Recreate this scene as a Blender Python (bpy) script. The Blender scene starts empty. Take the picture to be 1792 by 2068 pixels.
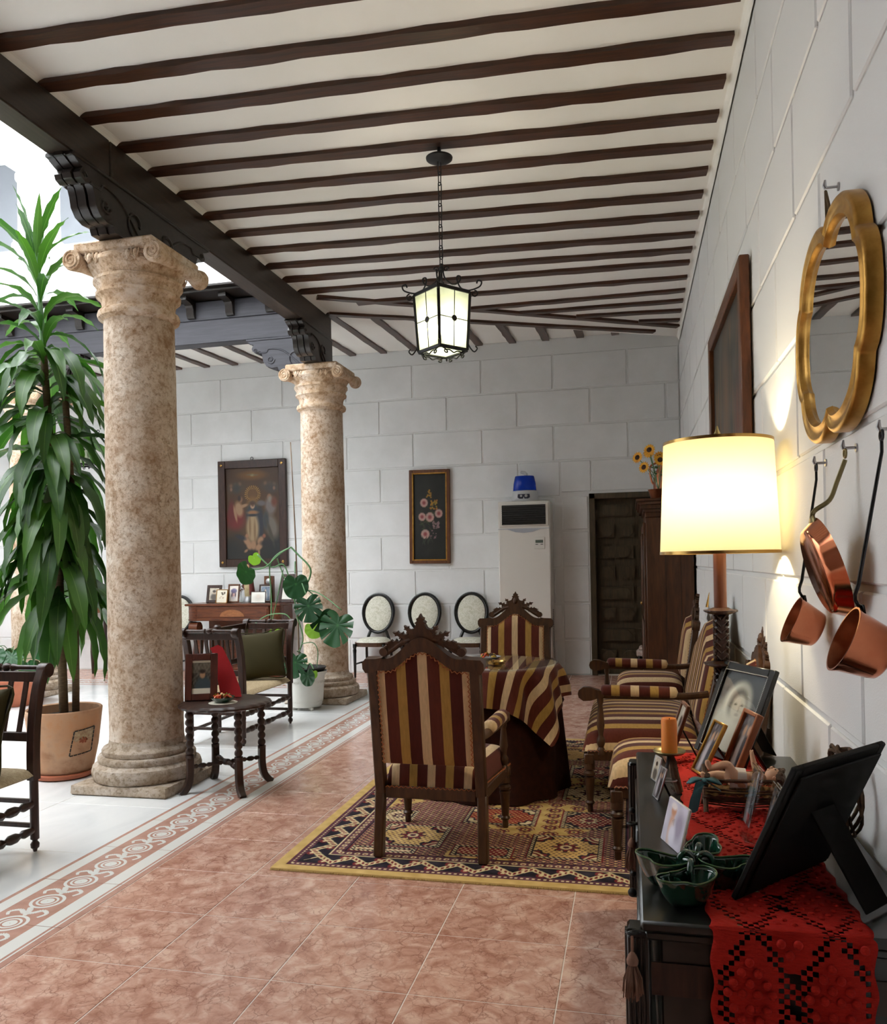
import bpy, bmesh, math, random
import numpy as np
from mathutils import Matrix, Vector, Euler
random.seed(7); rng = np.random.default_rng(7)
PI = math.pi
SC = bpy.context.scene
COL = SC.collection

# ------------------------------------------------------------------ camera
F = 1650.0; PX = 896.0; PY = 1137.0; HC = 1.4          # focal length / principal point in pixels of the 1792x2068 frame, eye height
YAW = math.atan((1275 - PX) / F); ROLL = math.radians(1.1)
fwd = Vector((-math.sin(YAW), math.cos(YAW), 0)); rgt = Vector((math.cos(YAW), math.sin(YAW), 0)); upv = Vector((0, 0, 1))
cr, sr = math.cos(ROLL), math.sin(ROLL)
cam = bpy.data.objects.new('camera', bpy.data.cameras.new('camera')); COL.objects.link(cam)
cx = cr * rgt - sr * upv; cy = sr * rgt + cr * upv; cz = -fwd
cam.matrix_world = Matrix(((cx.x, cy.x, cz.x, 0), (cx.y, cy.y, cz.y, 0), (cx.z, cy.z, cz.z, HC), (0, 0, 0, 1)))
cam.data.sensor_fit = 'HORIZONTAL'; cam.data.sensor_width = 36
cam.data.lens = 36 * F / 1792; cam.data.shift_y = (PY - 1034) / 1792
cam.data.clip_start = 0.05; cam.data.clip_end = 200
SC.camera = cam

def at(u, v, axis, val):
    """pixel -> the point where its ray meets the plane coordinate[axis] = val"""
    a = (u - PX) / F; b = -(v - PY) / F
    r = fwd + (a * cr + b * sr) * rgt + (-a * sr + b * cr) * upv
    c = Vector((0, 0, HC)); t = (val - c[axis]) / r[axis]
    return c + t * r

# ------------------------------------------------------------------ world, exposure
w = bpy.data.worlds.new('overcast_sky'); SC.world = w; w.use_nodes = True
bg = w.node_tree.nodes['Background']; bg.inputs[0].default_value = (0.93, 0.97, 1.0, 1); bg.inputs[1].default_value = 6.5
SC.view_settings.view_transform = 'Standard'; SC.view_settings.look = 'None'
SC.view_settings.gamma = 1; SC.view_settings.use_curve_mapping = False
SC.view_settings.exposure = 0.42
SC.cycles.max_bounces = 8; SC.cycles.diffuse_bounces = 4; SC.cycles.glossy_bounces = 3; SC.cycles.transmission_bounces = 6; SC.cycles.transparent_max_bounces = 10
SC.cycles.sample_clamp_indirect = 6.0
SC.cycles.use_denoising = True; SC.cycles.use_adaptive_sampling = True; SC.cycles.adaptive_threshold = .03

# ------------------------------------------------------------------ materials
def S(r, g, b):
    f = lambda c: (c / 255 / 12.92) if c <= 10 else ((c / 255 + .055) / 1.055) ** 2.4
    return (f(r), f(g), f(b), 1)

class NT:
    """short-hand for building a node tree"""
    def __init__(s, name):
        s.m = bpy.data.materials.new(name); s.m.use_nodes = True
        s.t = s.m.node_tree; s.b = s.t.nodes['Principled BSDF']; s.out = s.t.nodes['Material Output']
    def n(s, typ, ins=None, **props):
        nd = s.t.nodes.new(typ)
        for k, v in props.items(): setattr(nd, k, v)
        for k, v in (ins or {}).items():
            if hasattr(v, 'is_output'): s.t.links.new(v, nd.inputs[k])
            else: nd.inputs[k].default_value = v
        return nd
    def link(s, a, b): s.t.links.new(a, b)
    def math(s, op, a, b=0.0, c=None):
        ins = {0: a, 1: b}
        if c is not None: ins[2] = c
        return s.n('ShaderNodeMath', ins, operation=op).outputs[0]
    def ramp(s, fac, stops, interp='LINEAR'):
        r = s.n('ShaderNodeValToRGB', {0: fac}); e = r.color_ramp; e.interpolation = interp
        while len(e.elements) < len(stops): e.elements.new(.5)
        for el, (p, c) in zip(e.elements, stops): el.position = p; el.color = c
        return r.outputs[0]
    def mix(s, fac, a, b, blend='MIX'):
        nd = s.n('ShaderNodeMix', data_type='RGBA', blend_type=blend)
        for i, v in ((0, fac), (6, a), (7, b)):
            if hasattr(v, 'is_output'): s.link(v, nd.inputs[i])
            else: nd.inputs[i].default_value = v
        return nd.outputs[2]
    def co(s, kind='Object', scale=(1, 1, 1)):
        if kind == 'World': o = s.n('ShaderNodeNewGeometry').outputs['Position']
        else: o = s.n('ShaderNodeTexCoord').outputs[kind]
        return s.n('ShaderNodeMapping', {'Vector': o, 'Scale': scale}).outputs[0]
    def noise(s, vec, scale, detail=5, rough=.55, dist=0.0):
        return s.n('ShaderNodeTexNoise', {'Vector': vec, 'Scale': scale, 'Detail': detail, 'Roughness': rough, 'Distortion': dist}).outputs[0]
    def bump(s, h, strength=.3, dist=.01):
        s.link(s.n('ShaderNodeBump', {'Height': h, 'Strength': strength, 'Distance': dist}).outputs[0], s.b.inputs['Normal'])
    def col(s, c): 
        if hasattr(c, 'is_output'): s.link(c, s.b.inputs['Base Color'])
        else: s.b.inputs['Base Color'].default_value = c
    def set(s, **k):
        for a, v in k.items(): s.b.inputs[a.replace('_', ' ')].default_value = v

def M(name, c1, c2=None, rough=.5, metal=0, scale=6, stretch=(1, 1, 1), detail=5, bump=0, bd=.004, lo=.35, hi=.68, spec=.5, coat=0, kind='Object', dist=0.0):
    t = NT(name); t.set(Roughness=rough, Metallic=metal, Specular_IOR_Level=spec, Coat_Weight=coat)
    if c2 is None and not bump: t.col(c1); return t.m
    n = t.noise(t.co(kind, stretch), scale, detail, .6, dist)
    t.col(t.ramp(n, [(lo, c1), (hi, c2 or c1)]))
    if bump: t.bump(n, bump, bd)
    return t.m

MAT = {}
def mk():
    A = MAT
    # plaster / paint
    A['plaster'] = M('white_painted_block', S(233, 234, 234), S(222, 223, 222), rough=.75, scale=2.2, kind='World', bump=.12, bd=.004, spec=.25)
    A['plaster_rough'] = (lambda t: (t.col(S(230, 230, 229)), t.set(Roughness=.8, Specular_IOR_Level=.2), t.bump(t.noise(t.co('World'), 170, 4), .35, .0025), t.m)[-1])(NT('stippled_white_block'))
    A['joint'] = M('painted_joint', S(226, 227, 226), rough=.8, spec=.2)
    A['ceiling'] = M('ceiling_plaster', S(248, 246, 240), S(242, 240, 233), rough=.85, scale=1.2, kind='World', spec=.15)
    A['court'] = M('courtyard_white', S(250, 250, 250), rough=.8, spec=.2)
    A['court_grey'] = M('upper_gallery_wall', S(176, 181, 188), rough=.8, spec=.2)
    # timber
    def wood(name, a, b, rough=.42, sc=9, st=(1, 1, 1), bump=.15, spec=.45, coat=0.0):
        return M(name, a, b, rough=rough, scale=sc, stretch=st, detail=7, bump=bump, bd=.002, spec=spec, coat=coat, lo=.3, hi=.72, dist=.4)
    A['joist'] = wood('joist_wood', S(38, 22, 14), S(84, 48, 28), rough=.36, st=(.35, 5, 5), bump=.4)
    A['beam'] = wood('beam_wood', S(34, 26, 20), S(58, 44, 32), rough=.38, st=(5, .3, 5), bump=.3)
    A['beam_blue'] = wood('far_beam_paint', S(46, 46, 52), S(66, 65, 72), rough=.5, st=(.3, 5, 5), bump=.2)
    A['carved'] = wood('carved_black_wood', S(26, 21, 18), S(44, 36, 30), rough=.32, st=(3, 1, 3))
    A['dark_wood'] = wood('dark_stained_wood', S(36, 24, 19), S(66, 42, 32), rough=.33, st=(6, 6, .8))
    A['bench_wood'] = wood('bench_wood', S(40, 28, 24), S(74, 48, 38), rough=.33, st=(6, 6, .8))
    A['walnut'] = wood('walnut_wood', S(54, 34, 20), S(88, 57, 34), rough=.4, st=(5, 5, .7))
    A['mahogany'] = wood('mahogany_wood', S(62, 32, 20), S(118, 66, 40), rough=.3, st=(.8, 6, 6))
    A['mahogany_fan'] = wood('light_veneer_wood', S(120, 74, 44), S(160, 104, 64), rough=.3, st=(2, 2, 5))
    A['cabinet'] = wood('cabinet_wood', S(54, 30, 18), S(88, 52, 30), rough=.36, st=(5, 5, .5))
    A['door'] = wood('old_door_wood', S(60, 50, 36), S(88, 74, 52), rough=.5, st=(5, 5, .6))
    A['frame_brown'] = wood('frame_wood', S(74, 42, 22), S(112, 66, 36), rough=.38, st=(4, 4, 1))
    A['frame_dark'] = wood('dark_frame_wood', S(42, 28, 22), S(66, 42, 34), rough=.35, st=(4, 4, 1))
    A['frame_red'] = wood('reddish_frame_wood', S(64, 30, 22), S(92, 46, 34), rough=.35, st=(4, 4, 1))
    A['frame_orange'] = wood('orange_frame_wood', S(120, 64, 32), S(158, 92, 50), rough=.35, st=(4, 4, 1))
    A['chest'] = M('black_lacquered_wood', S(22, 24, 22), S(32, 33, 30), rough=.28, scale=8, spec=.5, coat=.2)
    A['black_lacquer'] = M('black_lacquer', S(16, 17, 18), rough=.22, spec=.5)
    A['rush'] = M('rush_weave', S(150, 126, 92), S(196, 178, 142), rough=.8, scale=60, stretch=(1, 6, 1), bump=.6, bd=.004)
    # stone
    def stone(name, c1, c2, c3, pit, sc, kind='World'):
        t = NT(name); v = t.co(kind)
        n1 = t.noise(v, 4.5 * sc, 9, .72); n2 = t.noise(v, 26 * sc, 7, .75); n3 = t.noise(v, 80 * sc, 3, .6)
        c = t.ramp(t.math('ADD', t.math('MULTIPLY', n1, .7), t.math('MULTIPLY', n2, .3)), [(.38, c1), (.5, c2), (.64, c3)])
        dark = t.ramp(n2, [(.5, (0, 0, 0, 1)), (.68, (1, 1, 1, 1))]); sp = t.ramp(n3, [(.56, (0, 0, 0, 1)), (.68, (1, 1, 1, 1))])
        c = t.mix(t.math('MULTIPLY', dark, .8), c, c3); c = t.mix(t.math('MULTIPLY', t.math('MULTIPLY', sp, dark), .75), c, pit)
        t.col(c); t.set(Roughness=.85, Specular_IOR_Level=.2)
        t.bump(t.math('SUBTRACT', t.math('MULTIPLY', n1, .6), t.math('MULTIPLY', t.math('ADD', dark, sp), .3)), .8, .012)
        return t.m
    A['stone'] = stone('weathered_limestone', S(228, 214, 198), S(210, 188, 166), S(164, 130, 98), S(100, 74, 52), 1.1)
    A['stone_cap'] = stone('ochre_limestone', S(230, 214, 198), S(212, 184, 154), S(166, 126, 90), S(112, 82, 56), .8)
    A['stone_base'] = stone('worn_limestone', S(212, 200, 188), S(188, 170, 150), S(148, 126, 100), S(92, 76, 58), 1.0)
    # floor
    t = NT('pink_breccia_marble'); v = t.co('World')
    wn = t.n('ShaderNodeTexNoise', {'Vector': v, 'Scale': 9.0, 'Detail': 5.0, 'Roughness': .6}).outputs[1]
    wv = t.n('ShaderNodeVectorMath', {0: v, 1: t.n('ShaderNodeVectorMath', {0: wn, 3: .09}, operation='SCALE').outputs[0]}, operation='ADD').outputs[0]
    ed = t.n('ShaderNodeTexVoronoi', {'Vector': wv, 'Scale': 15.0}, feature='DISTANCE_TO_EDGE').outputs[0]
    ed2 = t.n('ShaderNodeTexVoronoi', {'Vector': wv, 'Scale': 34.0}, feature='DISTANCE_TO_EDGE').outputs[0]
    n2 = t.noise(v, 11, 7, .62, .8); n3 = t.noise(v, 2.4, 3)
    base = t.ramp(t.math('ADD', t.math('MULTIPLY', n2, .75), t.math('MULTIPLY', n3, .25)), [(.38, S(176, 124, 104)), (.5, S(203, 156, 136)), (.62, S(224, 186, 166))])
    m1 = t.ramp(t.noise(v, 9, 4), [(.40, (0, 0, 0, 1)), (.62, (1, 1, 1, 1))]); m2 = t.ramp(t.noise(v, 13, 4), [(.44, (0, 0, 0, 1)), (.64, (1, 1, 1, 1))])
    v1 = t.math('MULTIPLY', t.ramp(ed, [(.0, (1, 1, 1, 1)), (.045, (0, 0, 0, 1))]), m1); v2 = t.math('MULTIPLY', t.ramp(ed2, [(.0, (1, 1, 1, 1)), (.07, (0, 0, 0, 1))]), m2)
    c = t.mix(t.math('MULTIPLY', t.math('MAXIMUM', v1, v2), .75), base, S(132, 82, 66))
    rnd = t.n('ShaderNodeObjectInfo').outputs['Random']
    c = t.mix(1.0, c, t.ramp(rnd, [(0, (.94, .94, .94, 1)), (1, (1, 1, 1, 1))]), 'MULTIPLY')
    t.col(c); t.set(Roughness=.2, Specular_IOR_Level=.5); MAT['pink'] = t.m
    t = NT('white_marble'); v = t.co('World', (1, .5, 1)); n = t.noise(v, 3, 7, .6, .6)
    t.col(t.ramp(n, [(.35, S(222, 224, 224)), (.6, S(236, 237, 236))])); t.set(Roughness=.16); MAT['white_marble'] = t.m
    A['grout'] = M('grout', S(222, 208, 196), rough=.8)
    A['grout_w'] = M('pale_grout', S(206, 206, 202), rough=.8)
    A['rose_inlay'] = M('rose_marble_inlay', S(178, 134, 118), S(196, 152, 136), rough=.22, scale=14, kind='World')
    A['white_inlay'] = M('white_marble_inlay', S(226, 224, 218), rough=.22)
    # fabric with woven stripes (stripe position is a mesh attribute)
    t = NT('striped_upholstery'); a = t.n('ShaderNodeAttribute', attribute_name='st').outputs['Fac']
    fr = t.math('FRACT', t.math('DIVIDE', a, .206))
    red, crm, gld = S(96, 44, 32), S(214, 184, 142), S(176, 138, 72)
    red2 = S(82, 34, 26)
    c = t.ramp(fr, [(0, crm), (.215, red), (.5, gld), (.715, red2)], 'CONSTANT')
    n = t.noise(t.co('Object'), 220, 3); n2 = t.noise(t.co('Object', (1, 1, .15)), 90, 3)
    c = t.mix(.35, c, t.mix(1.0, c, t.ramp(n2, [(.3, (.55, .55, .55, 1)), (.7, (1.25, 1.25, 1.25, 1))]), 'MULTIPLY'))
    t.col(c); t.set(Roughness=.85, Specular_IOR_Level=.15, Sheen_Weight=.15); t.bump(n, .25, .001); MAT['stripe'] = t.m
    A['braid'] = M('red_gold_braid', S(150, 62, 36), S(190, 130, 70), rough=.7, scale=90)
    A['skirt'] = M('dark_brown_cloth', S(44, 20, 14), S(56, 27, 18), rough=.85, scale=30, bump=.1, spec=.15)
    A['damask'] = (lambda t: (t.col(t.ramp(t.noise(t.co(), 38, 2, .5, 1.4), [(.42, S(206, 204, 184)), (.56, S(228, 226, 212))])), t.set(Roughness=.75, Specular_IOR_Level=.25), t.m)[-1])(NT('pale_damask'))
    A['green_velvet'] = (lambda t: (t.col(S(56, 50, 26)), t.set(Roughness=.8, Specular_IOR_Level=.15, Sheen_Weight=.35, Sheen_Roughness=.35), t.m)[-1])(NT('olive_velvet'))
    A['red_cloth'] = M('red_fabric', S(196, 20, 34), S(170, 12, 26), rough=.6, scale=5)
    A['crochet'] = M('red_crochet_cotton', S(188, 36, 24), S(166, 28, 18), rough=.75, scale=70, stretch=(1, 4, 4), bump=.8, bd=.003, spec=.2)
    A['teal'] = M('teal_ribbon', S(54, 108, 112), S(40, 86, 92), rough=.5, scale=6)
    A['tassel'] = M('tassel_thread', S(110, 78, 64), S(146, 108, 88), rough=.8, scale=60, stretch=(1, 1, .1))
    A['straw'] = M('straw', S(128, 92, 48), S(172, 132, 76), rough=.85, scale=50, bump=.8, bd=.01)
    # metals
    A['iron'] = M('black_iron', S(30, 30, 32), rough=.5, metal=.4)
    A['gold'] = M('gilt', S(156, 112, 44), S(196, 150, 74), rough=.34, metal=.75, scale=14)
    A['brass'] = M('brass', S(186, 150, 88), rough=.25, metal=1)
    A['brass_dark'] = M('aged_brass', S(116, 104, 70), S(140, 126, 88), rough=.35, metal=.9, scale=20)
    A['copper'] = M('copper', S(212, 134, 98), S(196, 116, 82), rough=.13, metal=1, scale=6)
    A['copper_in'] = M('tarnished_copper', S(150, 86, 56), S(186, 118, 84), rough=.35, metal=.9, scale=12)
    A['steel'] = M('galvanised_steel', S(180, 180, 182), rough=.4, metal=.8)
    A['mirror'] = M('mirror_glass', (.93, .94, .92, 1), rough=.01, metal=1)
    # plastics etc.
    A['ac_white'] = M('appliance_white', S(226, 222, 214), rough=.4)
    A['ac_grey'] = M('appliance_grey', S(176, 180, 188), rough=.4)
    A['vent_black'] = M('vent_dark', S(24, 24, 24), rough=.6)
    A['vent_slat'] = M('vent_slat_dark', S(52, 54, 54), rough=.5)
    A['lcd'] = M('lcd_panel', S(86, 96, 88), rough=.3)
    A['blue_plastic'] = (lambda t: (t.col(S(18, 66, 196)), t.set(Roughness=.12, Transmission_Weight=.45, IOR=1.3), t.m)[-1])(NT('blue_clear_plastic'))
    A['lt_grey'] = M('light_grey_plastic', S(190, 192, 194), rough=.35)
    A['pot_white'] = M('white_plastic_pot', S(226, 224, 216), S(218, 215, 206), rough=.5, scale=5)
    A['pot_black'] = M('black_plastic_pot', S(26, 27, 26), rough=.5)
    A['soil'] = M('potting_soil', S(38, 30, 24), S(62, 50, 40), rough=.95, scale=40, bump=.8, bd=.02)
    A['terracotta'] = (lambda t: (lambda v: (t.col(t.mix(t.ramp(t.noise(v, 4.5, 6, .65), [(.4, (0, 0, 0, 1)), (.62, (1, 1, 1, 1))]), S(196, 146, 108), t.ramp(t.noise(v, 9, 6), [(.35, S(206, 180, 154)), (.65, S(172, 128, 98))]))), t.set(Roughness=.85, Specular_IOR_Level=.2), t.bump(t.noise(v, 25, 5), .3, .004), t.m)[-1])(t.co('Object')))(NT('weathered_terracotta'))
    A['terracotta_new'] = M('terracotta', S(168, 92, 62), S(184, 108, 76), rough=.6, scale=6)
    A['leaf'] = None
    def leaf(name, c1, c2, mid, tr):
        t = NT(name); rnd = t.n('ShaderNodeObjectInfo').outputs['Random']
        a = t.n('ShaderNodeAttribute', attribute_name='st').outputs['Fac']
        base = t.mix(rnd, c1, c2)
        n = t.noise(t.co('Object', (1, 6, 6)), 6, 4)
        base = t.mix(.25, base, t.mix(n, c1, c2))
        base = t.mix(t.ramp(a, [(0, (1, 1, 1, 1)), (.1, (0, 0, 0, 1))]), base, mid)
        t.col(base); t.set(Roughness=.34, Specular_IOR_Level=.5)
        tl = t.n('ShaderNodeBsdfTranslucent', {0: t.mix(1.0, base, (1.2, 1.7, .55, 1), 'MULTIPLY')})
        mx = t.n('ShaderNodeMixShader', {0: tr}); t.link(t.b.outputs[0], mx.inputs[1]); t.link(tl.outputs[0], mx.inputs[2])
        t.link(mx.outputs[0], t.out.inputs[0]); return t.m
    A['leaf'] = leaf('dracaena_leaf', S(40, 76, 36), S(78, 114, 50), S(112, 146, 82), .24)
    A['monstera'] = leaf('monstera_leaf', S(24, 62, 36), S(44, 88, 50), S(70, 116, 70), .2)
    A['monstera_pale'] = leaf('young_monstera_leaf', S(138, 180, 66), S(156, 196, 84), S(180, 206, 110), .4)
    A['stem'] = M('green_stem', S(74, 116, 72), S(100, 140, 90), rough=.5, scale=20)
    A['trunk'] = M('cane_trunk', S(84, 66, 46), S(112, 92, 64), rough=.85, scale=30, bump=.5, bd=.004, stretch=(1, 1, 5))
    A['stake'] = M('bamboo_stake', S(104, 82, 64), S(136, 112, 90), rough=.7, scale=14, stretch=(1, 1, .3))
    A['petal'] = M('sunflower_petal', S(232, 172, 40), S(214, 140, 24), rough=.6, scale=20)
    A['seed'] = M('sunflower_seed_head', S(56, 32, 18), rough=.9)
    A['candle'] = (lambda t: (t.col(S(232, 140, 52)), t.set(Roughness=.45, Subsurface_Weight=.25, Subsurface_Radius=(.03, .012, .004), Subsurface_Scale=.3), t.m)[-1])(NT('orange_wax'))
    A['ceramic'] = M('green_glazed_ceramic', S(14, 48, 36), S(22, 66, 50), rough=.1, scale=9, spec=.6, coat=.5)
    A['ceramic_rim'] = M('worn_glaze_rim', S(72, 96, 56), S(34, 72, 50), rough=.2, scale=30)
    A['black_card'] = M('black_card_back', S(20, 20, 19), rough=.7, spec=.25)
    A['skin_doll'] = M('painted_plaster_skin', S(222, 176, 140), S(206, 152, 116), rough=.45, scale=16)
    A['doll_cloth'] = M('painted_plaster_cloth', S(226, 216, 206), rough=.6)
    A['doll_hair'] = M('painted_brown_hair', S(74, 54, 40), S(96, 72, 52), rough=.6, scale=40, bump=.6, bd=.004)
    A['twig'] = M('bark_twig', S(62, 44, 30), S(104, 76, 52), rough=.85, scale=40, bump=.6, bd=.004)
    A['paper'] = M('paper_white', S(236, 230, 218), rough=.6)
    A['felt_red'] = M('red_paint', S(140, 40, 36), rough=.6)
    A['robe_red'] = M('painted_red_robe', S(86, 34, 30), S(116, 52, 42), rough=.55, scale=20)
    A['robe_cream'] = M('painted_cream_robe', S(196, 180, 140), S(172, 150, 108), rough=.55, scale=20)
    A['candy'] = M('red_wrapper', S(196, 40, 44), S(226, 120, 60), rough=.25, scale=60)
    A['candy_g'] = M('gold_wrapper', S(190, 140, 40), S(110, 120, 40), rough=.25, scale=60)
    A['doily'] = M('white_lace', S(226, 222, 206), rough=.8)
    A['outlet'] = M('socket_plastic', S(226, 224, 218), rough=.4)
    A['navy'] = M('navy_cloth', S(30, 32, 52), rough=.7)
    A['floral'] = M('floral_upholstery', S(150, 120, 110), S(200, 184, 172), rough=.8, scale=30)
    def glass(name, col, rough=0.0, alpha=.12):
        t = NT(name); tr = t.n('ShaderNodeBsdfTransparent', {0: col}); gl = t.n('ShaderNodeBsdfGlossy', {0: (1, 1, 1, 1), 1: rough})
        bf = t.n('ShaderNodeNewGeometry').outputs['Backfacing']; fr = t.math('MULTIPLY', t.math('ADD', t.n('ShaderNodeFresnel', {0: 1.45}).outputs[0], alpha), t.math('SUBTRACT', 1.0, bf)); mx = t.n('ShaderNodeMixShader', {0: fr})
        t.link(tr.outputs[0], mx.inputs[1]); t.link(gl.outputs[0], mx.inputs[2]); t.link(mx.outputs[0], t.out.inputs[0]); return t.m
    A['glass'] = glass('clear_glass', (.96, .98, .97, 1), 0, .02)
    A['table_glass'] = glass('table_glass', (.93, .95, .94, 1), 0, .05)
    A['acrylic'] = glass('clear_acrylic', (.92, .94, .94, 1), .02, .06)
    t = NT('frosted_pane'); df = t.n('ShaderNodeBsdfTranslucent', {0: (.6, .66, .5, 1)}); tr = t.n('ShaderNodeBsdfTransparent', {0: (.86, .92, .8, 1)})
    mx = t.n('ShaderNodeMixShader', {0: .62}); t.link(df.outputs[0], mx.inputs[1]); t.link(tr.outputs[0], mx.inputs[2]); t.link(mx.outputs[0], t.out.inputs[0]); A['pane'] = t.m
    t = NT('lamp_shade_fabric'); df = t.n('ShaderNodeBsdfTranslucent', {0: (.34, .29, .19, 1)}); d2 = t.n('ShaderNodeBsdfDiffuse', {0: (.55, .5, .38, 1)})
    mx = t.n('ShaderNodeMixShader', {0: .45}); t.link(df.outputs[0], mx.inputs[1]); t.link(d2.outputs[0], mx.inputs[2]); t.link(mx.outputs[0], t.out.inputs[0]); A['shade'] = t.m
    def emit(name, col, st):
        t = NT(name); e = t.n('ShaderNodeEmission', {0: col, 1: st}); t.link(e.outputs[0], t.out.inputs[0]); return t.m
    A['bulb'] = emit('lit_bulb', (1, .9, .62, 1), 25)
    # vertex painted surface (flat print, canvas, rug pile)
    def painted(name, rough, spec=.3, bump=0):
        t = NT(name); a = t.n('ShaderNodeAttribute', attribute_name='Col').outputs['Color']; t.col(a); t.set(Roughness=rough, Specular_IOR_Level=spec)
        if bump: t.bump(t.noise(t.co(), 320, 3), bump, .002)
        return t.m
    A['canvas'] = painted('oil_canvas', .42, .4); A['photo'] = painted('photo_print', .25, .5); A['pile'] = painted('rug_pile', .9, .1, .5)
mk()
# ------------------------------------------------------------------ mesh helpers
def T(x=0, y=0, z=0, rx=0, ry=0, rz=0, s=1):
    m = Matrix.Translation((x, y, z)) @ Euler((rx, ry, rz)).to_matrix().to_4x4()
    return m @ Matrix.Diagonal((s, s, s, 1)) if s != 1 else m
RX, RY, RZ = (lambda a: Matrix.Rotation(a, 4, 'X')), (lambda a: Matrix.Rotation(a, 4, 'Y')), (lambda a: Matrix.Rotation(a, 4, 'Z'))

class MB:
    def __init__(s): s.v = []; s.f = []; s.mi = []; s.st = []; s.m = Matrix.Identity(4)
    def add(s, vs, fs, mi=0, st=None, m=None):
        k = len(s.v); mm = s.m if m is None else s.m @ m
        s.v += [tuple(mm @ Vector(p)) for p in vs]
        s.f += [tuple(i + k for i in f) for f in fs]; s.mi += [mi] * len(fs)
        s.st += list(st) if st is not None else [0.0] * len(vs)
        return s
    def box(s, c, d, ch=0.0, mi=0, m=None):
        hx, hy, hz = d[0] / 2, d[1] / 2, d[2] / 2; h = (hx, hy, hz)
        ch = min(ch, .45 * min(d))
        mm = Matrix.Translation(c) if m is None else m @ Matrix.Translation(c)
        if ch <= 0:
            vs = [(x, y, z) for x in (-hx, hx) for y in (-hy, hy) for z in (-hz, hz)]
            return s.add(vs, [(0, 1, 3, 2), (4, 6, 7, 5), (0, 4, 5, 1), (2, 3, 7, 6), (0, 2, 6, 4), (1, 5, 7, 3)], mi, None, mm)
        vs = []; idx = {}
        for sx in (-1, 1):
            for sy in (-1, 1):
                for sz in (-1, 1):
                    for ax in range(3):
                        p = [sx * (hx - ch), sy * (hy - ch), sz * (hz - ch)]; p[ax] = (sx, sy, sz)[ax] * h[ax]
                        idx[(sx, sy, sz, ax)] = len(vs); vs.append(tuple(p))
        fs = []
        for ax in range(3):
            o = [a for a in range(3) if a != ax]
            for sg in (-1, 1):
                q = []
                for a, b in ((-1, -1), (1, -1), (1, 1), (-1, 1)):
                    k = [0, 0, 0]; k[ax] = sg; k[o[0]] = a; k[o[1]] = b; q.append(idx[(*k, ax)])
                fs.append(q)
            for a in (-1, 1):
                for b in (-1, 1):
                    k0 = [0, 0, 0]; k0[ax] = -1; k0[o[0]] = a; k0[o[1]] = b; k1 = list(k0); k1[ax] = 1
                    fs.append([idx[(*k0, o[0])], idx[(*k1, o[0])], idx[(*k1, o[1])], idx[(*k0, o[1])]])
        for sx in (-1, 1):
            for sy in (-1, 1):
                for sz in (-1, 1): fs.append([idx[(sx, sy, sz, a)] for a in range(3)])
        out = []
        for f in fs:   # orient outwards (convex about the origin)
            p = [Vector(vs[i]) for i in f]; n = (p[1] - p[0]).cross(p[2] - p[0]); c0 = sum(p, Vector()) / len(p)
            out.append(tuple(f) if n.dot(c0) > 0 else tuple(reversed(f)))
        return s.add(vs, out, mi, None, mm)
    def bar(s, p0, p1, wd, ht, ch=.003, up=(0, 0, 1), mi=0):
        p0, p1 = Vector(p0), Vector(p1); y = (p1 - p0); L = y.length; y.normalize()
        x = y.cross(Vector(up))
        if x.length < 1e-4: x = y.cross(Vector((1, 0, 0)))
        x.normalize(); z = x.cross(y)
        m = Matrix(((x.x, y.x, z.x, 0), (x.y, y.y, z.y, 0), (x.z, y.z, z.z, 0), (0, 0, 0, 1))); m.translation = (p0 + p1) / 2
        return s.box((0, 0, 0), (wd, L, ht), ch, mi, m)
    def sweep(s, pts, wd, ht, side=(1, 0, 0), ch=.004, mi=0):
        """rectangular section carried along a path; wd along `side`, ht across it"""
        P = [Vector(p) for p in pts]; N = len(P); sd = Vector(side).normalized(); vs = []; fs = []
        c = [(-wd / 2 + ch, -ht / 2), (wd / 2 - ch, -ht / 2), (wd / 2, -ht / 2 + ch), (wd / 2, ht / 2 - ch), (wd / 2 - ch, ht / 2), (-wd / 2 + ch, ht / 2), (-wd / 2, ht / 2 - ch), (-wd / 2, -ht / 2 + ch)]
        for i, p in enumerate(P):
            t = (P[min(i + 1, N - 1)] - P[max(i - 1, 0)]).normalized(); n = t.cross(sd).normalized()
            vs += [tuple(p + sd * a + n * b) for a, b in c]
        for i in range(N - 1):
            for k in range(8): fs.append((i * 8 + (k + 1) % 8, i * 8 + k, (i + 1) * 8 + k, (i + 1) * 8 + (k + 1) % 8))
        fs += [tuple(range(8)), tuple(reversed(range((N - 1) * 8, N * 8)))]
        return s.add(vs, [tuple(reversed(f)) for f in fs], mi)
    def lathe(s, prof, n=24, m=None, mi=0, cap=True, a0=0, a1=2 * PI, sx=1, sy=1):
        full = abs(a1 - a0 - 2 * PI) < 1e-6; k = n if full else n + 1
        vs = [(sx * r * math.cos(a0 + (a1 - a0) * i / n), sy * r * math.sin(a0 + (a1 - a0) * i / n), z) for r, z in prof for i in range(k)]
        fs = []
        for j in range(len(prof) - 1):
            for i in range(n):
                a = j * k + i; b = j * k + (i + 1) % k
                fs.append((a, b, b + k, a + k))
        if cap and full:
            if prof[0][0] > 1e-5: fs.append(tuple(reversed(range(k))))
            if prof[-1][0] > 1e-5: fs.append(tuple(range((len(prof) - 1) * k, len(prof) * k)))
        return s.add(vs, fs, mi, None, m)
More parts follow.
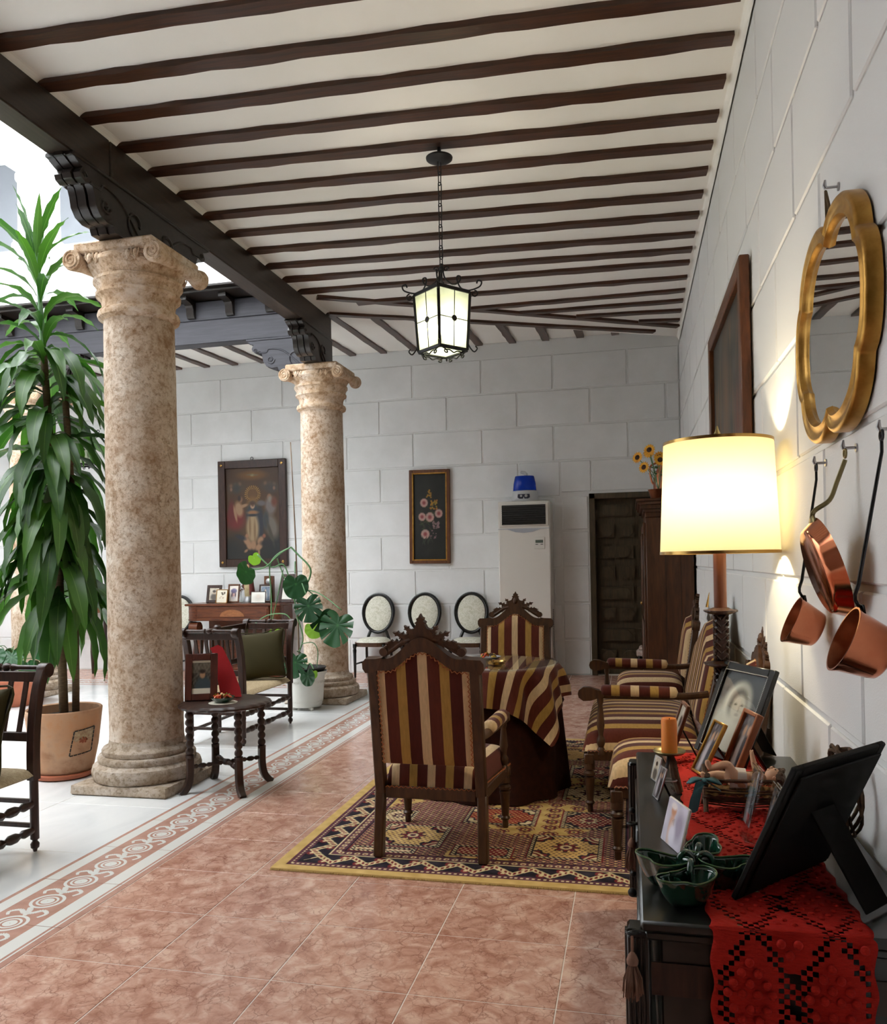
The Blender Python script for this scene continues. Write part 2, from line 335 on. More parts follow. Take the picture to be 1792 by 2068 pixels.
    def tube(s, pts, r, n=8, closed=False, mi=0, m=None, flat=1.0):
        P = [Vector(p) for p in pts]; N = len(P); R = r if hasattr(r, '__len__') else [r] * N
        vs = []; pu = None
        for i, p in enumerate(P):
            a = P[(i - 1) % N] if (closed or i > 0) else P[i]; b = P[(i + 1) % N] if (closed or i < N - 1) else P[i]
            t = (b - a).normalized()
            if pu is None: pu = t.orthogonal().normalized()
            pu = (pu - t * pu.dot(t))
            if pu.length < 1e-6: pu = t.orthogonal()
            pu.normalize(); q = t.cross(pu)
            for k in range(n):
                an = 2 * PI * k / n; vs.append(tuple(p + R[i] * (math.cos(an) * pu + flat * math.sin(an) * q)))
        fs = []
        for i in range(N if closed else N - 1):
            for k in range(n):
                a = i * n + k; b = i * n + (k + 1) % n; c = ((i + 1) % N) * n
                fs.append((a, b, c + (k + 1) % n, c + k))
        if not closed: fs += [tuple(reversed(range(n))), tuple(range((N - 1) * n, N * n))]
        return s.add(vs, fs, mi, None, m)
    def prism(s, out, t, m=None, mi=0, ch=0.0):
        """2d outline (x,y) extruded along z from -t/2 to t/2"""
        n = len(out); ar = sum(out[i][0] * out[(i + 1) % n][1] - out[(i + 1) % n][0] * out[i][1] for i in range(n))
        if ar < 0: out = out[::-1]
        vs = [(x, y, -t / 2) for x, y in out] + [(x, y, t / 2) for x, y in out]
        fs = [tuple(reversed(range(n))), tuple(range(n, 2 * n))] + [(i, (i + 1) % n, n + (i + 1) % n, n + i) for i in range(n)]
        return s.add(vs, fs, mi, None, m)
    def ball(s, c, r, nu=14, nv=8, m=None, mi=0):
        r = r if hasattr(r, '__len__') else (r, r, r)
        vs = [(0, 0, -1)] + [(math.cos(2 * PI * i / nu) * math.sin(PI * j / nv), math.sin(2 * PI * i / nu) * math.sin(PI * j / nv), -math.cos(PI * j / nv)) for j in range(1, nv) for i in range(nu)] + [(0, 0, 1)]
        fs = [(0, 1 + (i + 1) % nu, 1 + i) for i in range(nu)]
        for j in range(nv - 2):
            for i in range(nu):
                a = 1 + j * nu + i; b = 1 + j * nu + (i + 1) % nu; fs.append((a, b, b + nu, a + nu))
        L = len(vs) - 1; k = 1 + (nv - 2) * nu
        fs += [(k + i, k + (i + 1) % nu, L) for i in range(nu)]
        mm = Matrix.Translation(c) @ Matrix.Diagonal((*r, 1)); return s.add(vs, fs, mi, None, mm if m is None else m @ mm)
    def surf(s, fn, nu, nv, mi=0, st=None, wrap=False, m=None):
        """fn(a,b)->point, a,b in 0..1; st(a,b) optional stripe coordinate"""
        ku = nu if wrap else nu + 1
        vs = [fn(i / nu, j / nv) for j in range(nv + 1) for i in range(ku)]
        sv = [st(i / nu, j / nv) for j in range(nv + 1) for i in range(ku)] if st else None
        fs = [(j * ku + i, j * ku + (i + 1) % ku, (j + 1) * ku + (i + 1) % ku, (j + 1) * ku + i) for j in range(nv) for i in range(nu)]
        return s.add(vs, fs, mi, sv, m)
    def mesh(s, name, mats, smooth=40):
        me = bpy.data.meshes.new(name); me.from_pydata(s.v, [], s.f)
        for mt in (mats if isinstance(mats, (list, tuple)) else [mats]): me.materials.append(MAT[mt] if isinstance(mt, str) else mt)
        if any(s.mi): me.polygons.foreach_set('material_index', s.mi)
        if any(s.st):
            a = me.attributes.new('st', 'FLOAT', 'POINT'); a.data.foreach_set('value', s.st)
        if smooth:
            me.polygons.foreach_set('use_smooth', [True] * len(me.polygons))
            if smooth < 180: me.set_sharp_from_angle(angle=math.radians(smooth))
        me.validate(); me.update(); return me
    def build(s, name, mats, parent=None, smooth=40, loc=None, rot=None, **tags):
        return obj(name, s.mesh(name, mats, smooth), parent, loc, rot, **tags)

def obj(name, me, parent=None, loc=None, rot=None, **tags):
    o = bpy.data.objects.new(name, me); COL.objects.link(o)
    if parent: o.parent = parent
    if loc is not None: o.location = loc
    if rot is not None: o.rotation_euler = rot
    for k, v in tags.items(): o[k] = v
    return o
def thing(name, label, cat, loc=(0, 0, 0), rz=0.0, group=None):
    o = obj(name, None, None, loc, (0, 0, rz), label=label, category=cat); o.empty_display_size = .1
    if group: o['group'] = group
    return o
def dup(o, parent=None, loc=None, rz=None, label=None):
    c = o.copy(); COL.objects.link(c); c.parent = parent
    if loc is not None: c.location = loc
    if rz is not None: c.rotation_euler = (0, 0, rz)
    if label: c['label'] = label
    for ch in list(o.children): dup(ch, c)
    return c

def painted_mesh(name, W, H, nx, ny, fn, mat, thick=0.0):
    """grid in the xz-plane (x 0..W centred, z 0..H, facing -y) coloured per vertex by fn(U,V)->rgb arrays (sRGB 0..1)"""
    u, v = np.meshgrid(np.linspace(0, 1, nx + 1), np.linspace(0, 1, ny + 1))
    co = np.stack([(u - .5) * W, np.zeros_like(u), v * H], -1).reshape(-1, 3)
    me = bpy.data.meshes.new(name); me.vertices.add(len(co)); me.vertices.foreach_set('co', co.ravel())
    i = np.arange(nx * ny); r, c = i // nx, i % nx; a = r * (nx + 1) + c
    q = np.stack([a, a + 1, a + nx + 2, a + nx + 1], -1).ravel()
    me.loops.add(len(q)); me.loops.foreach_set('vertex_index', q.astype(np.int32))
    me.polygons.add(nx * ny); me.polygons.foreach_set('loop_start', (np.arange(nx * ny) * 4).astype(np.int32))
    me.update(calc_edges=True); me.validate()
    rgb = np.clip(fn(u, v), 0, 1); lin = np.where(rgb <= .04045, rgb / 12.92, ((rgb + .055) / 1.055) ** 2.4)
    at_ = me.color_attributes.new('Col', 'FLOAT_COLOR', 'POINT')
    at_.data.foreach_set('color', np.concatenate([lin.reshape(-1, 3), np.ones((len(co), 1))], 1).ravel().astype(np.float32))
    me.materials.append(MAT[mat]); return me

class Paint:
    """tiny numpy painter on (u,v) fields; colours are sRGB 0..255"""
    def __init__(s, u, v, bg, asp=1.0):
        s.u, s.v, s.asp = u, v, asp; s.c = np.ones(u.shape + (3,)) * np.array(bg) / 255
    def noise(s, amp, f=9, seed=0):
        r = np.random.default_rng(seed); k = np.zeros_like(s.u)
        for i in range(10):
            a, b, p = r.uniform(-f, f), r.uniform(-f, f), r.uniform(0, 6.28); k += np.sin(a * s.u * 6.28 + b * s.v * 6.28 * s.asp + p)
        s.c += (amp / 255 * k / 3)[..., None]; return s
    def ell(s, cx, cy, rx, ry, col, soft=.25, rot=0.0, al=1.0):
        x = s.u - cx; y = (s.v - cy); ca, sa = math.cos(rot), math.sin(rot)
        X = (x * ca + y * s.asp * sa) / rx; Y = (-x * sa + y * s.asp * ca) / (ry * s.asp)
        d = np.sqrt(X * X + Y * Y); a = np.clip((1 + soft - d) / (2 * soft + 1e-6), 0, 1) * al
        s.c = s.c * (1 - a[..., None]) + a[..., None] * np.array(col) / 255; return s
    def rect(s, x0, y0, x1, y1, col, al=1.0):
        a = ((s.u >= x0) & (s.u <= x1) & (s.v >= y0) & (s.v <= y1)) * al
        s.c = s.c * (1 - a[..., None]) + a[..., None] * np.array(col) / 255; return s
    def mask(s, mk_, col):
        a = mk_.astype(float); s.c = s.c * (1 - a[..., None]) + a[..., None] * np.array(col) / 255; return s

def spiral(cx, cy, r0, r1, a0, turns, n=28):
    return [(cx + (r0 + (r1 - r0) * i / n) * math.cos(a0 + turns * 2 * PI * i / n), cy + (r0 + (r1 - r0) * i / n) * math.sin(a0 + turns * 2 * PI * i / n)) for i in range(n + 1)]
def arcpts(p, k=6):
    """Catmull-Rom resampling of a point list"""
    P = [Vector(q) for q in p]; out = []
    for i in range(len(P) - 1):
        a, b, c, d = P[max(i - 1, 0)], P[i], P[i + 1], P[min(i + 2, len(P) - 1)]
        for j in range(k):
            t = j / k; out.append(.5 * ((2 * b) + (c - a) * t + (2 * a - 5 * b + 4 * c - d) * t * t + (3 * b - a - 3 * c + d) * t ** 3))
    out.append(P[-1]); return out
# ------------------------------------------------------------------ the place
XW, YF, JZ = 0.60, 10.07, 4.00          # right wall, far wall, underside of the ceiling joists
XB = -3.03                              # gallery face of the main beam
YB = -0.75                               # wall behind the camera
# floor: base slab + tiles
fl = MB(); fl.box((-4.4, 3.4, -.0495), (13, 16, .1)); floor = fl.build('floor', 'grout', kind='structure', smooth=0)
def tile_mesh(nm, w_, l_, mat): return MB().box((0, 0, -.004), (w_ - .004, l_ - .004, .012), .0015).mesh(nm, mat, 0)
def tiles(nm, mat, xs, ys):
    cache = {}
    for i in range(len(xs) - 1):
        for j in range(len(ys) - 1):
            w_, l_ = xs[i + 1] - xs[i], ys[j + 1] - ys[j]; k = (round(w_, 3), round(l_, 3))
            if k not in cache: cache[k] = tile_mesh(nm, w_, l_, mat)
            obj(nm, cache[k], floor, ((xs[i] + xs[i + 1]) / 2, (ys[j] + ys[j + 1]) / 2, 0))
ys = [2.555 + .431 * k for k in range(-9, 18)]; ys = [y for y in ys if y < YF - .1] + [YF]
tiles('pink_marble_tile', 'pink', [-2.19, -1.70, -1.215, -.735, -.255, .225, XW], ys)
tiles('pink_marble_tile', 'pink', [-9.4 + .5 * k for k in range(15)] + [-2.19], [9.16, 9.62, YF])
tiles('white_marble_tile', 'white_marble', [-9.3 + .74 * k for k in range(9)] + [-2.635], [-1.69 + .745 * k for k in range(14)] + [8.72])
# patterned border tile: rose ground, white bands, rings and scrolls inlaid
def border_mesh():
    b = MB(); L, W = .431, .445
    b.box((0, 0, -.004), (W, L - .003, .012), 0)
    z = .0024
    def band(x0, x1): b.add([(x0, -L / 2 + .0015, z), (x1, -L / 2 + .0015, z), (x1, L / 2 - .0015, z), (x0, L / 2 - .0015, z)], [(0, 1, 2, 3)], 1)
    for x0, x1 in ((-.2, -.135), (.1, .172), (.184, .192)): band(x0, x1)
    xc = -.018; h = L / 2
    def ring(cy, r0, r1, n=28):
        for i in range(n):
            a, c = 2 * PI * i / n, 2 * PI * (i + 1) / n
            q = [(xc + r * math.cos(t), cy + r * math.sin(t)) for r, t in ((r0, a), (r1, a), (r1, c), (r0, c))]
            if all(-h <= p[1] <= h for p in q): b.add([(x, y, z) for x, y in q], [(0, 1, 2, 3)], 1)
    for cy in (-h, 0, h):
        ring(cy, .058, .072); ring(cy, .036, .046); ring(cy, 0.002, .028)
    def ribbon(pts, wd):
        P = arcpts([(x, y, 0) for x, y in pts], 5)
        for i in range(len(P) - 1):
            d = (P[i + 1] - P[i]).normalized(); nrm = Vector((-d.y, d.x, 0)); k0 = wd * (.55 + .45 * math.sin(PI * i / (len(P) - 1))); k1 = wd * (.55 + .45 * math.sin(PI * (i + 1) / (len(P) - 1)))
            b.add([P[i] + nrm * k0 + Vector((0, 0, z)), P[i] - nrm * k0 + Vector((0, 0, z)), P[i + 1] - nrm * k1 + Vector((0, 0, z)), P[i + 1] + nrm * k1 + Vector((0, 0, z))], [(0, 1, 2, 3)], 1)
    for s_ in (-1, 1):
        c = s_ * h / 2
        ribbon([(xc - .07, c - .04), (xc - .085, c - .01), (xc - .05, c + .012), (xc - .015, c - .012), (xc + .02, c - .008), (xc + .05, c + .02), (xc + .085, c - .005), (xc + .07, c - .042)], .011)
        ribbon([(xc - .03, c + .04), (xc - .01, c + .015), (xc + .005, c - .035)], .013)
    return b.mesh('border_tile', ['rose_inlay', 'white_inlay'], 0)
bm_ = border_mesh()
y = 2.772 - .431 * 9
while y < 8.6:
    obj('border_tile', bm_, floor, (-2.415, y + .2155, 0)); y += .431
for k in range(17): obj('border_tile', bm_, floor, (-2.415 - .431 * k, 8.94, 0), (0, 0, -PI / 2))

# walls of proud blocks with recessed joints
CH = .4375
def block_mesh(nm, w_, h_, mat, J=.022): return MB().box((0, 0, 0), (w_ - J, .05, h_ - J), .0055).mesh(nm, mat, 30)
def coursed(wall, ncourse, x0, x1, offs, pitch, place, mat, holes=()):
    cache = {}
    for k in range(ncourse):
        o = offs[k % 2]; a = o + pitch * math.floor((x0 - o) / pitch)
        while a < x1:
            l, r = max(a, x0), min(a + pitch, x1); a += pitch
            zb, zt = k * CH, (k + 1) * CH
            segs = [(l, r, zb, zt)]
            for (hx0, hx1, hz1) in holes:
                nw = []
                for (sl, sr_, sb, st_) in segs:
                    if sr_ <= hx0 or sl >= hx1 or sb >= hz1: nw.append((sl, sr_, sb, st_)); continue
                    if sl < hx0: nw.append((sl, hx0, sb, st_))
                    if sr_ > hx1: nw.append((hx1, sr_, sb, st_))
                    if st_ > hz1: nw.append((max(sl, hx0), min(sr_, hx1), hz1, st_))
                segs = nw
            for (sl, sr_, sb, st_) in segs:
                if sr_ - sl < .07 or st_ - sb < .07: continue
                key = (round(sr_ - sl, 3), round(st_ - sb, 3))
                if key not in cache: cache[key] = block_mesh('stone_block', *key, mat)
                place(cache[key], (sl + sr_) / 2, (sb + st_) / 2)
wr = MB().box((XW + .17, 3.5, 2.2), (.32, 13.4, 4.6)).build('wall_right', 'joint', kind='structure', smooth=0)
coursed(wr, 9, YB, YF, (3.19, 2.785), .80, lambda me, y, z: obj('stone_block', me, wr, (XW + .025, y, z), (0, 0, PI / 2)), 'plaster_rough')
DX0, DX1, DZ = -.485, .42, 2.21
wf = MB()
wf.box(((-10 + DX0) / 2, YF + .17, 2.25), (10 + DX0, .32, 4.5)); wf.box(((DX1 + XW + .3) / 2, YF + .17, 2.25), (XW + .3 - DX1, .32, 4.5)); wf.box(((DX0 + DX1) / 2, YF + .17, (DZ + 4.5) / 2), (DX1 - DX0, .32, 4.5 - DZ))
wf = wf.build('wall_far', 'joint', kind='structure', smooth=0)
coursed(wf, 9, -9.8, XW, (-2.675, -2.23), .89, lambda me, x, z: obj('stone_block', me, wf, (x, YF + .025, z)), 'plaster', holes=((DX0 - .34, DX1, DZ + .02),))
for k in range(5):   # narrow jamb blocks beside the door
    obj('stone_block', block_mesh('stone_block', .33, .44 if k < 4 else .42, 'plaster'), wf, (DX0 - .17, YF + .025, .22 + .44 * k))
MB().box((-4.6, YB - .1, 2.2), (11, .2, 4.6)).build('wall_back_unseen', 'cabinet', kind='structure', smooth=0)  # added unseen wall, dark wood to keep bounce light off the foreground

# ceiling plaster (one sloping hip at the corner of the two wings) + joists
ce = MB()
pA, pB, pC = (-3.11, 8.02, JZ + .027), (XW, YF, JZ + .125), (XW, YF, JZ + .027)
ce.add([(-3.11, YB, JZ + .027), (XW, YB, JZ + .027), pC, pA], [(0, 3, 2, 1)])
ce.add([pA, pC, pB], [(0, 1, 2)])
ce.add([pA, pB, (-9.8, YF, JZ + .125), (-9.8, 8.02, JZ + .027)], [(0, 3, 2, 1)])
ce.add([(-9.8, YB, JZ + .1), (-3.11, YB, JZ + .1), (-3.11, 1.4, JZ + .1), (-9.8, 1.4, JZ + .1)], [(0, 3, 2, 1)])  # unseen near-wing ceiling, added to darken the foreground
ce.add([(-3.13, YB, JZ + .3), (XW + .3, YB, JZ + .3), (XW + .3, YF + .3, JZ + .3), (-9.8, YF + .3, JZ + .3), (-9.8, 8.02, JZ + .3), (-3.13, 8.02, JZ + .3)], [(0, 1, 2, 3, 4, 5)])
# coved plaster between joist ends above the beam and along the right wall
for i in range(6):
    a, b2 = i / 6 * PI / 2, (i + 1) / 6 * PI / 2
    f = lambda t: (XB - .02 + .07 * (1 - math.cos(t)), JZ - .02 + .05 * math.sin(t))
    (x0, z0), (x1, z1) = f(a), f(b2); ce.add([(x0, YB, z0), (x1, YB, z1), (x1, 8.0, z1), (x0, 8.0, z0)], [(0, 3, 2, 1)])
    g = lambda t: (XW - .05 * (1 - math.cos(t)), JZ - .035 + .07 * math.sin(t))
    (x0, z0), (x1, z1) = g(a), g(b2); ce.add([(x0, YB, z0), (x1, YB, z1), (x1, YF, z1), (x0, YF, z0)], [(0, 1, 2, 3)])
ceiling = ce.build('ceiling', 'ceiling', kind='structure')
def joist(p0, p1, wd=.092, ht=.13):
    p0, p1 = Vector(p0), Vector(p1); L = (p1 - p0).length
    b = MB(); n = max(4, int(L / .16)); r = random.Random(int(L * 1000 + p0.y * 77))
    rings = []
    for i in range(n + 1):
        j = lambda a: r.uniform(-a, a)
        x = -L / 2 + L * i / n
        rings.append([(x, -wd / 2 + j(.006), j(.003)), (x, wd / 2 + j(.006), j(.003)), (x, wd / 2 + j(.008), .03 + j(.006)), (x, wd / 2, ht), (x, -wd / 2, ht), (x, -wd / 2 + j(.008), .03 + j(.006))])
    vs = [p for q in rings for p in q]; fs = [tuple(reversed(range(6))), tuple(range(n * 6, n * 6 + 6))]
    for i in range(n):
        for k in range(6): fs.append((i * 6 + k, i * 6 + (k + 1) % 6, (i + 1) * 6 + (k + 1) % 6, (i + 1) * 6 + k))
    fs = [tuple(reversed(f)) for f in fs]
    b.add(vs, fs); d = p1 - p0
    o = b.build('joist', 'joist', ceiling, 30, (p0 + p1) / 2); o.rotation_euler = (0, -math.atan2(d.z, math.hypot(d.x, d.y)), math.atan2(d.y, d.x)); return o
Lp = [(27, 115), (121, 187), (203, 254), (275, 310), (340, 358), (392, 404), (447, 445), (492, 480), (535, 514), (572, 544), (605, 570), (635, 594)]
Rp = [None, (1500, 5), (1484, 95), (1467, 180), (1453, 248), (1438, 305), (1428, 357), (1420, 402), (1413, 443), (1406, 482), (1398, 512), (1392, 537)]
def onz(q): p = at(*q, 2, JZ); return p
prev = None
for l, r_ in zip(Lp[1:], Rp[1:]):
    a, b2 = onz(l), onz(r_); a.y -= .055; b2.y -= .055
    d = (b2 - a); a = a + d * ((XB - .05 - a.x) / d.x); b2 = b2 + d * ((XW - .05 - b2.x) / d.x)
    if prev is None: first = (a.copy(), b2.copy())
    prev = (a, b2); joist(a, b2)
for k in range(1, 12):
    sh = Vector((0, -.365 * k, 0)); joist(first[0] + sh, first[1] + sh)
for l, r_ in (((722, 615), (1388, 563)), ((948, 627), (1384, 589)), ((1041, 636), (1380, 610)), ((1164, 642), (1376, 630)), ((1290, 652), (1372, 649))):
    joist(onz(l), onz(r_), .075)
hip1 = (onz((640, 603)), onz((1370, 661))); hip2 = (onz((665, 637)), onz((1322, 672)))
joist(hip1[0], hip1[1], .075); joist(hip2[0], hip2[1], .075)
for k in range(-8, 16):
    X = -3.04 + .415 * k * -1 if k >= 0 else -3.04 - .415 * k
    if X > .45: continue
    ystart = 8.25 if X < -3.1 else hip2[0].y + (X - hip2[0].x) / (hip2[1].x - hip2[0].x) * (hip2[1].y - hip2[0].y)
    if ystart < YF - .12: joist((X, ystart, JZ + .02), (X, YF - .02, JZ + .098), .085)

# main beam and far beam
bz0 = 3.765
t = thing('main_beam', 'long dark wooden beam on stone columns carrying the gallery joists', 'beam', (XB - .08, 2.6, bz0))
MB().box((0, -.72, (JZ - bz0) / 2), (.16, 5.0, JZ - bz0), .008).build('timber', 'beam', t); MB().box((0, 3.66, (JZ - bz0) / 2), (.16, 3.74, JZ - bz0), .008).build('timber', 'beam', t)
MB().box((-.01, 1.2, (JZ - bz0) + .06), (.14, 8.6, .12)).build('wall_plate', 'beam', t)
t = thing('far_beam', 'blue-grey painted wooden beam across the far gallery with small eave brackets', 'beam', (-6.5, 8.05, 3.80))
MB().box((0, 0, .125), (6.65, .16, .25), .008).build('timber', 'beam_blue', t)
MB().box((0, .01, .35), (6.75, .18, .2), .006).build('fascia', 'beam_blue', t)
MB().box((0, -.13, .475), (6.85, .44, .03), .006).box((0, -.16, .5), (6.9, .5, .025), .004).build('eave_board', 'carved', t)
out = [(0, 0), (-.03, 0), (-.05, .03), (-.055, .09), (-.075, .125), (-.12, .14), (-.2, .15), (-.2, .19), (0, .19)]
br = MB().prism(out, .085, RY(0) @ Matrix(((0, 0, 1, 0), (1, 0, 0, 0), (0, 1, 0, 0), (0, 0, 0, 1)))).mesh('eave_bracket', 'carved', 30)
for k in range(14): obj('eave_bracket', br, t, (2.86 - .455 * k, -.08, .27))

# upper storey round the courtyard (bright, white)
up = MB()
up.box((-6.3, 8.35, 4.75), (6.6, .22, .62)).box((-6.3, 8.33, 5.09), (6.6, .34, .08)).box((-6.3, 8.3, 4.40), (6.6, .5, .12))
up.box((-6.3, 8.4, 7.0), (6.6, .5, .7)); up.box((-6.3, 9.3, 7.4), (7.2, 2.3, .1))
up.box((-3.0, 4.0, 6.2), (.2, 8.8, 3.9)); up.box((-6.2, 1.4, 6.1), (6.8, .2, 4.4)); up.box((-9.85, 4.6, 4.0), (.2, 11.2, 8.4))  # unseen sides; the near-wing wall is added to darken the foreground
up = up.build('wall_upper_storey', 'court', kind='structure', smooth=0)
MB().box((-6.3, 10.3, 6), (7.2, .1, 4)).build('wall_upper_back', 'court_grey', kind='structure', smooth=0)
for X, lb in ((-6.72, 'white column of the upper gallery seen above the plant'),):
    t = thing('upper_column', lb, 'column', (X, 8.33, 5.13))
    MB().lathe([(.3, 0), (.3, .06), (.26, .09), (.28, .12), (.23, .16), (.225, .8), (.22, .82), (.25, .84), (.25, .88), (.22, .9), (.22, .94), (.27, .99), (.32, 1.02)], 32).build('shaft', 'court', t)
    MB().box((0, 0, 1.07), (.68, .6, .1), .01).box((0, 0, 1.36), (.6, .45, .48), .01).build('capital', 'court', t)
# ------------------------------------------------------------------ stone columns
def column(loc, label, front=-PI / 2):
    t = thing('stone_column', label, 'column', (*loc, 0), group='courtyard columns')
    r = random.Random(int(loc[1] * 100))
    b = MB(); b.box((0, 0, .03), (.67, .67, .062), .012)
    b.v = [(x + r.uniform(-.006, .006), y + r.uniform(-.006, .006), z if z < .02 else z + r.uniform(-.003, .003)) for x, y, z in b.v]
    b.build('plinth', 'stone_base', t)
    base = [(.27, .06), (.325, .065), (.338, .095), (.34, .12), (.332, .15), (.305, .168), (.298, .172), (.302, .178), (.304, .2), (.296, .212), (.272, .217), (.277, .225), (.278, .248), (.268, .26), (.25, .264), (.238, .275), (.231, .31)]
    MB().lathe(base, 48).build('base', 'stone_base', t)
    sh = []
    for i in range(25):
        z = .31 + (3.0 - .31) * i / 24; sh.append((.231 - .012 * (i / 24) ** 1.6 + r.uniform(-.0012, .0012), z))
    MB().lathe(sh, 56).build('shaft', 'stone', t)
    cap = [(.219, 2.99), (.226, 3.0), (.25, 3.01), (.256, 3.03), (.25, 3.05), (.228, 3.062), (.225, 3.09), (.232, 3.12), (.246, 3.14), (.262, 3.15), (.264, 3.168), (.252, 3.176), (.256, 3.2), (.27, 3.225), (.277, 3.232), (.276, 3.25), (.262, 3.258), (.264, 3.27), (.288, 3.31), (.305, 3.335), (.30, 3.36), (.25, 3.4)]
    c = MB().lathe(cap, 48).build('capital', 'stone_cap', t)
    MB().box((0, 0, 3.415), (.56, .56, .07), .012).box((0, 0, 3.375), (.5, .5, .04), .008).build('abacus', 'stone_cap', c)
    for sx in (-1, 1):
        bol = [(.0, -.29), (.062, -.288), (.066, -.27), (.06, -.24), (.046, -.17), (.038, -.08), (.036, 0), (.038, .08), (.046, .17), (.06, .24), (.066, .27), (.062, .288), (0, .29)]
        MB().lathe(bol, 20, T(sx * .285, 0, 3.345) @ RX(-PI / 2)).build('volute', 'stone_cap', c)
        for sy in (-1, 1):
            sp = spiral(sx * .285, 3.345, .056, .006, PI / 2, -sx * 2.2, 34)
            MB().tube([(x, sy * .289, z) for x, z in sp], .0065, 6).build('spiral', 'stone_cap', c)
    e = MB()
    for sy in (-1, 1):
        for k in range(-3, 4):
            e.ball((k * .054, sy * (.274 - .0 * abs(k)), 3.345), (.018, .016, .032), 10, 6)
            e.tube([(k * .054 - .024, sy * .276, 3.375), (k * .054 - .022, sy * .282, 3.345), (k * .054, sy * .284, 3.308), (k * .054 + .022, sy * .282, 3.345), (k * .054 + .024, sy * .276, 3.375)], .005, 5)
    e.build('egg_moulding', 'stone_cap', c)
    return t
c1 = column((-3.10, 4.76), 'weathered stone column behind the round side table')
c2 = column((-3.12, 8.03), 'stone column behind the white plant pot at the corner of the two galleries')
c3 = column((-6.65, 8.03), 'pale stone column hidden behind the tall leafy plant')

# ------------------------------------------------------------------ carved corbels
half = [(.27, 0), (.36, 0), (.375, .035), (.44, .03), (.50, .05), (.535, .095), (.545, .15), (.56, .19), (.575, .2), (.62, .185), (.655, .2), (.665, .225), (.65, .25), (.64, .262), (.66, .268), (.70, .285), (.705, .29), (.725, .295), (.725, .318)]
def corbel(loc, rz, label, l=1.0, r_=1.0, H=.318, mat='carved', full=True):
    """outline along local x, centred on the column; l / r_ scale each side (0 = cut flush)"""
    t = thing('carved_corbel', label, 'corbel', loc, rz, 'carved corbels')
    R = [(x * r_ if x > .3 else x, z * H / .318) for x, z in half] if r_ else [(.1, 0), (.1, H)]
    Lh = [(-x * l if x > .3 else -x, z * H / .318) for x, z in half] if l else [(-.1, 0), (-.1, H)]
    out = R + Lh[::-1]
    mm = Matrix(((1, 0, 0, 0), (0, 0, -1, 0), (0, 1, 0, 0), (0, 0, 0, 1)))
    b = MB()
    for y0, y1, s in ((-.085, -.04, 1.0), (-.04, -.028, .965), (-.028, .028, 1.012), (.028, .04, .965), (.04, .085, 1.0)):
        b.prism([(x * (s if abs(x) > .3 else 1), z if z < .28 or s == 1 else z) for x, z in out], y1 - y0, T(0, (y0 + y1) / 2, 0) @ mm)
    b.build('body', mat, t)
    x0 = -.72 * l if l else -.1; x1 = .72 * r_ if r_ else .1
    MB().box(((x0 + x1) / 2, 0, H - .01), (x1 - x0 + .01, .19, .024), .006).build('moulding', mat, t)
    k = MB()
    for sy in (-1, 1):
        y = sy * .086
        for s in ((-1,) if not r_ else (1,) if not l else (-1, 1)):
            f = (l if s < 0 else r_)
            k.tube([(s * f * x, y, z) for x, z in spiral(.45, .12, .045, .008, PI, 1.4)], .009, 6)
            k.tube([(s * f * x, y, z) for x, z in spiral(.16, .13, .1, .03, -PI / 2, .8)], .011, 6)
            k.tube(arcpts([(s * f * .58, y, .2), (s * f * .5, y, .2), (s * f * .46, y, .235), (s * f * .3, y, .2), (s * f * .1, y, .03)], 5), .009, 6)
            k.tube([(s * f * x, y, z) for x, z in spiral(.62, .225, .022, .005, 0, 1.2)], .005, 5)
    k.build('carving', mat, t)
    return t
cz0 = 3.45
corbel((XB - .08, 4.80, cz0), PI / 2, 'carved black wooden corbel on the nearest stone column', 1.07, 1.04)
corbel((XB - .08, 8.03, cz0), PI / 2, 'carved black corbel under the end of the main beam at the corner column', 1.0, 0)
corbel((-3.20, 8.05, cz0), 0, 'blue-grey scrolled corbel reaching left from the corner column', 1.0, 0, .35, 'beam_blue')
corbel((-6.65, 8.05, cz0), 0, 'dark scrolled corbel behind the tall plant', 1.0, 1.0, .35, 'carved')

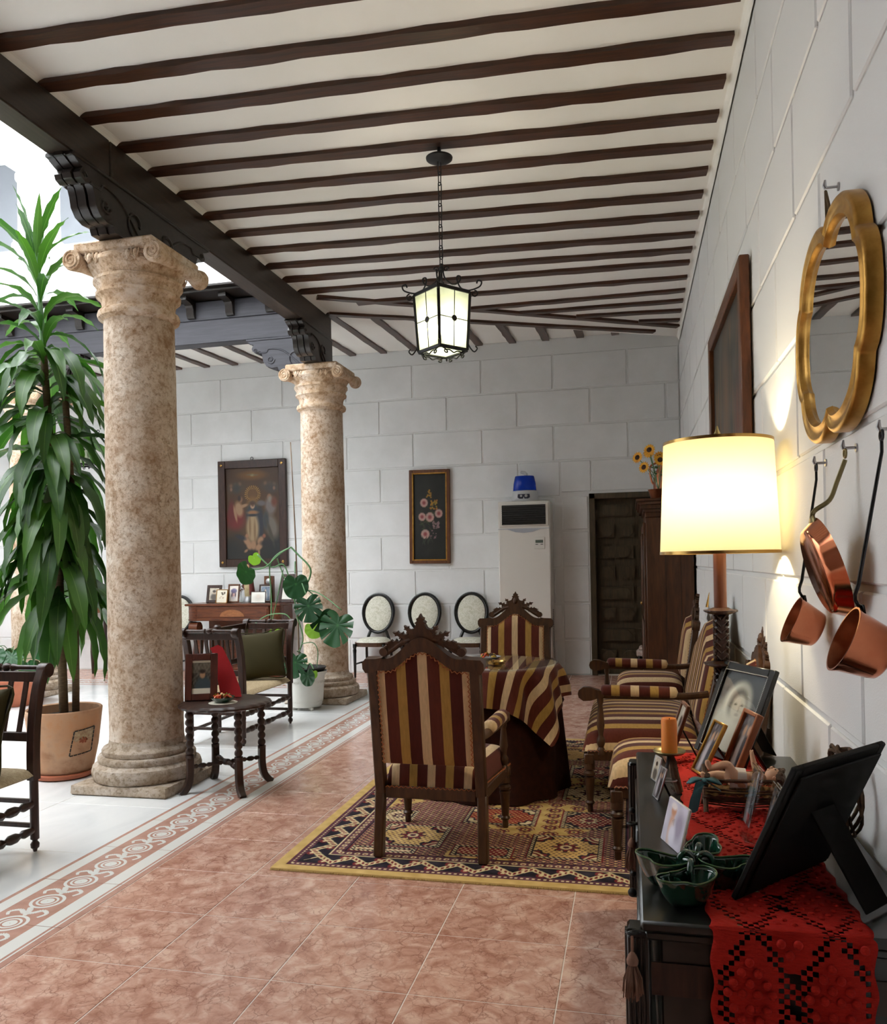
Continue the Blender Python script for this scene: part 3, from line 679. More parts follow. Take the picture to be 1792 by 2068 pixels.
# ------------------------------------------------------------------ hanging lanterns
def lantern(loc, label, drop, lit=True):
    t = thing('hanging_lantern', label, 'lantern', loc, math.radians(51), 'hanging lanterns')
    MB().lathe([(0, -.035), (.03, -.036), (.06, -.03), (.082, -.018), (.084, -.008), (.06, 0), (.02, .012), (.012, .03), (.012, .055), (0, .056)], 28).build('ceiling_rose', 'iron', t)
    n = max(4, int(drop / .062)); lm = None
    for k in range(n):
        if lm is None:
            hl = drop / n * .64
            pts = [(.012 * math.cos(a), 0, (hl - .012) * (1 if math.sin(a) > 0 else -1) + .012 * math.sin(a)) for a in [2 * PI * i / 20 for i in range(20)]]
            lm = MB().tube(pts, .0034, 5, True).mesh('chain_link', 'iron', 180)
        obj('chain_link', lm, t, (0, 0, -.04 - drop * (k + .5) / n), (0, 0, (k % 2) * PI / 2))
    z1 = -.04 - drop - .16; z0 = z1 - .36; w1, w0 = .125, .108     # lantern body, slightly tapering down
    fr = MB(); cs = ((-1, -1), (1, -1), (1, 1), (-1, 1))
    for i, (x, y) in enumerate(cs):
        x2, y2 = cs[(i + 1) % 4]
        fr.bar((x * w1, y * w1, z1), (x * w0, y * w0, z0), .018, .018, .003)
        fr.bar((x * w1, y * w1, z1), (x2 * w1, y2 * w1, z1), .016, .022, .003); fr.bar((x * w0, y * w0, z0), (x2 * w0, y2 * w0, z0), .016, .022, .003)
    fr.build('frame', 'iron', t)
    for i in range(4):
        a = i * PI / 2
        pm = MB().add([(-w1, -w1, z1), (w1, -w1, z1), (w0, -w0, z0), (-w0, -w0, z0)], [(0, 1, 2, 3)]).build('glass_pane', 'pane', t, 0, rot=(0, 0, a))
        ld = MB(); zm = (z0 + z1) / 2; wm = (w0 + w1) / 2 + .003
        ld.tube([(0, -w1 - .003, z1), (0, -w0 - .003, z0)], .003, 5).tube([(-wm, -wm, zm), (wm, -wm, zm)], .003, 5); ld.lathe([(0, -.004), (.019, -.003), (.019, .003), (0, .004)], 16, T(0, -wm, zm) @ RX(PI / 2))
        ld.build('lead_strip', 'iron', pm)
    MB().add([(-w0, -w0, z0), (w0, -w0, z0), (w0, w0, z0), (-w0, w0, z0)], [(0, 1, 2, 3)]).build('bottom_pane', 'pane', t, 0)
    for i in range(4):
        m = RZ(i * PI / 2 + PI / 4)
        p = arcpts([(.008, 0, z1 + .17), (.02, 0, z1 + .1), (.07, 0, z1 + .055), (.11, 0, z1 + .07), (.118, 0, z1 + .10), (.1, 0, z1 + .105), (.097, 0, z1 + .08), (.12, 0, z1 + .03), (.17, 0, z1 + .012), (.235, 0, z1 + .03), (.25, 0, z1 + .06), (.228, 0, z1 + .07), (.22, 0, z1 + .052)], 5)
        MB().tube(p, .005, 6, m=m).build('scroll', 'iron', t, 180)
        MB().tube([(x, 0, z) for x, z in spiral(.205, z1 - .012, .022, .006, PI / 2, -1.2, 16)], .0045, 5, m=m).build('scroll', 'iron', t, 180)
        MB().tube(arcpts([(w0 * 1.41, 0, z0 + .06), (.168, 0, z0 + .02), (.195, 0, z0 - .012), (.215, 0, z0 + .006), (.205, 0, z0 + .022)], 5), .0045, 5, m=m).build('scroll', 'iron', t, 180)
        m2 = RZ(i * PI / 2)
        MB().tube(arcpts([(-.1, -w0, z0 - .004), (-.06, -w0, z0 - .02), (-.05, -w0, z0 - .035), (-.068, -w0, z0 - .036), (-.07, -w0, z0 - .022), (-.03, -w0, z0 - .018), (0, -w0, z0 - .03), (.03, -w0, z0 - .018), (.07, -w0, z0 - .022), (.068, -w0, z0 - .036), (.05, -w0, z0 - .035), (.06, -w0, z0 - .02), (.1, -w0, z0 - .004)], 4), .0045, 5, m=m2).build('scroll', 'iron', t, 180)
        MB().tube([(x, 0, z) for x, z in spiral(.03, z1 + .155, .018, .005, 0, 1.1, 14)], .004, 5, m=m).build('scroll', 'iron', t, 180)
    MB().lathe([(0, -.02), (.012, -.015), (.016, 0), (.01, .012), (.014, .02), (0, .026)], 12, T(0, 0, z1 + .165)).build('finial', 'iron', t)
    MB().lathe([(.018, .09), (.018, .03), (.022, .02), (0, .02)], 12, T(0, 0, z1 - .1)).build('bulb_holder', 'brass', t)
    b = MB().ball((0, 0, (z0 + z1) / 2 - .03), (.032, .032, .05)).build('bulb', 'bulb', t) if lit else MB().ball((0, 0, (z0 + z1) / 2 - .03), (.032, .032, .05)).build('bulb', 'paper', t)
    if lit:
        L = bpy.data.lights.new('lantern_light', 'POINT'); L.energy = 7; L.color = (1, .93, .72); L.shadow_soft_size = .05
        lo = bpy.data.objects.new('lantern_light', L); COL.objects.link(lo); lo.parent = t; lo.location = (0, 0, (z0 + z1) / 2 - .03); b.visible_shadow = False
    return t
lp = at(887, 300, 2, JZ - .005)
lantern((lp.x, lp.y, JZ - .055), 'lit black iron lantern with frosted panes hanging on a chain from a joist', .66)
lantern((-6.72, 9.0, JZ + .0), 'unlit iron lantern on a chain in the far gallery behind the tall plant', .72, False)

# ------------------------------------------------------------------ door in the far wall
t = obj('door_1', None, None, ((DX0 + DX1) / 2, YF + .02, 0), kind='structure')
W = DX1 - DX0
MB().box((0, .16, DZ / 2), (W, .05, DZ)).build('leaf', 'door', t, 0)
b = MB(); b.box((-W / 2 + .035, .07, DZ / 2), (.07, .2, DZ), .006).box((W / 2 - .035, .07, DZ / 2), (.07, .2, DZ), .006).box((0, .07, DZ - .035), (W, .2, .07), .006); b.build('door_frame', 'door', t)
rows = 8; z0 = .1; rh = (DZ - .18) / rows
for k in range(rows):
    zc = z0 + rh * (k + .5)
    spans = ((-.34, .06), (.1, .34)) if k % 2 == 1 else ((-.34, -.16), (-.1, .08), (.13, .34))
    for a, c in spans:
        xc, w_ = (a + c) / 2, (c - a); h_ = rh * .62; k_ = min(.045, w_ * .25)
        b = MB(); mm = T(xc, .13, zc) @ RX(PI / 2)
        for s, th in ((1.0, .03), (.82, .05)):
            o = [(-w_ / 2 * s, -h_ / 2 * s + k_), (-w_ / 2 * s + k_, -h_ / 2 * s), (w_ / 2 * s - k_, -h_ / 2 * s), (w_ / 2 * s, -h_ / 2 * s + k_), (w_ / 2 * s, h_ / 2 * s - k_), (w_ / 2 * s - k_, h_ / 2 * s), (-w_ / 2 * s + k_, h_ / 2 * s), (-w_ / 2 * s, h_ / 2 * s - k_)] if s < 1 else [(-w_ / 2, -h_ / 2), (w_ / 2, -h_ / 2), (w_ / 2, h_ / 2), (-w_ / 2, h_ / 2)]
            b.prism(o, th * 2.2, mm)
        b.build('door_panel', 'door', t, 30)

# ------------------------------------------------------------------ floor-standing air conditioner + humidifier
t = thing('air_conditioner', 'tall white floor-standing air conditioner with louvred outlet beside the door', 'air conditioner', (-1.235, YF - .2, 0))
AW, AD, AH = .62, .36, 2.12
MB().box((0, 0, AH / 2), (AW, AD, AH), .012).build('body', 'ac_white', t)
b = MB(); y = -AD / 2
b.box((0, y - .008, 1.955), (AW - .04, .016, .27), .004); b.build('outlet_surround', 'ac_white', t)
MB().box((0, y - .017, 1.955), (AW - .1, .004, .235)).build('outlet', 'vent_black', t, 0)
for k in range(9): MB().box((0, 0, 0), (AW - .1, .028, .006), .001).build('louvre', 'vent_slat', t, loc=(0, y - .022, 1.85 + .026 * k), rot=(math.radians(28), 0, 0))
MB().prism([(-.2, 0), (-.1, -.035), (0, -.045), (.1, -.035), (.2, 0)], .012, T(0, y - .004, 1.785) @ RX(PI / 2)).build('trim', 'ac_grey', t)
MB().box((0, y, 1.79), (AW, .006, .008)).build('seam', 'ac_grey', t)
p = MB().box((.18, y - .004, 1.615), (.13, .012, .14), .004).build('control_panel', 'ac_white', t)
MB().box((.18, y - .012, 1.635), (.09, .004, .035)).build('display', 'lcd', p); MB().box((.15, y - .012, 1.6), (.03, .004, .008)).box((.21, y - .012, 1.6), (.03, .004, .008)).build('button', 'vent_slat', p)
b = MB()
for k in range(34): b.box((AW / 2 + .001, .02, .15 + k * .02), (.004, .1, .009))
b.build('side_grille', 'vent_black', t, 0)
t = thing('humidifier', 'small humidifier with blue water tank on top of the air conditioner', 'humidifier', (-1.24, YF - .2, AH))
MB().lathe([(.15, 0), (.162, .012), (.16, .06), (.15, .13), (.14, .135)], 28, sy=.7).build('base', 'lt_grey', t)
MB().lathe([(.138, .133), (.142, .14), (.135, .22), (.118, .30), (.112, .312), (.02, .318)], 28, sy=.7).build('water_tank', 'blue_plastic', t)
MB().prism([(-.075, -.02), (-.05, -.035), (.05, -.035), (.075, -.02), (.07, .02), (-.07, .02)], .006, T(0, -.109, .068) @ RX(PI / 2)).build('control_plate', 'navy', t)
MB().lathe([(.012, 0), (.014, .012), (0, .014)], 12, T(-.03, -.112, .066) @ RX(PI / 2)).lathe([(.016, 0), (.018, .014), (0, .016)], 12, T(.03, -.112, .066) @ RX(PI / 2)).build('knob', 'steel', t)
MB().tube([(.02, 0, .31), (.02, 0, .335), (-.0, 0, .355), (-.045, 0, .365)], [.022, .022, .02, .016], 12).build('spout', 'lt_grey', t)
# ------------------------------------------------------------------ striped suite
XZ = Matrix(((1, 0, 0, 0), (0, 0, -1, 0), (0, 1, 0, 0), (0, 0, 0, 1)))     # outline (x,y) -> (x,z), extruded along y
def turned_leg(h, r=.026):
    return [(r * .55, 0), (r * .62, .01), (r * .6, h * .14), (r * .95, h * .17), (r * 1.0, h * .2), (r * .7, h * .235), (r * .72, h * .25), (r * 1.05, h * .66), (r * 1.15, h * .7), (r * .75, h * .72), (r * 1.2, h * .76), (r * 1.25, h * .8), (r * .8, h * .84), (r * .8, h * .86), (r * 1.15, h * .88), (r * 1.15, h)]
def leafpoly(L, W, rot, ox, oz, teeth=3):
    o = [(0, 0)]
    for s in (1, -1):
        q = []
        for k in range(teeth):
            f = (k + 1) / (teeth + 1); q += [(L * (f - .06), s * W * (.45 - .1 * k)), (L * (f + .05), s * W * (1 - .22 * k)), (L * (f + .08), s * W * (.5 - .12 * k))]
        o += q + [(L, 0)] if s == 1 else q[::-1]
    ca, sa = math.cos(rot), math.sin(rot)
    return [(ox + x * ca - y * sa, oz + x * sa + y * ca) for x, y in o]
def wavy(path, amp, step):
    """zig-zag trim along a polyline in (x,z)"""
    P = [Vector((x, z)) for x, z in path]; out = []; d = 0; k = 0
    seg = [(P[i + 1] - P[i]).length for i in range(len(P) - 1)]; tot = sum(seg); n = int(tot / step)
    for i in range(n + 1):
        s = tot * i / n; j = 0
        while j < len(seg) - 1 and s > seg[j]: s -= seg[j]; j += 1
        dr = (P[j + 1] - P[j]).normalized(); q = P[j] + dr * s + Vector((-dr.y, dr.x)) * amp * (1 if i % 2 else -1)
        out.append((q.x, q.y))
    return out
def seatpiece(name, label, cat, loc, rz, wb=.43, wf=.54, dp=.56, bw=.215, bh=.545, rise=.09, arms=True, crest=True, seat_z=.33, lean=8.5, paddle=False, group='striped suite', dome=.12, arm_z=.575, pw=14, bulge=.024):
    t = thing(name, label, cat, loc, rz, group)
    yb, yf = -.255, -.255 + dp - .05
    # legs
    for s in (-1, 1):
        x = s * (wb / 2 + .028)
        b = MB(); b.bar((x * 1.02, yb - .03, 0), (x, yb, .31), .046, .05, .006, (0, 1, 0)); b.build('leg', 'walnut', t)
        MB().lathe(turned_leg(.27), 18, T(s * (wf / 2 - .005), yf - .01, 0)).box((s * (wf / 2 - .005), yf - .01, .295), (.058, .058, .06), .006).build('leg', 'walnut', t)
    # seat rails
    b = MB(); zr = seat_z - .025
    b.bar((-wb / 2, yb, zr), (wb / 2, yb, zr), .04, .055, .004); b.bar((-wf / 2, yf, zr), (wf / 2, yf, zr), .04, .055, .004)
    for s in (-1, 1): b.bar((s * (wb / 2 + .02), yb, zr), (s * wf / 2, yf, zr), .04, .055, .004)
    b.build('seat_frame', 'walnut', t)
    # sprung seat
    def hw(v): return (wb / 2 + .0) * (1 - v) + (wf / 2 + .012) * v
    def sf(a, c):
        v = c; y = yb + .0 + (yf + .03 - yb) * v; x = (2 * a - 1) * hw(v)
        e = (1 - abs(2 * a - 1) ** pw) ** .5; g = (1 - abs(2 * v - 1) ** pw) ** .5
        return (x, y, seat_z - .005 + dome * min(1, (e * g) ** .7) * (1 - .12 * (2 * a - 1) ** 2))
    k = MB().surf(sf, 40, 26, st=lambda a, c: (2 * a - 1) * hw(.6) + .022 + .206 * 8)
    k.build('seat', 'stripe', t, 180)
    zz = wavy([(-wb / 2, 0), (wb / 2, 0)], .0045, .011)
    MB().tube([(x, yb - .018, seat_z + .002 + z) for x, z in zz], .0026, 5).build('braid', 'braid', t)
    for s in (-1, 1):
        zz = wavy([(0, 0), (1, 0)], .0045, .011 / dp)
        MB().tube([(s * (hw(f) + .014), yb + (yf - yb) * f, seat_z + .002 + z) for f, z in zz], .0026, 5).build('braid', 'braid', t)
    zz = wavy([(-wf / 2, 0), (wf / 2, 0)], .0045, .011); MB().tube([(x, yf + .022, seat_z + .002 + z) for x, z in zz], .0026, 5).build('braid', 'braid', t)
    # back: posts, shaped top rail, upholstered panel
    B = T(0, yb - .0, .30) @ RX(math.radians(lean))
    arch = lambda x: bh + rise * (.5 + .5 * math.cos(PI * min(1, abs(x) / (bw * .78))))
    n = 24; xs = [-bw + 2 * bw * i / n for i in range(n + 1)]
    rail = [(x, arch(x)) for x in xs] + [(x, arch(x) + .055 + .012 * (.5 + .5 * math.cos(PI * x / bw))) for x in xs[::-1]]
    ex = bw + .068
    ear = [(bw - .004, bh - .0), (bw + .03, bh - .012), (ex - .012, bh - .012), (ex, bh + .008), (ex, bh + .036), (ex - .014, bh + .054), (bw, bh + .056), (bw - .03, bh + .062)]
    b = MB(); b.prism(rail, .052, B @ XZ)
    for s in (-1, 1):
        b.prism([(s * x, z) for x, z in ear], .056, B @ XZ)
        b.box((s * (bw + .024), 0, bh / 2), (.05, .05, bh), .006, m=B)
    b.build('back_frame', 'walnut', t)
    MB().box((0, 0, .158), (2 * bw, .022, .02), .004, m=B).build('lower_rail', 'walnut', t)
    for sgn in (-1, 1):
        def pf(a, c):
            x = (2 * a - 1) * bw; z = .152 + (arch(x) + .005 - .152) * c
            e = (1 - abs(2 * a - 1) ** 8) ** .5 * (1 - abs(2 * c - 1) ** 8) ** .5
            return tuple(B @ Vector((x, sgn * (.016 + (bulge if sgn > 0 else .008) * e), z)))
        k = MB().surf(pf, 36, 14, st=lambda a, c: (2 * a - 1) * bw + .022 + .206 * 8)
        if sgn > 0: k.f = [tuple(reversed(f)) for f in k.f]
        k.build('back_upholstery', 'stripe', t, 180)
        path = [(-bw + .006, .155)] + [(x * .975, arch(x) - .006) for x in xs] + [(bw - .006, .155)]
        MB().tube([tuple(B @ Vector((x, sgn * .026, z))) for x, z in wavy(path, .005, .0115)], .0028, 5).build('braid', 'braid', t)
    if crest:
        c = MB(); z0 = bh + rise + .05; mm = B @ T(0, 0, z0) @ Matrix.Diagonal((1, 1, .82, 1)) @ T(0, 0, -z0) @ XZ
        c.prism([(-.05, z0 - .005), (-.06, z0 + .03), (-.045, z0 + .06), (-.03, z0 + .07), (-.02, z0 + .095), (-.028, z0 + .1), (-.015, z0 + .112), (-.018, z0 + .125), (-.008, z0 + .13), (0, z0 + .15), (.008, z0 + .13), (.018, z0 + .125), (.015, z0 + .112), (.028, z0 + .1), (.02, z0 + .095), (.03, z0 + .07), (.045, z0 + .06), (.06, z0 + .03), (.05, z0 - .005)], .03, mm)
        c.ball(tuple(B @ Vector((0, .015, z0 + .05))), (.018, .014, .026), 10, 6)
        for s in (-1, 1):
            for L, W, r_, ox, oz in ((.085, .026, .95, .03, z0 + .015), (.095, .03, .45, .05, z0 + .005), (.09, .028, .1, .075, z0 - .02), (.08, .024, -.55, .12, z0 - .015), (.06, .02, -1.1, .15, z0 - .01)):
                c.prism([(s * x, z) for x, z in leafpoly(L, W, r_, ox, oz)], .022, mm)
            c.lathe([(.02, -.015), (.021, 0), (.02, .015)], 14, B @ T(s * .185, 0, bh + .085) @ RX(PI / 2))
            c.tube([tuple(B @ Vector((s * x, 0, z))) for x, z in ((.185, bh + .07), (.14, bh + .1), (.09, z0 - .005), (.05, z0 + .002))], [.012, .014, .014, .016], 8)
        c.build('crest', 'walnut', t)
    if arms:
        for s in (-1, 1):
            xa, xp = s * (wb / 2 + .035), s * (wf / 2 + .005)
            za, zf = arm_z, arm_z + .01; ypost = yf - .075
            b = MB(); b.tube(arcpts([(xa * .98, yb - .035, za + .012), (xa, yb + .1, za), (xp, ypost - .05, zf - .01), (xp, ypost + .02, zf)], 4), .018, 10, flat=1.2)
            if paddle:
                b.prism([(.0, -.016), (.03, -.022), (.07, -.036), (.11, -.038), (.135, -.02), (.14, 0), (.135, .02), (.11, .038), (.07, .036), (.03, .022), (0, .016)], .046, T(xp, ypost - .02, zf - .002) @ Matrix(((0, 0, 1, 0), (1, 0, 0, 0), (0, 1, 0, 0), (0, 0, 0, 1))))
            else: b.box((xp, ypost + .045, zf - .004), (.05, .05, .05), .008)
            b.build('arm', 'walnut', t)
            L0, L1 = yb + .12, ypost - .0
            def af(a, c):
                y = L0 + (L1 - L0) * c; x = xa + (xp - xa) * c; e = (1 - abs(2 * c - 1) ** 24) ** .5
                return (x + .036 * e * math.cos(2 * PI * a), y, za + .018 + (zf - za) * c + .032 * e * math.sin(2 * PI * a))
            MB().surf(af, 14, 40, st=lambda a, c: (L1 - L0) * c + .206 * 4, wrap=True).build('arm_pad', 'stripe', t, 180)
            pr = [(.022, 0), (.022, .02), (.015, .03), (.022, .045), (.024, .06), (.014, .075), (.014, .085), (.022, .12), (.018, .16), (.013, .2), (.018, .215), (.018, .24)]
            hh = (zf - seat_z + .01); pr = [(r_, z * hh / .24) for r_, z in pr]
            MB().lathe(pr, 14, T(xp, ypost, seat_z - .02)).build('arm_post', 'walnut', t)
    return t
seatpiece('armchair', 'striped high-backed armchair seen from behind, on the rug in front of the round table', 'armchair', (-.935, 3.99, .012), math.radians(-1), bh=.605, wb=.44, bw=.22)
seatpiece('armchair', 'striped armchair facing the camera behind the round table', 'armchair', (-.87, 5.86, .012), PI, bh=.605, wb=.44, bw=.22)
seatpiece('side_chair', 'striped chair against the right wall beyond the settee', 'chair', (.14, 6.85, .0), PI / 2, bh=.56, arms=False, dome=.16, pw=5, bulge=.06)
seatpiece('settee', 'wide striped settee with paddle-ended arms along the right wall', 'settee', (.10, 5.19, .012), PI / 2, wb=1.16, wf=1.24, dp=.66, arm_z=.645, bw=.52, bh=.56, rise=.17, paddle=True, seat_z=.34, lean=12, dome=.165, pw=5, bulge=.06)
seatpiece('side_chair', 'striped chair without arms between the chest and the settee', 'chair', (.24, 4.1, .012), PI / 2, arms=False, wb=.42, wf=.48, dp=.64, bh=.52, seat_z=.34, lean=9, dome=.165, pw=5, bulge=.05)

# ------------------------------------------------------------------ round table with cloths
TC = (-.87, 5.03); TR = .425; TZ = .752
t = thing('round_table', 'round table under a dark floor-length skirt', 'table', (*TC, 0.012))
MB().lathe([(0, .71), (TR - .02, .71), (TR - .02, .738), (0, .738)], 40).build('tabletop', 'walnut', t)
MB().lathe([(.2, .0), (.2, .03), (.06, .06), (.045, .3), (.06, .6), (.12, .71)], 20).build('pedestal', 'walnut', t)
def skirt(a, c):
    th = 2 * PI * a; z = .74 * (1 - c) + .006
    rr = TR - .012 + .05 * c + (.022 * c) * math.sin(11 * th + 1) + .012 * c * math.sin(5 * th)
    return (rr * math.cos(th), rr * math.sin(th), z)
MB().surf(skirt, 132, 10, wrap=True).build('skirt', 'skirt', t, 180)
HS = .635; C0 = math.radians(2)
def cloth(a, c):
    th = 2 * PI * a; q = (th - C0 + PI / 4) % (PI / 2) - PI / 4
    edge = HS / math.cos(q); s = edge * c
    if s <= TR: rr, z = s, TZ + .006
    else:
        h = s - TR; k = min(1, h / .05); fold = .5 + .5 * math.cos(4 * (th - C0 - PI / 4))
        rr = TR + .012 * k + h * (.10 + .30 * fold * .5) + .020 * min(1, h / .12) * math.sin(9 * th + .6) + .022 * min(1, h / .15) * math.sin(16 * th)
        z = TZ + .006 - (h if h < .0 else h - .012 * k) * (.985 - .05 * fold)
    return (rr * math.cos(th), rr * math.sin(th), z)
def cst(a, c):
    th = 2 * PI * a; q = (th - C0 + PI / 4) % (PI / 2) - PI / 4; return HS / math.cos(q) * c * math.cos(th - C0) + .206 * 8 + .05
MB().surf(cloth, 240, 46, st=cst, wrap=True).build('tablecloth', 'stripe', None, 180, loc=(*TC, .012), label='red, gold and cream striped square cloth draped over the round table', category='tablecloth')
MB().lathe([(0, 0), (TR - .004, 0), (TR, .003), (TR, .007), (TR - .003, .01), (0, .01)], 72).build('glass_sheet', 'table_glass', None, 30, loc=(*TC, TZ + .019), label='round glass sheet lying on the striped tablecloth', category='glass sheet')
GZ = TZ + .03
q = at(985, 1335, 2, GZ); t = thing('potpourri_dish', 'shallow silver dish heaped with red and brown sweets on the glass-topped table', 'dish', (q.x - .01, q.y + .03, GZ))
MB().lathe([(.03, 0), (.06, .006), (.085, .022), (.09, .026), (.083, .026), (.055, .012), (0, .01)], 24).build('bowl', 'steel', t)
r = random.Random(3)
for k in range(22):
    a = r.uniform(0, 6.28); d = r.uniform(0, .06)
    MB().ball((0, 0, 0), (.014, .009, .007), 8, 5).build('sweet', ('candy', 'candy_g', 'walnut')[k % 3], t, loc=(d * math.cos(a), d * math.sin(a), .02 + .012 * r.random() + .014 * (1 - d / .06)), rot=(r.random(), r.random(), a))
q = at(1003, 1342, 2, GZ); t = thing('ashtray', 'small yellow glass ashtray beside the dish of sweets', 'ashtray', (q.x, q.y, GZ))
MB().lathe([(.035, 0), (.05, .004), (.055, .02), (.05, .022), (.04, .008), (0, .006)], 20).build('bowl', 'brass', t); 
for k in range(3): MB().box((0, 0, 0), (.02, .012, .006), .002).build('rest', 'brass', t, loc=(.05 * math.cos(2.1 * k), .05 * math.sin(2.1 * k), .022), rot=(0, 0, 2.1 * k))

# ------------------------------------------------------------------ rug
RX0, RX1, RY0, RY1 = -1.648, .22, 3.485, 6.42
def rugcol(u, v):
    W, H = RX1 - RX0, RY1 - RY0; x, y = u * W, v * H
    gold, navy, red, cream, plum, grn = (206, 172, 108), (46, 40, 48), (126, 50, 52), (220, 198, 154), (98, 58, 68), (44, 58, 50)
    p = Paint(u, v, gold)
    dx, dy = np.minimum(x, W - x), np.minimum(y, H - y); d = np.minimum(dx, dy)
    along = np.where(dx < dy, y, x)
    p.mask((d > .055) & (d < .09), plum); p.mask((d > .068) & (d < .078) & ((along * 40) % 1 < .5), cream)
    z = (d > .09) & (d < .205); p.mask(z, navy)
    tri = np.abs(((along / .17) % 1) * 2 - 1); dd = (d - .09) / .115
    p.mask(z & (np.hypot(((along / .085) % 1 - .5) * .085, (dd - np.where(((along / .085).astype(int)) % 2 == 0, .22, .78)) * .115) < .022), red)
    p.mask(z & (np.hypot(((along / .085) % 1 - .5) * .085, (dd - np.where(((along / .085).astype(int)) % 2 == 0, .22, .78)) * .115) < .009), cream)
    zz = np.abs(dd - (.18 + .64 * tri)); p.mask(z & (zz < .19), cream); p.mask(z & (zz < .1) & ((along * 45) % 1 < .55), red)
    p.mask((d > .205) & (d < .215), cream); g = (d > .215) & (d < .265); p.mask(g, plum)
    p.mask(g & (np.hypot(((along / .04) % 1 - .5) * .04, d - .24) < .014), cream); p.mask(g & (np.hypot(((along / .04) % 1 - .5) * .04, d - .24) < .007), red)
    p.mask((d > .265) & (d < .275), navy)
    # field: patchwork of ornament panels
    f = d >= .275; fx, fy = x - .275, y - .275; FW, FH = W - .55, H - .55
    lat = ((np.abs(((fx / .036 + fy / .03) % 1) - .5) < .13) | (np.abs(((fx / .036 - fy / .03) % 1) - .5) < .13))
    dot = np.hypot((fx / .036) % 1 - .5, (fy / .03) % 1 - .5)
    waves = np.sin(fx * 5.2 + 1.2 * np.sin(fy * 4.1)) + np.sin(fy * 6.3 - 1.4 * np.sin(fx * 3.7 + .5))
    dk = f & (waves > -.3); p.mask(dk, (176, 120, 104)); p.mask(dk & (dot < .2), (206, 176, 120)); p.mask(dk & lat, navy)
    # rosettes on the gold ground
    cxn, cyn = .125, .1
    gx = (fx / cxn) % 1 - .5; gy = (fy / cyn + .5 * (np.floor(fx / cxn) % 2)) % 1 - .5
    rr = np.hypot(gx * cxn, gy * cyn); an = np.arctan2(gy * cyn, gx * cxn); gl = f & ~dk
    p.mask(gl & (rr < .036 + .005 * np.cos(8 * an)), plum); p.mask(gl & (rr < .026), red); p.mask(gl & (rr < .017), gold); p.mask(gl & (rr < .008), navy)
    p.mask(gl & (np.abs(rr - .047) < .0035) & (np.sin(an * 3) > 0), red)
    # rectangular panels
    def panel(x0, y0, x1, y1, kind):
        m = f & (fx > x0) & (fx < x1) & (fy > y0) & (fy < y1); e = np.minimum(np.minimum(fx - x0, x1 - fx), np.minimum(fy - y0, y1 - fy))
        bgc = ((214, 176, 112), red, cream, (150, 60, 52))[kind % 4]; p.mask(m, bgc)
        sm = np.hypot(((fx - x0) / .026 + .5 * (np.floor((fy - y0) / .022) % 2)) % 1 - .5, ((fy - y0) / .022) % 1 - .5)
        p.mask(m & (sm < .25), (plum, cream, red, gold)[kind % 4])
        c_x, c_y = (x0 + x1) / 2, (y0 + y1) / 2; a = np.abs(fx - c_x) / (x1 - x0); b_ = np.abs(fy - c_y) / (y1 - y0)
        st_ = np.minimum(np.abs(a - b_), .2 + a + b_); an2 = np.arctan2(fy - c_y, fx - c_x); r2 = np.hypot(fx - c_x, fy - c_y) / min(x1 - x0, y1 - y0)
        k = .17 + .045 * np.cos(8 * an2); p.mask(m & (r2 < k), navy); p.mask(m & (r2 < k - .035), (red, cream, plum, gold)[kind % 4]); p.mask(m & (r2 < .085), (cream, red, cream, navy)[kind % 4]); p.mask(m & (r2 < .045), plum)
        for (qx, qy) in ((x0, y0), (x1, y0), (x0, y1), (x1, y1)):
            rq = np.hypot(fx - qx, fy - qy) / min(x1 - x0, y1 - y0); aq = np.arctan2(fy - qy, fx - qx)
            p.mask(m & (rq < .36 + .03 * np.cos(12 * aq)), navy); p.mask(m & (rq < .31 + .03 * np.cos(12 * aq)), (red, navy, gold, cream)[kind % 4]); p.mask(m & (rq < .2), (cream, gold, red, plum)[kind % 4])
            p.mask(m & (np.abs(rq - .26) < .015), cream)
        p.mask(m & (e < .03), navy); p.mask(m & (e < .024) & (e > .008) & (((fx + fy) * 40) % 1 < .5), cream); p.mask(m & (e < .006), red)
    r = random.Random(5)
    for (x0, y0, w_, h_, kd) in ((.08, .10, .36, .34, 0), (.50, .02, .3, .16, 1), (.86, .05, .36, .34, 0), (.0, .46, .2, .22, 2), (.0, 0, .34, .09, 2), (.46, .5, .4, .3, 3), (.98, .5, .3, .3, 1), (.1, .9, .34, .34, 0), (.55, .95, .34, .3, 1), (.95, 1.0, .34, .36, 2), (.1, 1.4, .36, .34, 3), (.55, 1.45, .34, .34, 0), (.95, 1.5, .34, .34, 1), (.1, 1.9, .34, .34, 2), (.6, 1.95, .5, .36, 0)):
        panel(x0, y0, x0 + w_, y0 + h_, kd)
    p.noise(7, 40, 2); return p.c
me = painted_mesh('rug', RX1 - RX0, RY1 - RY0, 440, 690, rugcol, 'pile')
rug = thing('rug', 'patterned oriental rug with gold edge under the seating group', 'rug', ((RX0 + RX1) / 2, RY0, 0))
o = obj('pile', me, rug, (0, 0, .0125), (PI / 2 * -1, 0, 0))
o.rotation_euler = (-PI / 2, 0, 0)
MB().box((0, (RY1 - RY0) / 2, .006), (RX1 - RX0, RY1 - RY0, .0115), .003).build('backing', M('rug_edge', S(206, 172, 100), S(176, 138, 74), rough=.9, scale=60), rug)
b = MB(); r = random.Random(9)
for k in range(900):
    x = -(RX1 - RX0) / 2 + (RX1 - RX0) * (k + r.random()) / 900; b.add([(x, 0, .012), (x + .003, 0, .012), (x + r.uniform(-.002, .004), -.008 - .006 * r.random(), .0015)], [(0, 1, 2)])
b.build('fringe', M('rug_fringe', S(190, 156, 92), rough=.9), rug, 0, kind='stuff')
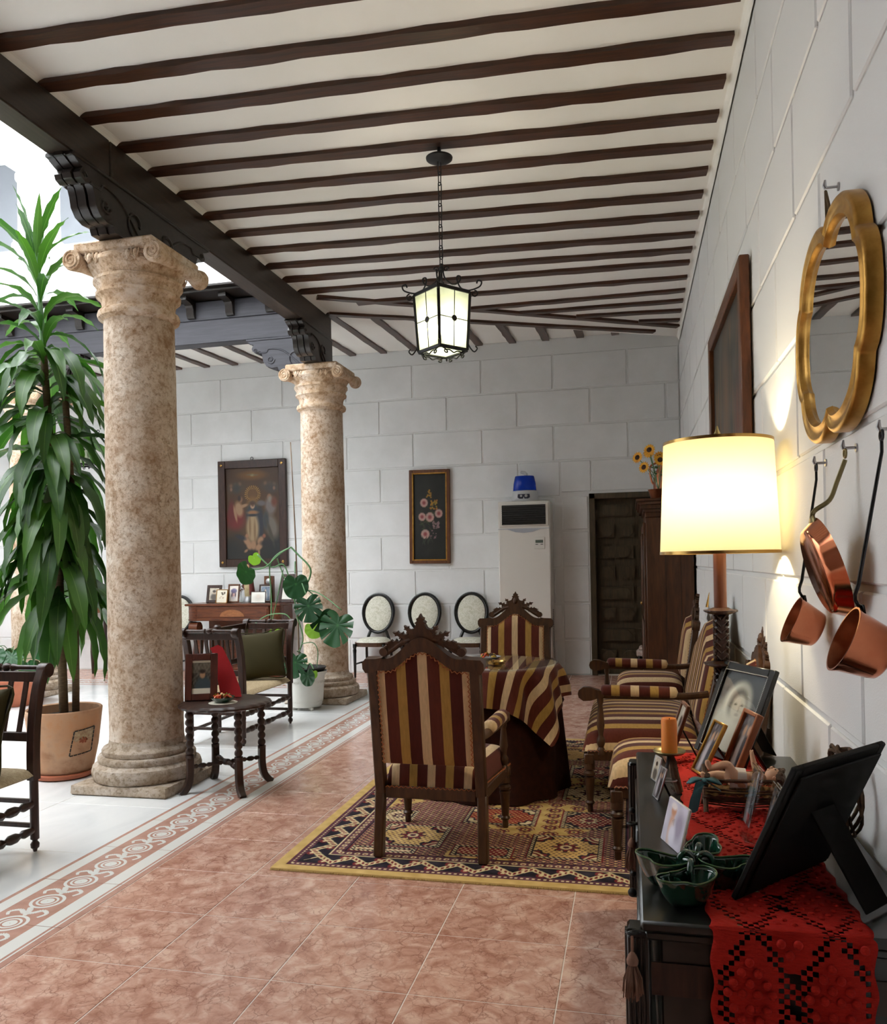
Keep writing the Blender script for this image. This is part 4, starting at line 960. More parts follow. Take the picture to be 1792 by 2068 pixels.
# ------------------------------------------------------------------ slat-ended benches with rush seats
def spindle(p0, p1, r, name, mat, parent, beads=2):
    """turned rail between two points"""
    p0, p1 = Vector(p0), Vector(p1); d = p1 - p0; L = d.length
    pr = [(r * .7, 0)]
    for k in range(beads):
        c = L * (k + .5) / beads
        pr += [(r * .72, c - L * .16), (r * 1.15, c - L * .08), (r * .6, c - L * .055), (r * 1.25, c - L * .02), (r * 1.25, c + L * .02), (r * .6, c + L * .055), (r * 1.15, c + L * .08), (r * .72, c + L * .16)]
    pr += [(r * .7, L)]
    q = d.to_track_quat('Z', 'Y').to_matrix().to_4x4(); q.translation = p0
    return MB().lathe(pr, 12, q).build(name, mat, parent)
def bench(loc, label):
    """local x: depth (front = +x), y: length; high slatted ends, low back rail"""
    t = thing('rush_bench', label, 'bench', (*loc, 0), 0, 'rush-seated benches'); m = 'bench_wood'
    LX, LY = .45, .90; H = .93
    for sy in (-1, 1):
        y0 = sy * LY / 2; fl = sy * .085
        for sx in (-1, 1):
            x = sx * LX / 2
            b = MB(); b.lathe([(.008, 0), (.012, .015), (.02, .022), (.022, .04), (.012, .055), (.014, .06), (.0215, .065), (.021, .36), (.02, .38)], 14, T(x, y0, 0))
            pts = arcpts([(x, y0, .36), (x, y0, .5), (x, y0 + fl * .15, .66), (x, y0 + fl * .5, .8), (x, y0 + fl * .95, .89)], 4)
            b.sweep(pts, .046, .05, (1, 0, 0))
            b.build('post', m, t)
            MB().lathe([(0, -.026), (.036, -.025), (.038, -.02), (.038, .02), (.036, .025), (0, .026)], 20, T(x, y0 + fl * 1.12, .892) @ RY(PI / 2)).build('scroll', m, t)
        x0, x1 = -LX / 2, LX / 2
        spindle((x0, y0 + fl * 1.1, .905), (x1, y0 + fl * 1.1, .905), .018, 'top_spindle', m, t, 1)
        MB().bar((x0, y0 + fl * .88, .862), (x1, y0 + fl * .88, .862), .026, .052, .003).build('top_rail', m, t)
        MB().bar((x0, y0 + fl * .1, .57), (x1, y0 + fl * .1, .57), .024, .045, .003).build('lower_rail', m, t)
        for k in range(4):
            x = x0 + LX * (k + 1) / 5
            MB().bar((x, y0 + fl * .1, .585), (x, y0 + fl * .86, .85), .028, .014, .003, (0, 1, 0)).build('slat', m, t)
        MB().bar((x0, y0, .13), (x1, y0, .13), .022, .022, .003).build('stretcher', m, t); MB().bar((x0, y0, .25), (x1, y0, .25), .022, .022, .003).build('stretcher', m, t)
    # long sides: turned front stretchers, back rail with slats
    for z in (.11, .24): spindle((LX / 2, -LY / 2, z), (LX / 2, LY / 2, z), .019, 'turned_stretcher', m, t, 3); MB().bar((-LX / 2, -LY / 2, z), (-LX / 2, LY / 2, z), .022, .022, .003).build('stretcher', m, t)
    MB().bar((-LX / 2, -LY / 2 - .06, .865), (-LX / 2, LY / 2 + .06, .865), .026, .05, .003).build('back_rail', m, t); MB().bar((-LX / 2, -LY / 2, .57), (-LX / 2, LY / 2, .57), .024, .045, .003).build('back_rail', m, t)
    MB().lathe([(.02, .36), (.02, .86), (.028, .87), (.03, .9), (.02, .912)], 14, T(-LX / 2, 0, 0)).lathe([(.012, 0), (.02, .02), (.021, .36)], 14, T(-LX / 2, 0, 0)).build('middle_post', m, t)
    for k in range(9):
        y = -LY / 2 + LY * (k + 1) / 10
        if k != 4: MB().bar((-LX / 2, y, .585), (-LX / 2, y, .845), .014, .026, .003, (0, 1, 0)).build('slat', m, t)
    def sf(a, c):
        x = -LX / 2 - .01 + (LX + .03) * a; y = -LY / 2 + .02 + (LY - .04) * c; e = (1 - abs(2 * a - 1) ** 8) ** .5
        return (x, y, .385 + .03 * e + .002 * math.sin(c * 260))
    def sb(a, c): p = sf(a, c); return (p[0], p[1], .385 - .02 * (1 - abs(2 * a - 1) ** 8) ** .5)
    b = MB().surf(sf, 16, 90); k = MB().surf(sb, 16, 8); k.f = [tuple(reversed(f)) for f in k.f]; b.add(k.v, k.f); b.build('rush_seat', 'rush', t, 180)
    return t
bench((-3.20, 6.31), 'rush-seated wooden bench with slatted ends behind the round side table')
bench((-3.15, 3.06), 'rush-seated bench cut off by the left edge of the picture')
def cushion(loc, rot, label, s=.42):
    t = thing('cushion', label, 'cushion', loc, 0, 'olive velvet cushions'); t.rotation_euler = rot
    def cf(sg):
        def f(a, c):
            x, y = 2 * a - 1, 2 * c - 1; e = ((1 - x * x) * (1 - y * y)) ** .45
            k = 1 - .08 * (1 - abs(x) ** 2) * (abs(y) ** 3); l = 1 - .08 * (1 - abs(y) ** 2) * (abs(x) ** 3)
            return (x * s / 2 * l, y * s / 2 * k, sg * (.075 * e + .004 + .006 * math.sin(5 * x + 3 * y)))
        return f
    b = MB().surf(cf(1), 20, 20); k = MB().surf(cf(-1), 20, 20); k.f = [tuple(reversed(f)) for f in k.f]; b.add(k.v, k.f); b.build('cover', 'green_velvet', t, 180)
    e = [(-1, -1), (0, -.92), (1, -1), (.92, 0), (1, 1), (0, .92), (-1, 1), (-.92, 0)]
    MB().tube(arcpts([(x * s / 2, y * s / 2, 0) for x, y in e + [e[0]]], 5), .006, 6).build('piping', 'green_velvet', t)
    return t
cushion((-3.17, 6.60, .625), (math.radians(72), math.radians(-7), math.radians(12)), 'olive velvet cushion leaning on the far end of the bench behind the side table')
cushion((-3.16, 3.33, .62), (math.radians(74), 0, math.radians(2)), 'olive velvet cushion at the left edge of the picture', .44)

# ------------------------------------------------------------------ round side table with turned legs
STC = (-2.525, 4.735); SZ = .555
t = thing('side_table', 'small round dark wooden table with bobbin-turned legs beside the nearest column', 'table', (*STC, 0))
N = 96
top = []
for r_, z, g in ((0, SZ, 0), (.255, SZ, 0), (.272, SZ - .006, 1), (.285, SZ - .014, 1), (.282, SZ - .026, 1), (.262, SZ - .032, 0), (0, SZ - .032, 0)): top.append((r_, z, g))
b = MB(); vs = []; fs = []
for r_, z, g in top:
    for i in range(N): a = 2 * PI * i / N; rr = r_ + g * .0045 * (1 if (i // 2) % 2 else -1); vs.append((rr * math.cos(a), rr * math.sin(a), z))
for j in range(len(top) - 1):
    for i in range(N): fs.append((j * N + (i + 1) % N, j * N + i, (j + 1) * N + i, (j + 1) * N + (i + 1) % N))
b.add(vs, [tuple(reversed(f)) for f in fs]); b.build('tabletop', 'dark_wood', t, 35)
legs = [(-.165, -.155), (-.165, .165), (.165, -.155), (.165, .165)]
bob = [(.02, .215), (.026, .225), (.026, .24)]
z = .24
for k in range(6): bob += [(.016, z + .002), (.024, z + .012), (.0255, z + .022), (.024, z + .032), (.016, z + .044)]; z += .0445
bob += [(.022, .512), (.024, .525)]
for x, y in legs:
    d = Vector((x, y, 0)).normalized(); b = MB().lathe(bob, 14, T(x, y, 0))
    pts = arcpts([(x, y, .225), (x, y, .13), (x + d.x * .012, y + d.y * .012, .06), (x + d.x * .04, y + d.y * .04, .018), (x + d.x * .062, y + d.y * .062, 0.0)], 4)
    b.sweep(pts, .042, .042, (-d.y, d.x, 0))
    b.build('leg', 'dark_wood', t)
for (a, c) in ((0, 3), (2, 1)): spindle((*legs[a], .165), (*legs[c], .165), .013, 'stretcher', 'dark_wood', t, 3)
MB().ball((0, .005, .165), (.03, .03, .02)).build('boss', 'dark_wood', t)
# things on it
def portrait(kind, seed=0):
    def f(u, v):
        r = random.Random(seed)
        if kind == 'sepia': p = Paint(u, v, (206, 196, 178), 1.3).noise(8, 3, seed); p.ell(.5, .25, .34, .28, (96, 88, 80), .3); p.ell(.5, .62, .15, .15, (186, 168, 146), .2); p.ell(.5, .72, .17, .1, (70, 60, 54), .3)
        elif kind == 'ink': p = Paint(u, v, (238, 230, 210), 1.3); [p.ell(.3 + .5 * r.random(), .62 + .2 * r.random(), .05, .03, (84, 74, 62), .6) for _ in range(18)]; [p.ell(.3 + .4 * r.random(), .25 + .25 * r.random(), .05, .015, (186, 160, 130), .6) for _ in range(14)]
        elif kind == 'hat': p = Paint(u, v, (236, 226, 214), 1.35); p.ell(.5, .28, .3, .2, (206, 196, 196), .4); p.ell(.48, .48, .2, .2, (214, 176, 166), .25); p.ell(.5, .68, .36, .16, (104, 96, 128), .25); p.ell(.28, .42, .07, .16, (92, 80, 92), .3); p.ell(.72, .42, .07, .16, (92, 80, 92), .3); p.ell(.42, .5, .02, .012, (50, 40, 44), .4); p.ell(.56, .5, .02, .012, (50, 40, 44), .4); p.ell(.49, .38, .05, .012, (150, 90, 90), .4)
        elif kind == 'blue': p = Paint(u, v, (120, 134, 150), 1.4).noise(14, 3, seed); p.ell(.5, .35, .22, .3, (190, 186, 180), .4); p.ell(.5, .72, .08, .08, (200, 176, 156), .3)
        elif kind == 'pale': p = Paint(u, v, (240, 238, 228), 1.0); p.ell(.5, .45, .3, .3, (214, 208, 196), .6); p.ell(.5, .6, .12, .14, (222, 212, 198), .5)
        elif kind == 'man': p = Paint(u, v, (70, 64, 56), 1.5).noise(16, 6, seed); p.rect(0, .62, 1, 1, (150, 140, 120), .35); p.ell(.6, .2, .45, .32, (62, 72, 76), .2); p.ell(.56, .58, .15, .12, (168, 130, 100), .25); p.ell(.55, .67, .17, .06, (46, 38, 34), .4); p.rect(0, 0, 1, .16, (226, 216, 196)); p.rect(0, .93, 1, 1, (226, 216, 196))
        elif kind == 'bride': p = Paint(u, v, (74, 74, 78), 1.35).noise(6, 2, seed); p.ell(.42, .2, .46, .5, (206, 200, 190), .25); p.ell(.48, .62, .3, .27, (222, 216, 206), .2); p.ell(.5, .6, .22, .22, (96, 88, 82), .25); p.ell(.53, .56, .165, .17, (196, 184, 170), .18); p.ell(.45, .6, .03, .012, (70, 62, 58), .5); p.ell(.6, .6, .03, .012, (70, 62, 58), .5); p.ell(.54, .47, .05, .015, (110, 90, 84), .5); p.ell(.55, .54, .018, .05, (160, 148, 136), .6); p.ell(.45, .28, .22, .2, (214, 208, 198), .5)
        elif kind == 'girl': p = Paint(u, v, (206, 200, 214), 1.3).noise(8, 2, seed); p.ell(.72, .5, .2, .3, (166, 156, 176), .4); p.ell(.36, .35, .12, .4, (214, 168, 146), .3); p.ell(.36, .78, .12, .12, (206, 150, 120), .3); p.ell(.34, .87, .14, .08, (236, 226, 224), .3); p.ell(.45, .25, .16, .25, (226, 222, 234), .4)
        else: p = Paint(u, v, (104, 98, 98), 1.4).noise(22, 4, seed); p.ell(.35, .35, .2, .35, (176, 170, 176), .4); p.ell(.68, .35, .18, .35, (52, 50, 58), .4); p.ell(.36, .74, .1, .09, (186, 150, 126), .3); p.ell(.66, .76, .1, .09, (176, 140, 116), .3)
        return p.c
    return f
def photo_frame(name, label, W, H, bd, mat, kind, M_, mat_gap=0, depth=.018, stand=True, glass=False, seed=0, bead=None, group=None, ratio=1.0):
    """frame standing with its lower edge on local z=0, picture faces local -y"""
    t = thing(name, label, 'photo frame'); t.matrix_world = M_
    if group: t['group'] = group
    b = MB()
    for (c, d) in (((-W / 2 + bd / 2, 0, H / 2), (bd, depth, H)), ((W / 2 - bd / 2, 0, H / 2), (bd, depth, H)), ((0, 0, bd / 2), (W - 2 * bd, depth, bd)), ((0, 0, H - bd / 2), (W - 2 * bd, depth, bd))): b.box(c, d, .003)
    b.build('border', mat, t)
    MB().box((0, depth * .3, H / 2), (W - bd, .004, H - bd)).build('back', 'black_card', t, 0)
    pw, ph = W - 2 * bd, H - 2 * bd
    if mat_gap:
        MB().box((0, depth * .16, H / 2), (pw, .002, ph)).build('mount', 'paper', t, 0); pw -= 2 * mat_gap; ph -= 2 * mat_gap * ratio
    o = obj('picture', painted_mesh('picture', pw, ph, 40, 52, portrait(kind, seed), 'photo'), t, (0, depth * .16 - .0022, H / 2 - ph / 2))
    if bead:
        k = MB(); iw, ih = W - 2 * bd + .006, H - 2 * bd + .006
        n1, n2 = int(iw / .006), int(ih / .006)
        for i in range(n1): k.ball((-iw / 2 + iw * (i + .5) / n1, -depth / 2, H / 2 - ih / 2), .0022, 6, 4).ball((-iw / 2 + iw * (i + .5) / n1, -depth / 2, H / 2 + ih / 2), .0022, 6, 4)
        for i in range(n2): k.ball((-iw / 2, -depth / 2, H / 2 - ih / 2 + ih * (i + .5) / n2), .0022, 6, 4).ball((iw / 2, -depth / 2, H / 2 - ih / 2 + ih * (i + .5) / n2), .0022, 6, 4)
        k.build('beading', bead, t, 180, kind='stuff')
    if glass: MB().box((0, -depth * .1, H / 2), (W - 2 * bd, .0015, H - 2 * bd)).build('glass', 'glass', t, 0)
    if stand:   # easel leg reaching back to the table
        nz = (M_.to_3x3() @ Vector((0, 1, 0))); lean = math.asin(max(-.9, min(.9, -nz.z)))
        h = H * .62; q = Vector((0, depth / 2, h)); wpt = M_ @ q; back = Vector((nz.x, nz.y, 0)).normalized()
        dist = (wpt.z - M_.translation.z) * math.tan(max(.18, lean * 1.0 + .12)); foot = wpt + back * dist; foot.z = M_.translation.z + .002
        inv = M_.inverted(); MB().bar(q, inv @ foot, W * .26, .005, .0015, tuple((inv.to_3x3() @ Vector((nz.y, -nz.x, 0))).cross(inv @ foot - q))).build('easel_leg', 'black_card', t)
    return t
def stand_m(x, y, z, rz, lean): return T(x, y, z) @ RZ(rz) @ RX(-lean)     # rz = 0 faces -y; lean tips the top backwards
photo_frame('photo_frame', 'reddish-brown wooden photo frame with a portrait of a man on the round side table', .2, .30, .043, 'frame_red', 'man', stand_m(-2.675, 4.70, SZ + .002, math.radians(22), math.radians(16)), 0, .022)
q = (-2.50, 4.66)
MB().lathe([(0, .002)] + [(.02 + .01 * k, .0025) for k in range(7)] + [(.088, .002), (.088, .0005), (0, .0005)], 40).build('lace_doily', 'doily', None, 30, loc=(*q, SZ), label='round white lace doily under the green dish on the side table', category='doily')
t = thing('sweet_dish', 'small green fluted dish full of wrapped sweets on a lace doily', 'dish', (q[0], q[1], SZ + .003))
b = MB(); vs = []; NN = 40; prof = [(.03, 0), (.045, .004), (.066, .022), (.074, .034), (.069, .034), (.06, .022), (.04, .01), (0, .009)]
for r_, z in prof:
    for i in range(NN): a = 2 * PI * i / NN; rr = r_ * (1 + .05 * math.sin(10 * a) * (z > .01)); vs.append((rr * math.cos(a), rr * math.sin(a), z))
b.add(vs, [(j * NN + i, j * NN + (i + 1) % NN, (j + 1) * NN + (i + 1) % NN, (j + 1) * NN + i) for j in range(len(prof) - 1) for i in range(NN)]); b.build('bowl', 'ceramic', t)
r = random.Random(8)
for k in range(16):
    a, d = r.uniform(0, 6.28), r.uniform(0, .048)
    MB().ball((0, 0, 0), (.014, .01, .009), 8, 5).tube([(-.024, 0, .002), (-.012, 0, 0)], [.007, .002], 6).tube([(.012, 0, 0), (.024, 0, .002)], [.002, .007], 6).build('sweet', 'candy' if k % 3 else 'candy_g', t, loc=(d * math.cos(a), d * math.sin(a), .026 + .016 * (1 - d / .05) + .006 * r.random()), rot=(r.uniform(-.5, .5), r.uniform(-.5, .5), a))
t = thing('red_booklet', 'red folded booklet leaning behind the photo frame on the side table', 'booklet'); t.matrix_world = stand_m(-2.605, 4.83, SZ, math.radians(24), math.radians(18))
MB().prism([(0, 0), (.13, 0), (.12, .06), (.07, .2), (.01, .33), (-.02, .35), (-.07, .33), (-.05, .28)], .012, XZ).build('cover', 'red_cloth', t); MB().prism([(.01, .01), (.1, .01), (.04, .2), (0, .23)], .02, T(0, .006, 0) @ XZ).build('inner_leaf', 'red_cloth', t)

# ------------------------------------------------------------------ oval-backed chairs along the far wall
def oval_chair():
    t = thing('oval_chair', 'x', 'chair', (0, 0, 0), PI, 'oval-backed damask chairs')
    B = T(0, -.19, .43) @ RX(math.radians(7)); m = 'black_lacquer'
    P = [(.196 * math.cos(a) * (1 + .06 * math.sin(a)), .345 + .238 * math.sin(a)) for a in [2 * PI * i / 40 for i in range(40)]]
    MB().tube([tuple(B @ Vector((x, 0, z))) for x, z in P], .03, 10, True, flat=.75).build('back_frame', m, t)
    def pf(sg):
        def f(a, c):
            an = 2 * PI * a; return tuple(B @ Vector((.172 * c * math.cos(an), sg * (.012 + .022 * (1 - c ** 4)), .345 + .222 * c * math.sin(an))))
        return f
    for sg in (1, -1):
        k = MB().surf(pf(sg), 32, 6, wrap=True); k.f = [tuple(reversed(f)) for f in k.f] if sg < 0 else k.f; k.build('back_pad', 'damask', t, 180)
    for s in (-1, 1):
        MB().tube(arcpts([(s * .17, -.27, 0), (s * .165, -.225, .22), (s * .15, -.2, .42), tuple(B @ Vector((s * .1, 0, .13)))], 5), [.014] * 5 + [.018] * 5 + [.02] * 6, 8).build('leg', m, t)
        MB().lathe([(.011, 0), (.014, .02), (.02, .3), (.024, .34), (.018, .36), (.024, .38), (.024, .42)], 12, T(s * .19, .17, 0)).build('leg', m, t)
        MB().bar((s * .165, -.22, .17), (s * .19, .17, .17), .018, .02, .003).build('stretcher', m, t)
    MB().bar((-.18, -.02, .17), (.18, -.02, .17), .018, .02, .003).build('stretcher', m, t)
    b = MB(); o = [(.22 * math.copysign(abs(math.cos(a)) ** .6, math.cos(a)), .2 * math.copysign(abs(math.sin(a)) ** .6, math.sin(a)) - .01) for a in [2 * PI * i / 36 for i in range(36)]]
    b.prism(o, .05, T(0, 0, .41)); b.build('seat_rail', 'walnut', t, 30)
    def sf(a, c):
        an = 2 * PI * a; r_ = c; return (.212 * r_ * math.copysign(abs(math.cos(an)) ** .6, math.cos(an)), .194 * r_ * math.copysign(abs(math.sin(an)) ** .6, math.sin(an)) - .01, .425 + .06 * (1 - c ** 6))
    MB().surf(sf, 36, 8, wrap=True).build('seat', 'damask', t, 180)
    return t
oc = oval_chair(); spots = [(-3.16, 'oval-backed black chair nearest the corner column'), (-2.55, 'middle one of three oval-backed chairs below the flower painting'), (-1.95, 'oval-backed black chair beside the air conditioner'), (-5.98, 'oval-backed black chair left of the console table')]
for i, (x, lb) in enumerate(spots):
    o = oc if i == 0 else dup(oc); o.location = (x, YF - .31, 0); o.rotation_euler = (0, 0, PI); o['label'] = lb

# ------------------------------------------------------------------ console table and what stands on it
CZ = .935; CX, CY = -4.95, 9.72
t = thing('console_table', 'mahogany console table with drawer against the far wall under the religious painting', 'console table', (CX, CY, 0))
MB().box((0, 0, CZ - .014), (1.32, .46, .028), .005).build('top', 'mahogany', t)
dr = MB().box((0, 0, CZ - .125), (1.0, .42, .19), .004).build('frieze', 'mahogany', t)
MB().box((0, -.213, CZ - .12), (.96, .012, .11), .004).build('drawer', 'mahogany', t)
MB().prism([(0, -.045)] + [(.17 * math.cos(a), -.045 + .09 * math.sin(a)) for a in [PI * i / 14 for i in range(15)]], .006, T(0, -.221, CZ - .12) @ XZ).build('fan_inlay', 'mahogany_fan', t)
for s in (-1, 1):
    MB().lathe([(.085, CZ - .22), (.085, CZ - .03)], 24, T(s * .56, -.13, 0)).lathe([(.085, CZ - .22), (.092, CZ - .215), (.092, CZ - .2), (.085, CZ - .195)], 24, T(s * .56, -.13, 0)).box((s * .56, .05, CZ - .125), (.17, .3, .19), .004).build('corner_block', 'mahogany', t)
    b = MB(); b.lathe([(0, -.06), (.075, -.06), (.078, 0), (.075, .06), (0, .06)], 20, T(s * .56, -.14, CZ - .31) @ RY(PI / 2))
    pts = arcpts([(s * .56, -.1, CZ - .3), (s * .56, -.06, .45), (s * .56, -.1, .25), (s * .56, -.14, .08)], 4)
    b.sweep(pts, .11, .075, (1, 0, 0), .008)
    b.box((s * .56, -.1, .03), (.16, .26, .06), .01); b.build('scroll_leg', 'mahogany', t)
MB().box((0, .05, .09), (1.2, .36, .04), .006).build('base_shelf', 'mahogany', t); MB().box((0, .2, .42), (1.1, .02, .62)).build('back_panel', 'mahogany', t, 0)
def onc(u, dy=0.0):
    p = at(u, 1215, 1, CY + dy); return p.x
cf = lambda nm, lb, u, dy, W, H, bd, mat, kind, rz=0, lean=.18, **k: photo_frame(nm, lb, W, H, bd, mat, kind, stand_m(onc(u, dy), CY + dy, CZ, rz, lean), group='frames on the console', **k)
cf('photo_frame', 'dark-framed sepia portrait at the left end of the console table', 431, .06, .225, .235, .038, 'frame_dark', 'sepia', -.12)
cf('photo_frame', 'thin-framed ink drawing in front of the console portraits', 447, -.06, .17, .18, .008, 'gold', 'ink', -.1)
cf('photo_frame', 'brown-framed photo of a person in a violet hat on the console table', 471, .02, .165, .245, .02, 'frame_brown', 'hat', .0, mat_gap=.006)
cf('photo_frame', 'small square pale picture in a thin dark frame on the console table', 521, -.1, .2, .148, .006, 'frame_dark', 'pale', .06)
cf('photo_frame', 'grey-framed photograph behind the small square picture', 535, .05, .17, .235, .018, 'frame_dark', 'blue', .05, mat_gap=.008)
cf('photo_frame', 'ornate dark frame with a pale picture at the right end of the console table', 578, .03, .23, .37, .04, 'frame_dark', 'pale', -.15, lean=.25, bead='frame_dark')
t = thing('wooden_clock', 'upright wooden case with a round silver dial behind the frames on the console', 'clock', (onc(545, .17), CY + .17, CZ))
MB().box((0, 0, .17), (.125, .06, .34), .006).build('case', 'frame_brown', t); MB().lathe([(.036, -.006), (.038, 0), (.032, .004), (0, .008)], 24, T(0, -.031, .27) @ RX(PI / 2)).build('dial', 'steel', t)
t = thing('saint_statue', 'carved statue in cream and dark red robes with a raised hand on the console table', 'statue', (onc(502, .08), CY + .08, CZ))
MB().lathe([(.06, 0), (.062, .02), (.05, .05), (.045, .08)], 20).build('pedestal', 'steel', t)
MB().lathe([(.045, .07), (.05, .12), (.055, .2), (.05, .28), (.045, .33), (.052, .38), (.045, .41), (.018, .43), (.0, .435)], 20, sy=.8).tube(arcpts([(-.04, -.01, .4), (-.07, -.03, .35), (-.085, -.03, .40), (-.09, -.03, .44)], 4), .012, 8).build('robe', 'robe_cream', t)
MB().surf(lambda a, c: ((.045 + .04 * c) * math.cos(-1.2 + 2.6 * a) + .012, (.045 + .02 * c) * math.sin(-1.2 + 2.6 * a) * .9, .40 - .3 * c), 14, 8).tube(arcpts([(-.045, .01, .38), (-.075, .0, .3), (-.06, -.01, .22), (-.04, -.02, .17)], 4), [.014] * 13, 8).build('cloak', 'robe_red', t)
MB().ball((0, -.004, .465), (.024, .026, .032), 12, 8).build('head', 'skin_doll', t); MB().ball((0, .008, .472), (.028, .026, .034), 12, 8).tube([(.0, .01, .49), (.0, .012, .52)], [.012, .004], 6).build('hair', 'doll_hair', t)
t = thing('bud_vase', 'little glass vase with dried flowers between the console photos', 'vase', (onc(487, -.05), CY - .05, CZ))
MB().lathe([(.018, 0), (.034, .02), (.034, .05), (.014, .085), (.01, .12), (.014, .13), (.011, .13), (.008, .1)], 16).build('vase', 'glass', t)
b = MB(); r = random.Random(2)
b.tube([(0, 0, .02), (0, 0, .2)], .002, 5)
for k in range(9): b.tube([(0, 0, .13), (r.uniform(-.02, .02), r.uniform(-.02, .02), .16 + .06 * r.random())], .0015, 4).ball((r.uniform(-.022, .022), r.uniform(-.02, .02), .16 + .07 * r.random()), .011, 7, 5)
b.build('dried_flowers', 'doll_hair', t, kind='stuff')
# small table with a framed photo far left behind the plant
t = thing('small_console', 'narrow wooden table with orange drawer far left behind the tall plant', 'table', (-7.65, 9.8, 0))
MB().box((0, 0, .97), (1.3, .4, .04), .005).build('top', 'frame_orange', t); MB().box((0, .0, .88), (1.24, .36, .13), .004).build('drawer', 'frame_orange', t)
for sx in (-1, 1):
    for sy in (-1, 1): MB().lathe([(.016, 0), (.03, .3), (.022, .5), (.03, .82)], 12, T(sx * .56, sy * .14, 0)).build('leg', 'dark_wood', t)
photo_frame('photo_frame', 'black-framed photograph far left behind the tall plant', .17, .2, .025, 'black_lacquer', 'man', stand_m(-7.48, 9.78, .99, 0, .15), seed=4)
t = thing('cloth_bundle', 'red and navy folded cloth on the far-left wooden table', 'cloth', (-7.15, 9.76, .99)); MB().box((0, 0, .025), (.2, .14, .05), .015).build('navy_fold', 'navy', t); MB().ball((.02, 0, .068), (.08, .05, .025)).build('red_fold', 'candy', t)

# ------------------------------------------------------------------ wardrobe by the door
WX0, WX1, WY0, WY1, WH = .14, XW - .02, 8.05, 9.32, 1.80
t = thing('wardrobe', 'tall dark wooden wardrobe with moulded cornice against the right wall', 'wardrobe', ((WX0 + WX1) / 2, (WY0 + WY1) / 2, 0))
w_, l_ = WX1 - WX0, WY1 - WY0
MB().box((0, 0, WH / 2 + .04), (w_, l_, WH - .08), .006).build('body', 'cabinet', t)
b = MB()
for k, (d, h) in enumerate(((.0, .05), (.02, .03), (.045, .04), (.07, .03), (.085, .025))):
    zz = WH + sum(x[1] for x in ((.0, .05), (.02, .03), (.045, .04), (.07, .03), (.085, .025))[:k]) + h / 2; b.box((-d / 2, 0, zz), (w_ + d, l_ + 2 * d, h), .004)
b.build('cornice', 'cabinet', t); MB().box((0, 0, .05), (w_ + .03, l_ + .03, .1), .006).build('plinth', 'cabinet', t)
for s in (-1, 1):
    dd = MB().box((-w_ / 2 - .012, s * l_ / 4, .95), (.024, l_ / 2 - .02, 1.6), .005).build('door', 'cabinet', t)
    MB().box((-w_ / 2 - .03, s * l_ / 4, 1.3), (.014, l_ / 2 - .22, .7), .006).box((-w_ / 2 - .03, s * l_ / 4, .5), (.014, l_ / 2 - .22, .6), .006).build('panel', 'cabinet', dd); MB().ball((-w_ / 2 - .04, s * .06, .95), .015).build('knob', 'brass', dd)
for x in (-.04, .1): MB().box((x, -l_ / 2 - .001, .95), (.004, .004, 1.6)).build('plank_seam', 'vent_black', t, 0)
CT = WH + .175
t = thing('sunflower_vase', 'sunflowers in a glass vase set in a copper basket on top of the wardrobe', 'flower vase', (.28, 8.35, CT))
MB().lathe([(.07, 0), (.075, .01), (.1, .1), (.108, .11), (.1, .11), (.07, .012), (0, .012)], 24).build('basket', 'copper_in', t)
MB().lathe([(.03, .012), (.035, .1), (.03, .22), (.036, .235), (.03, .235)], 16).build('vase', 'glass', t)
r = random.Random(12)
for k in range(7):
    a = 2 * PI * k / 7; tip = Vector((.02 + .12 * math.cos(a) - .08, .1 * math.sin(a) - .03, .36 + .05 * (k % 3) + .03))
    if k == 3: tip = Vector((-.2, -.05, .43))
    if k == 4: tip = Vector((-.14, -.06, .33))
    MB().tube(arcpts([(0, 0, .1), (tip.x * .4, tip.y * .4, .28), tuple(tip)], 4), .004, 6).build('stalk', 'stem', t)
    n = Vector((math.cos(a) * .4 - .3, -1, .25)).normalized(); q = n.to_track_quat('Z', 'Y').to_matrix().to_4x4(); q.translation = tip
    fb = MB().lathe([(0, -.006), (.024, -.004), (.026, .004), (0, .012)], 14, q).build('flower', 'seed', t)
    b = MB()
    for j in range(14): b.prism([(.022, -.008), (.045, -.01), (.062, 0), (.045, .01), (.022, .008)], .002, q @ RZ(2 * PI * j / 14) @ RX(.15))
    b.build('petal', 'petal', fb, 0, kind='stuff')
b = MB()
for k in range(16):
    a = r.uniform(0, 6.28); z = r.uniform(.24, .36); b.prism([(0, 0), (.03, -.018), (.075, 0), (.03, .018)], .002, T(.03 * math.cos(a), .03 * math.sin(a), z) @ RZ(a) @ RY(-.3))
b.build('foliage', 'monstera', t, 0, kind='stuff')
t = thing('copper_jug', 'tall brownish copper jug behind the sunflowers on the wardrobe', 'jug', (.34, 8.75, CT)); MB().lathe([(.08, 0), (.1, .1), (.1, .25), (.06, .36), (.055, .44), (.07, .46), (.06, .46)], 24).build('body', 'copper_in', t)
MB().tube(arcpts([(-.06, 0, .42), (-.13, 0, .38), (-.12, 0, .25), (-.1, 0, .2)], 4), .01, 8).build('handle', 'copper_in', t)
t = thing('footstool', 'small floral upholstered chair end showing between the wardrobe and the door', 'stool', (.19, 9.68, 0))
MB().box((0, 0, .32), (.3, .3, .09), .03).box((.0, .0, .375), (.24, .24, .05), .02).build('seat', 'floral', t)
for sx in (-1, 1):
    for sy in (-1, 1): MB().lathe([(.02, 0), (.03, .06), (.02, .12), (.03, .2), (.025, .3)], 12, T(sx * .11, sy * .13, 0)).build('leg', 'black_lacquer', t)
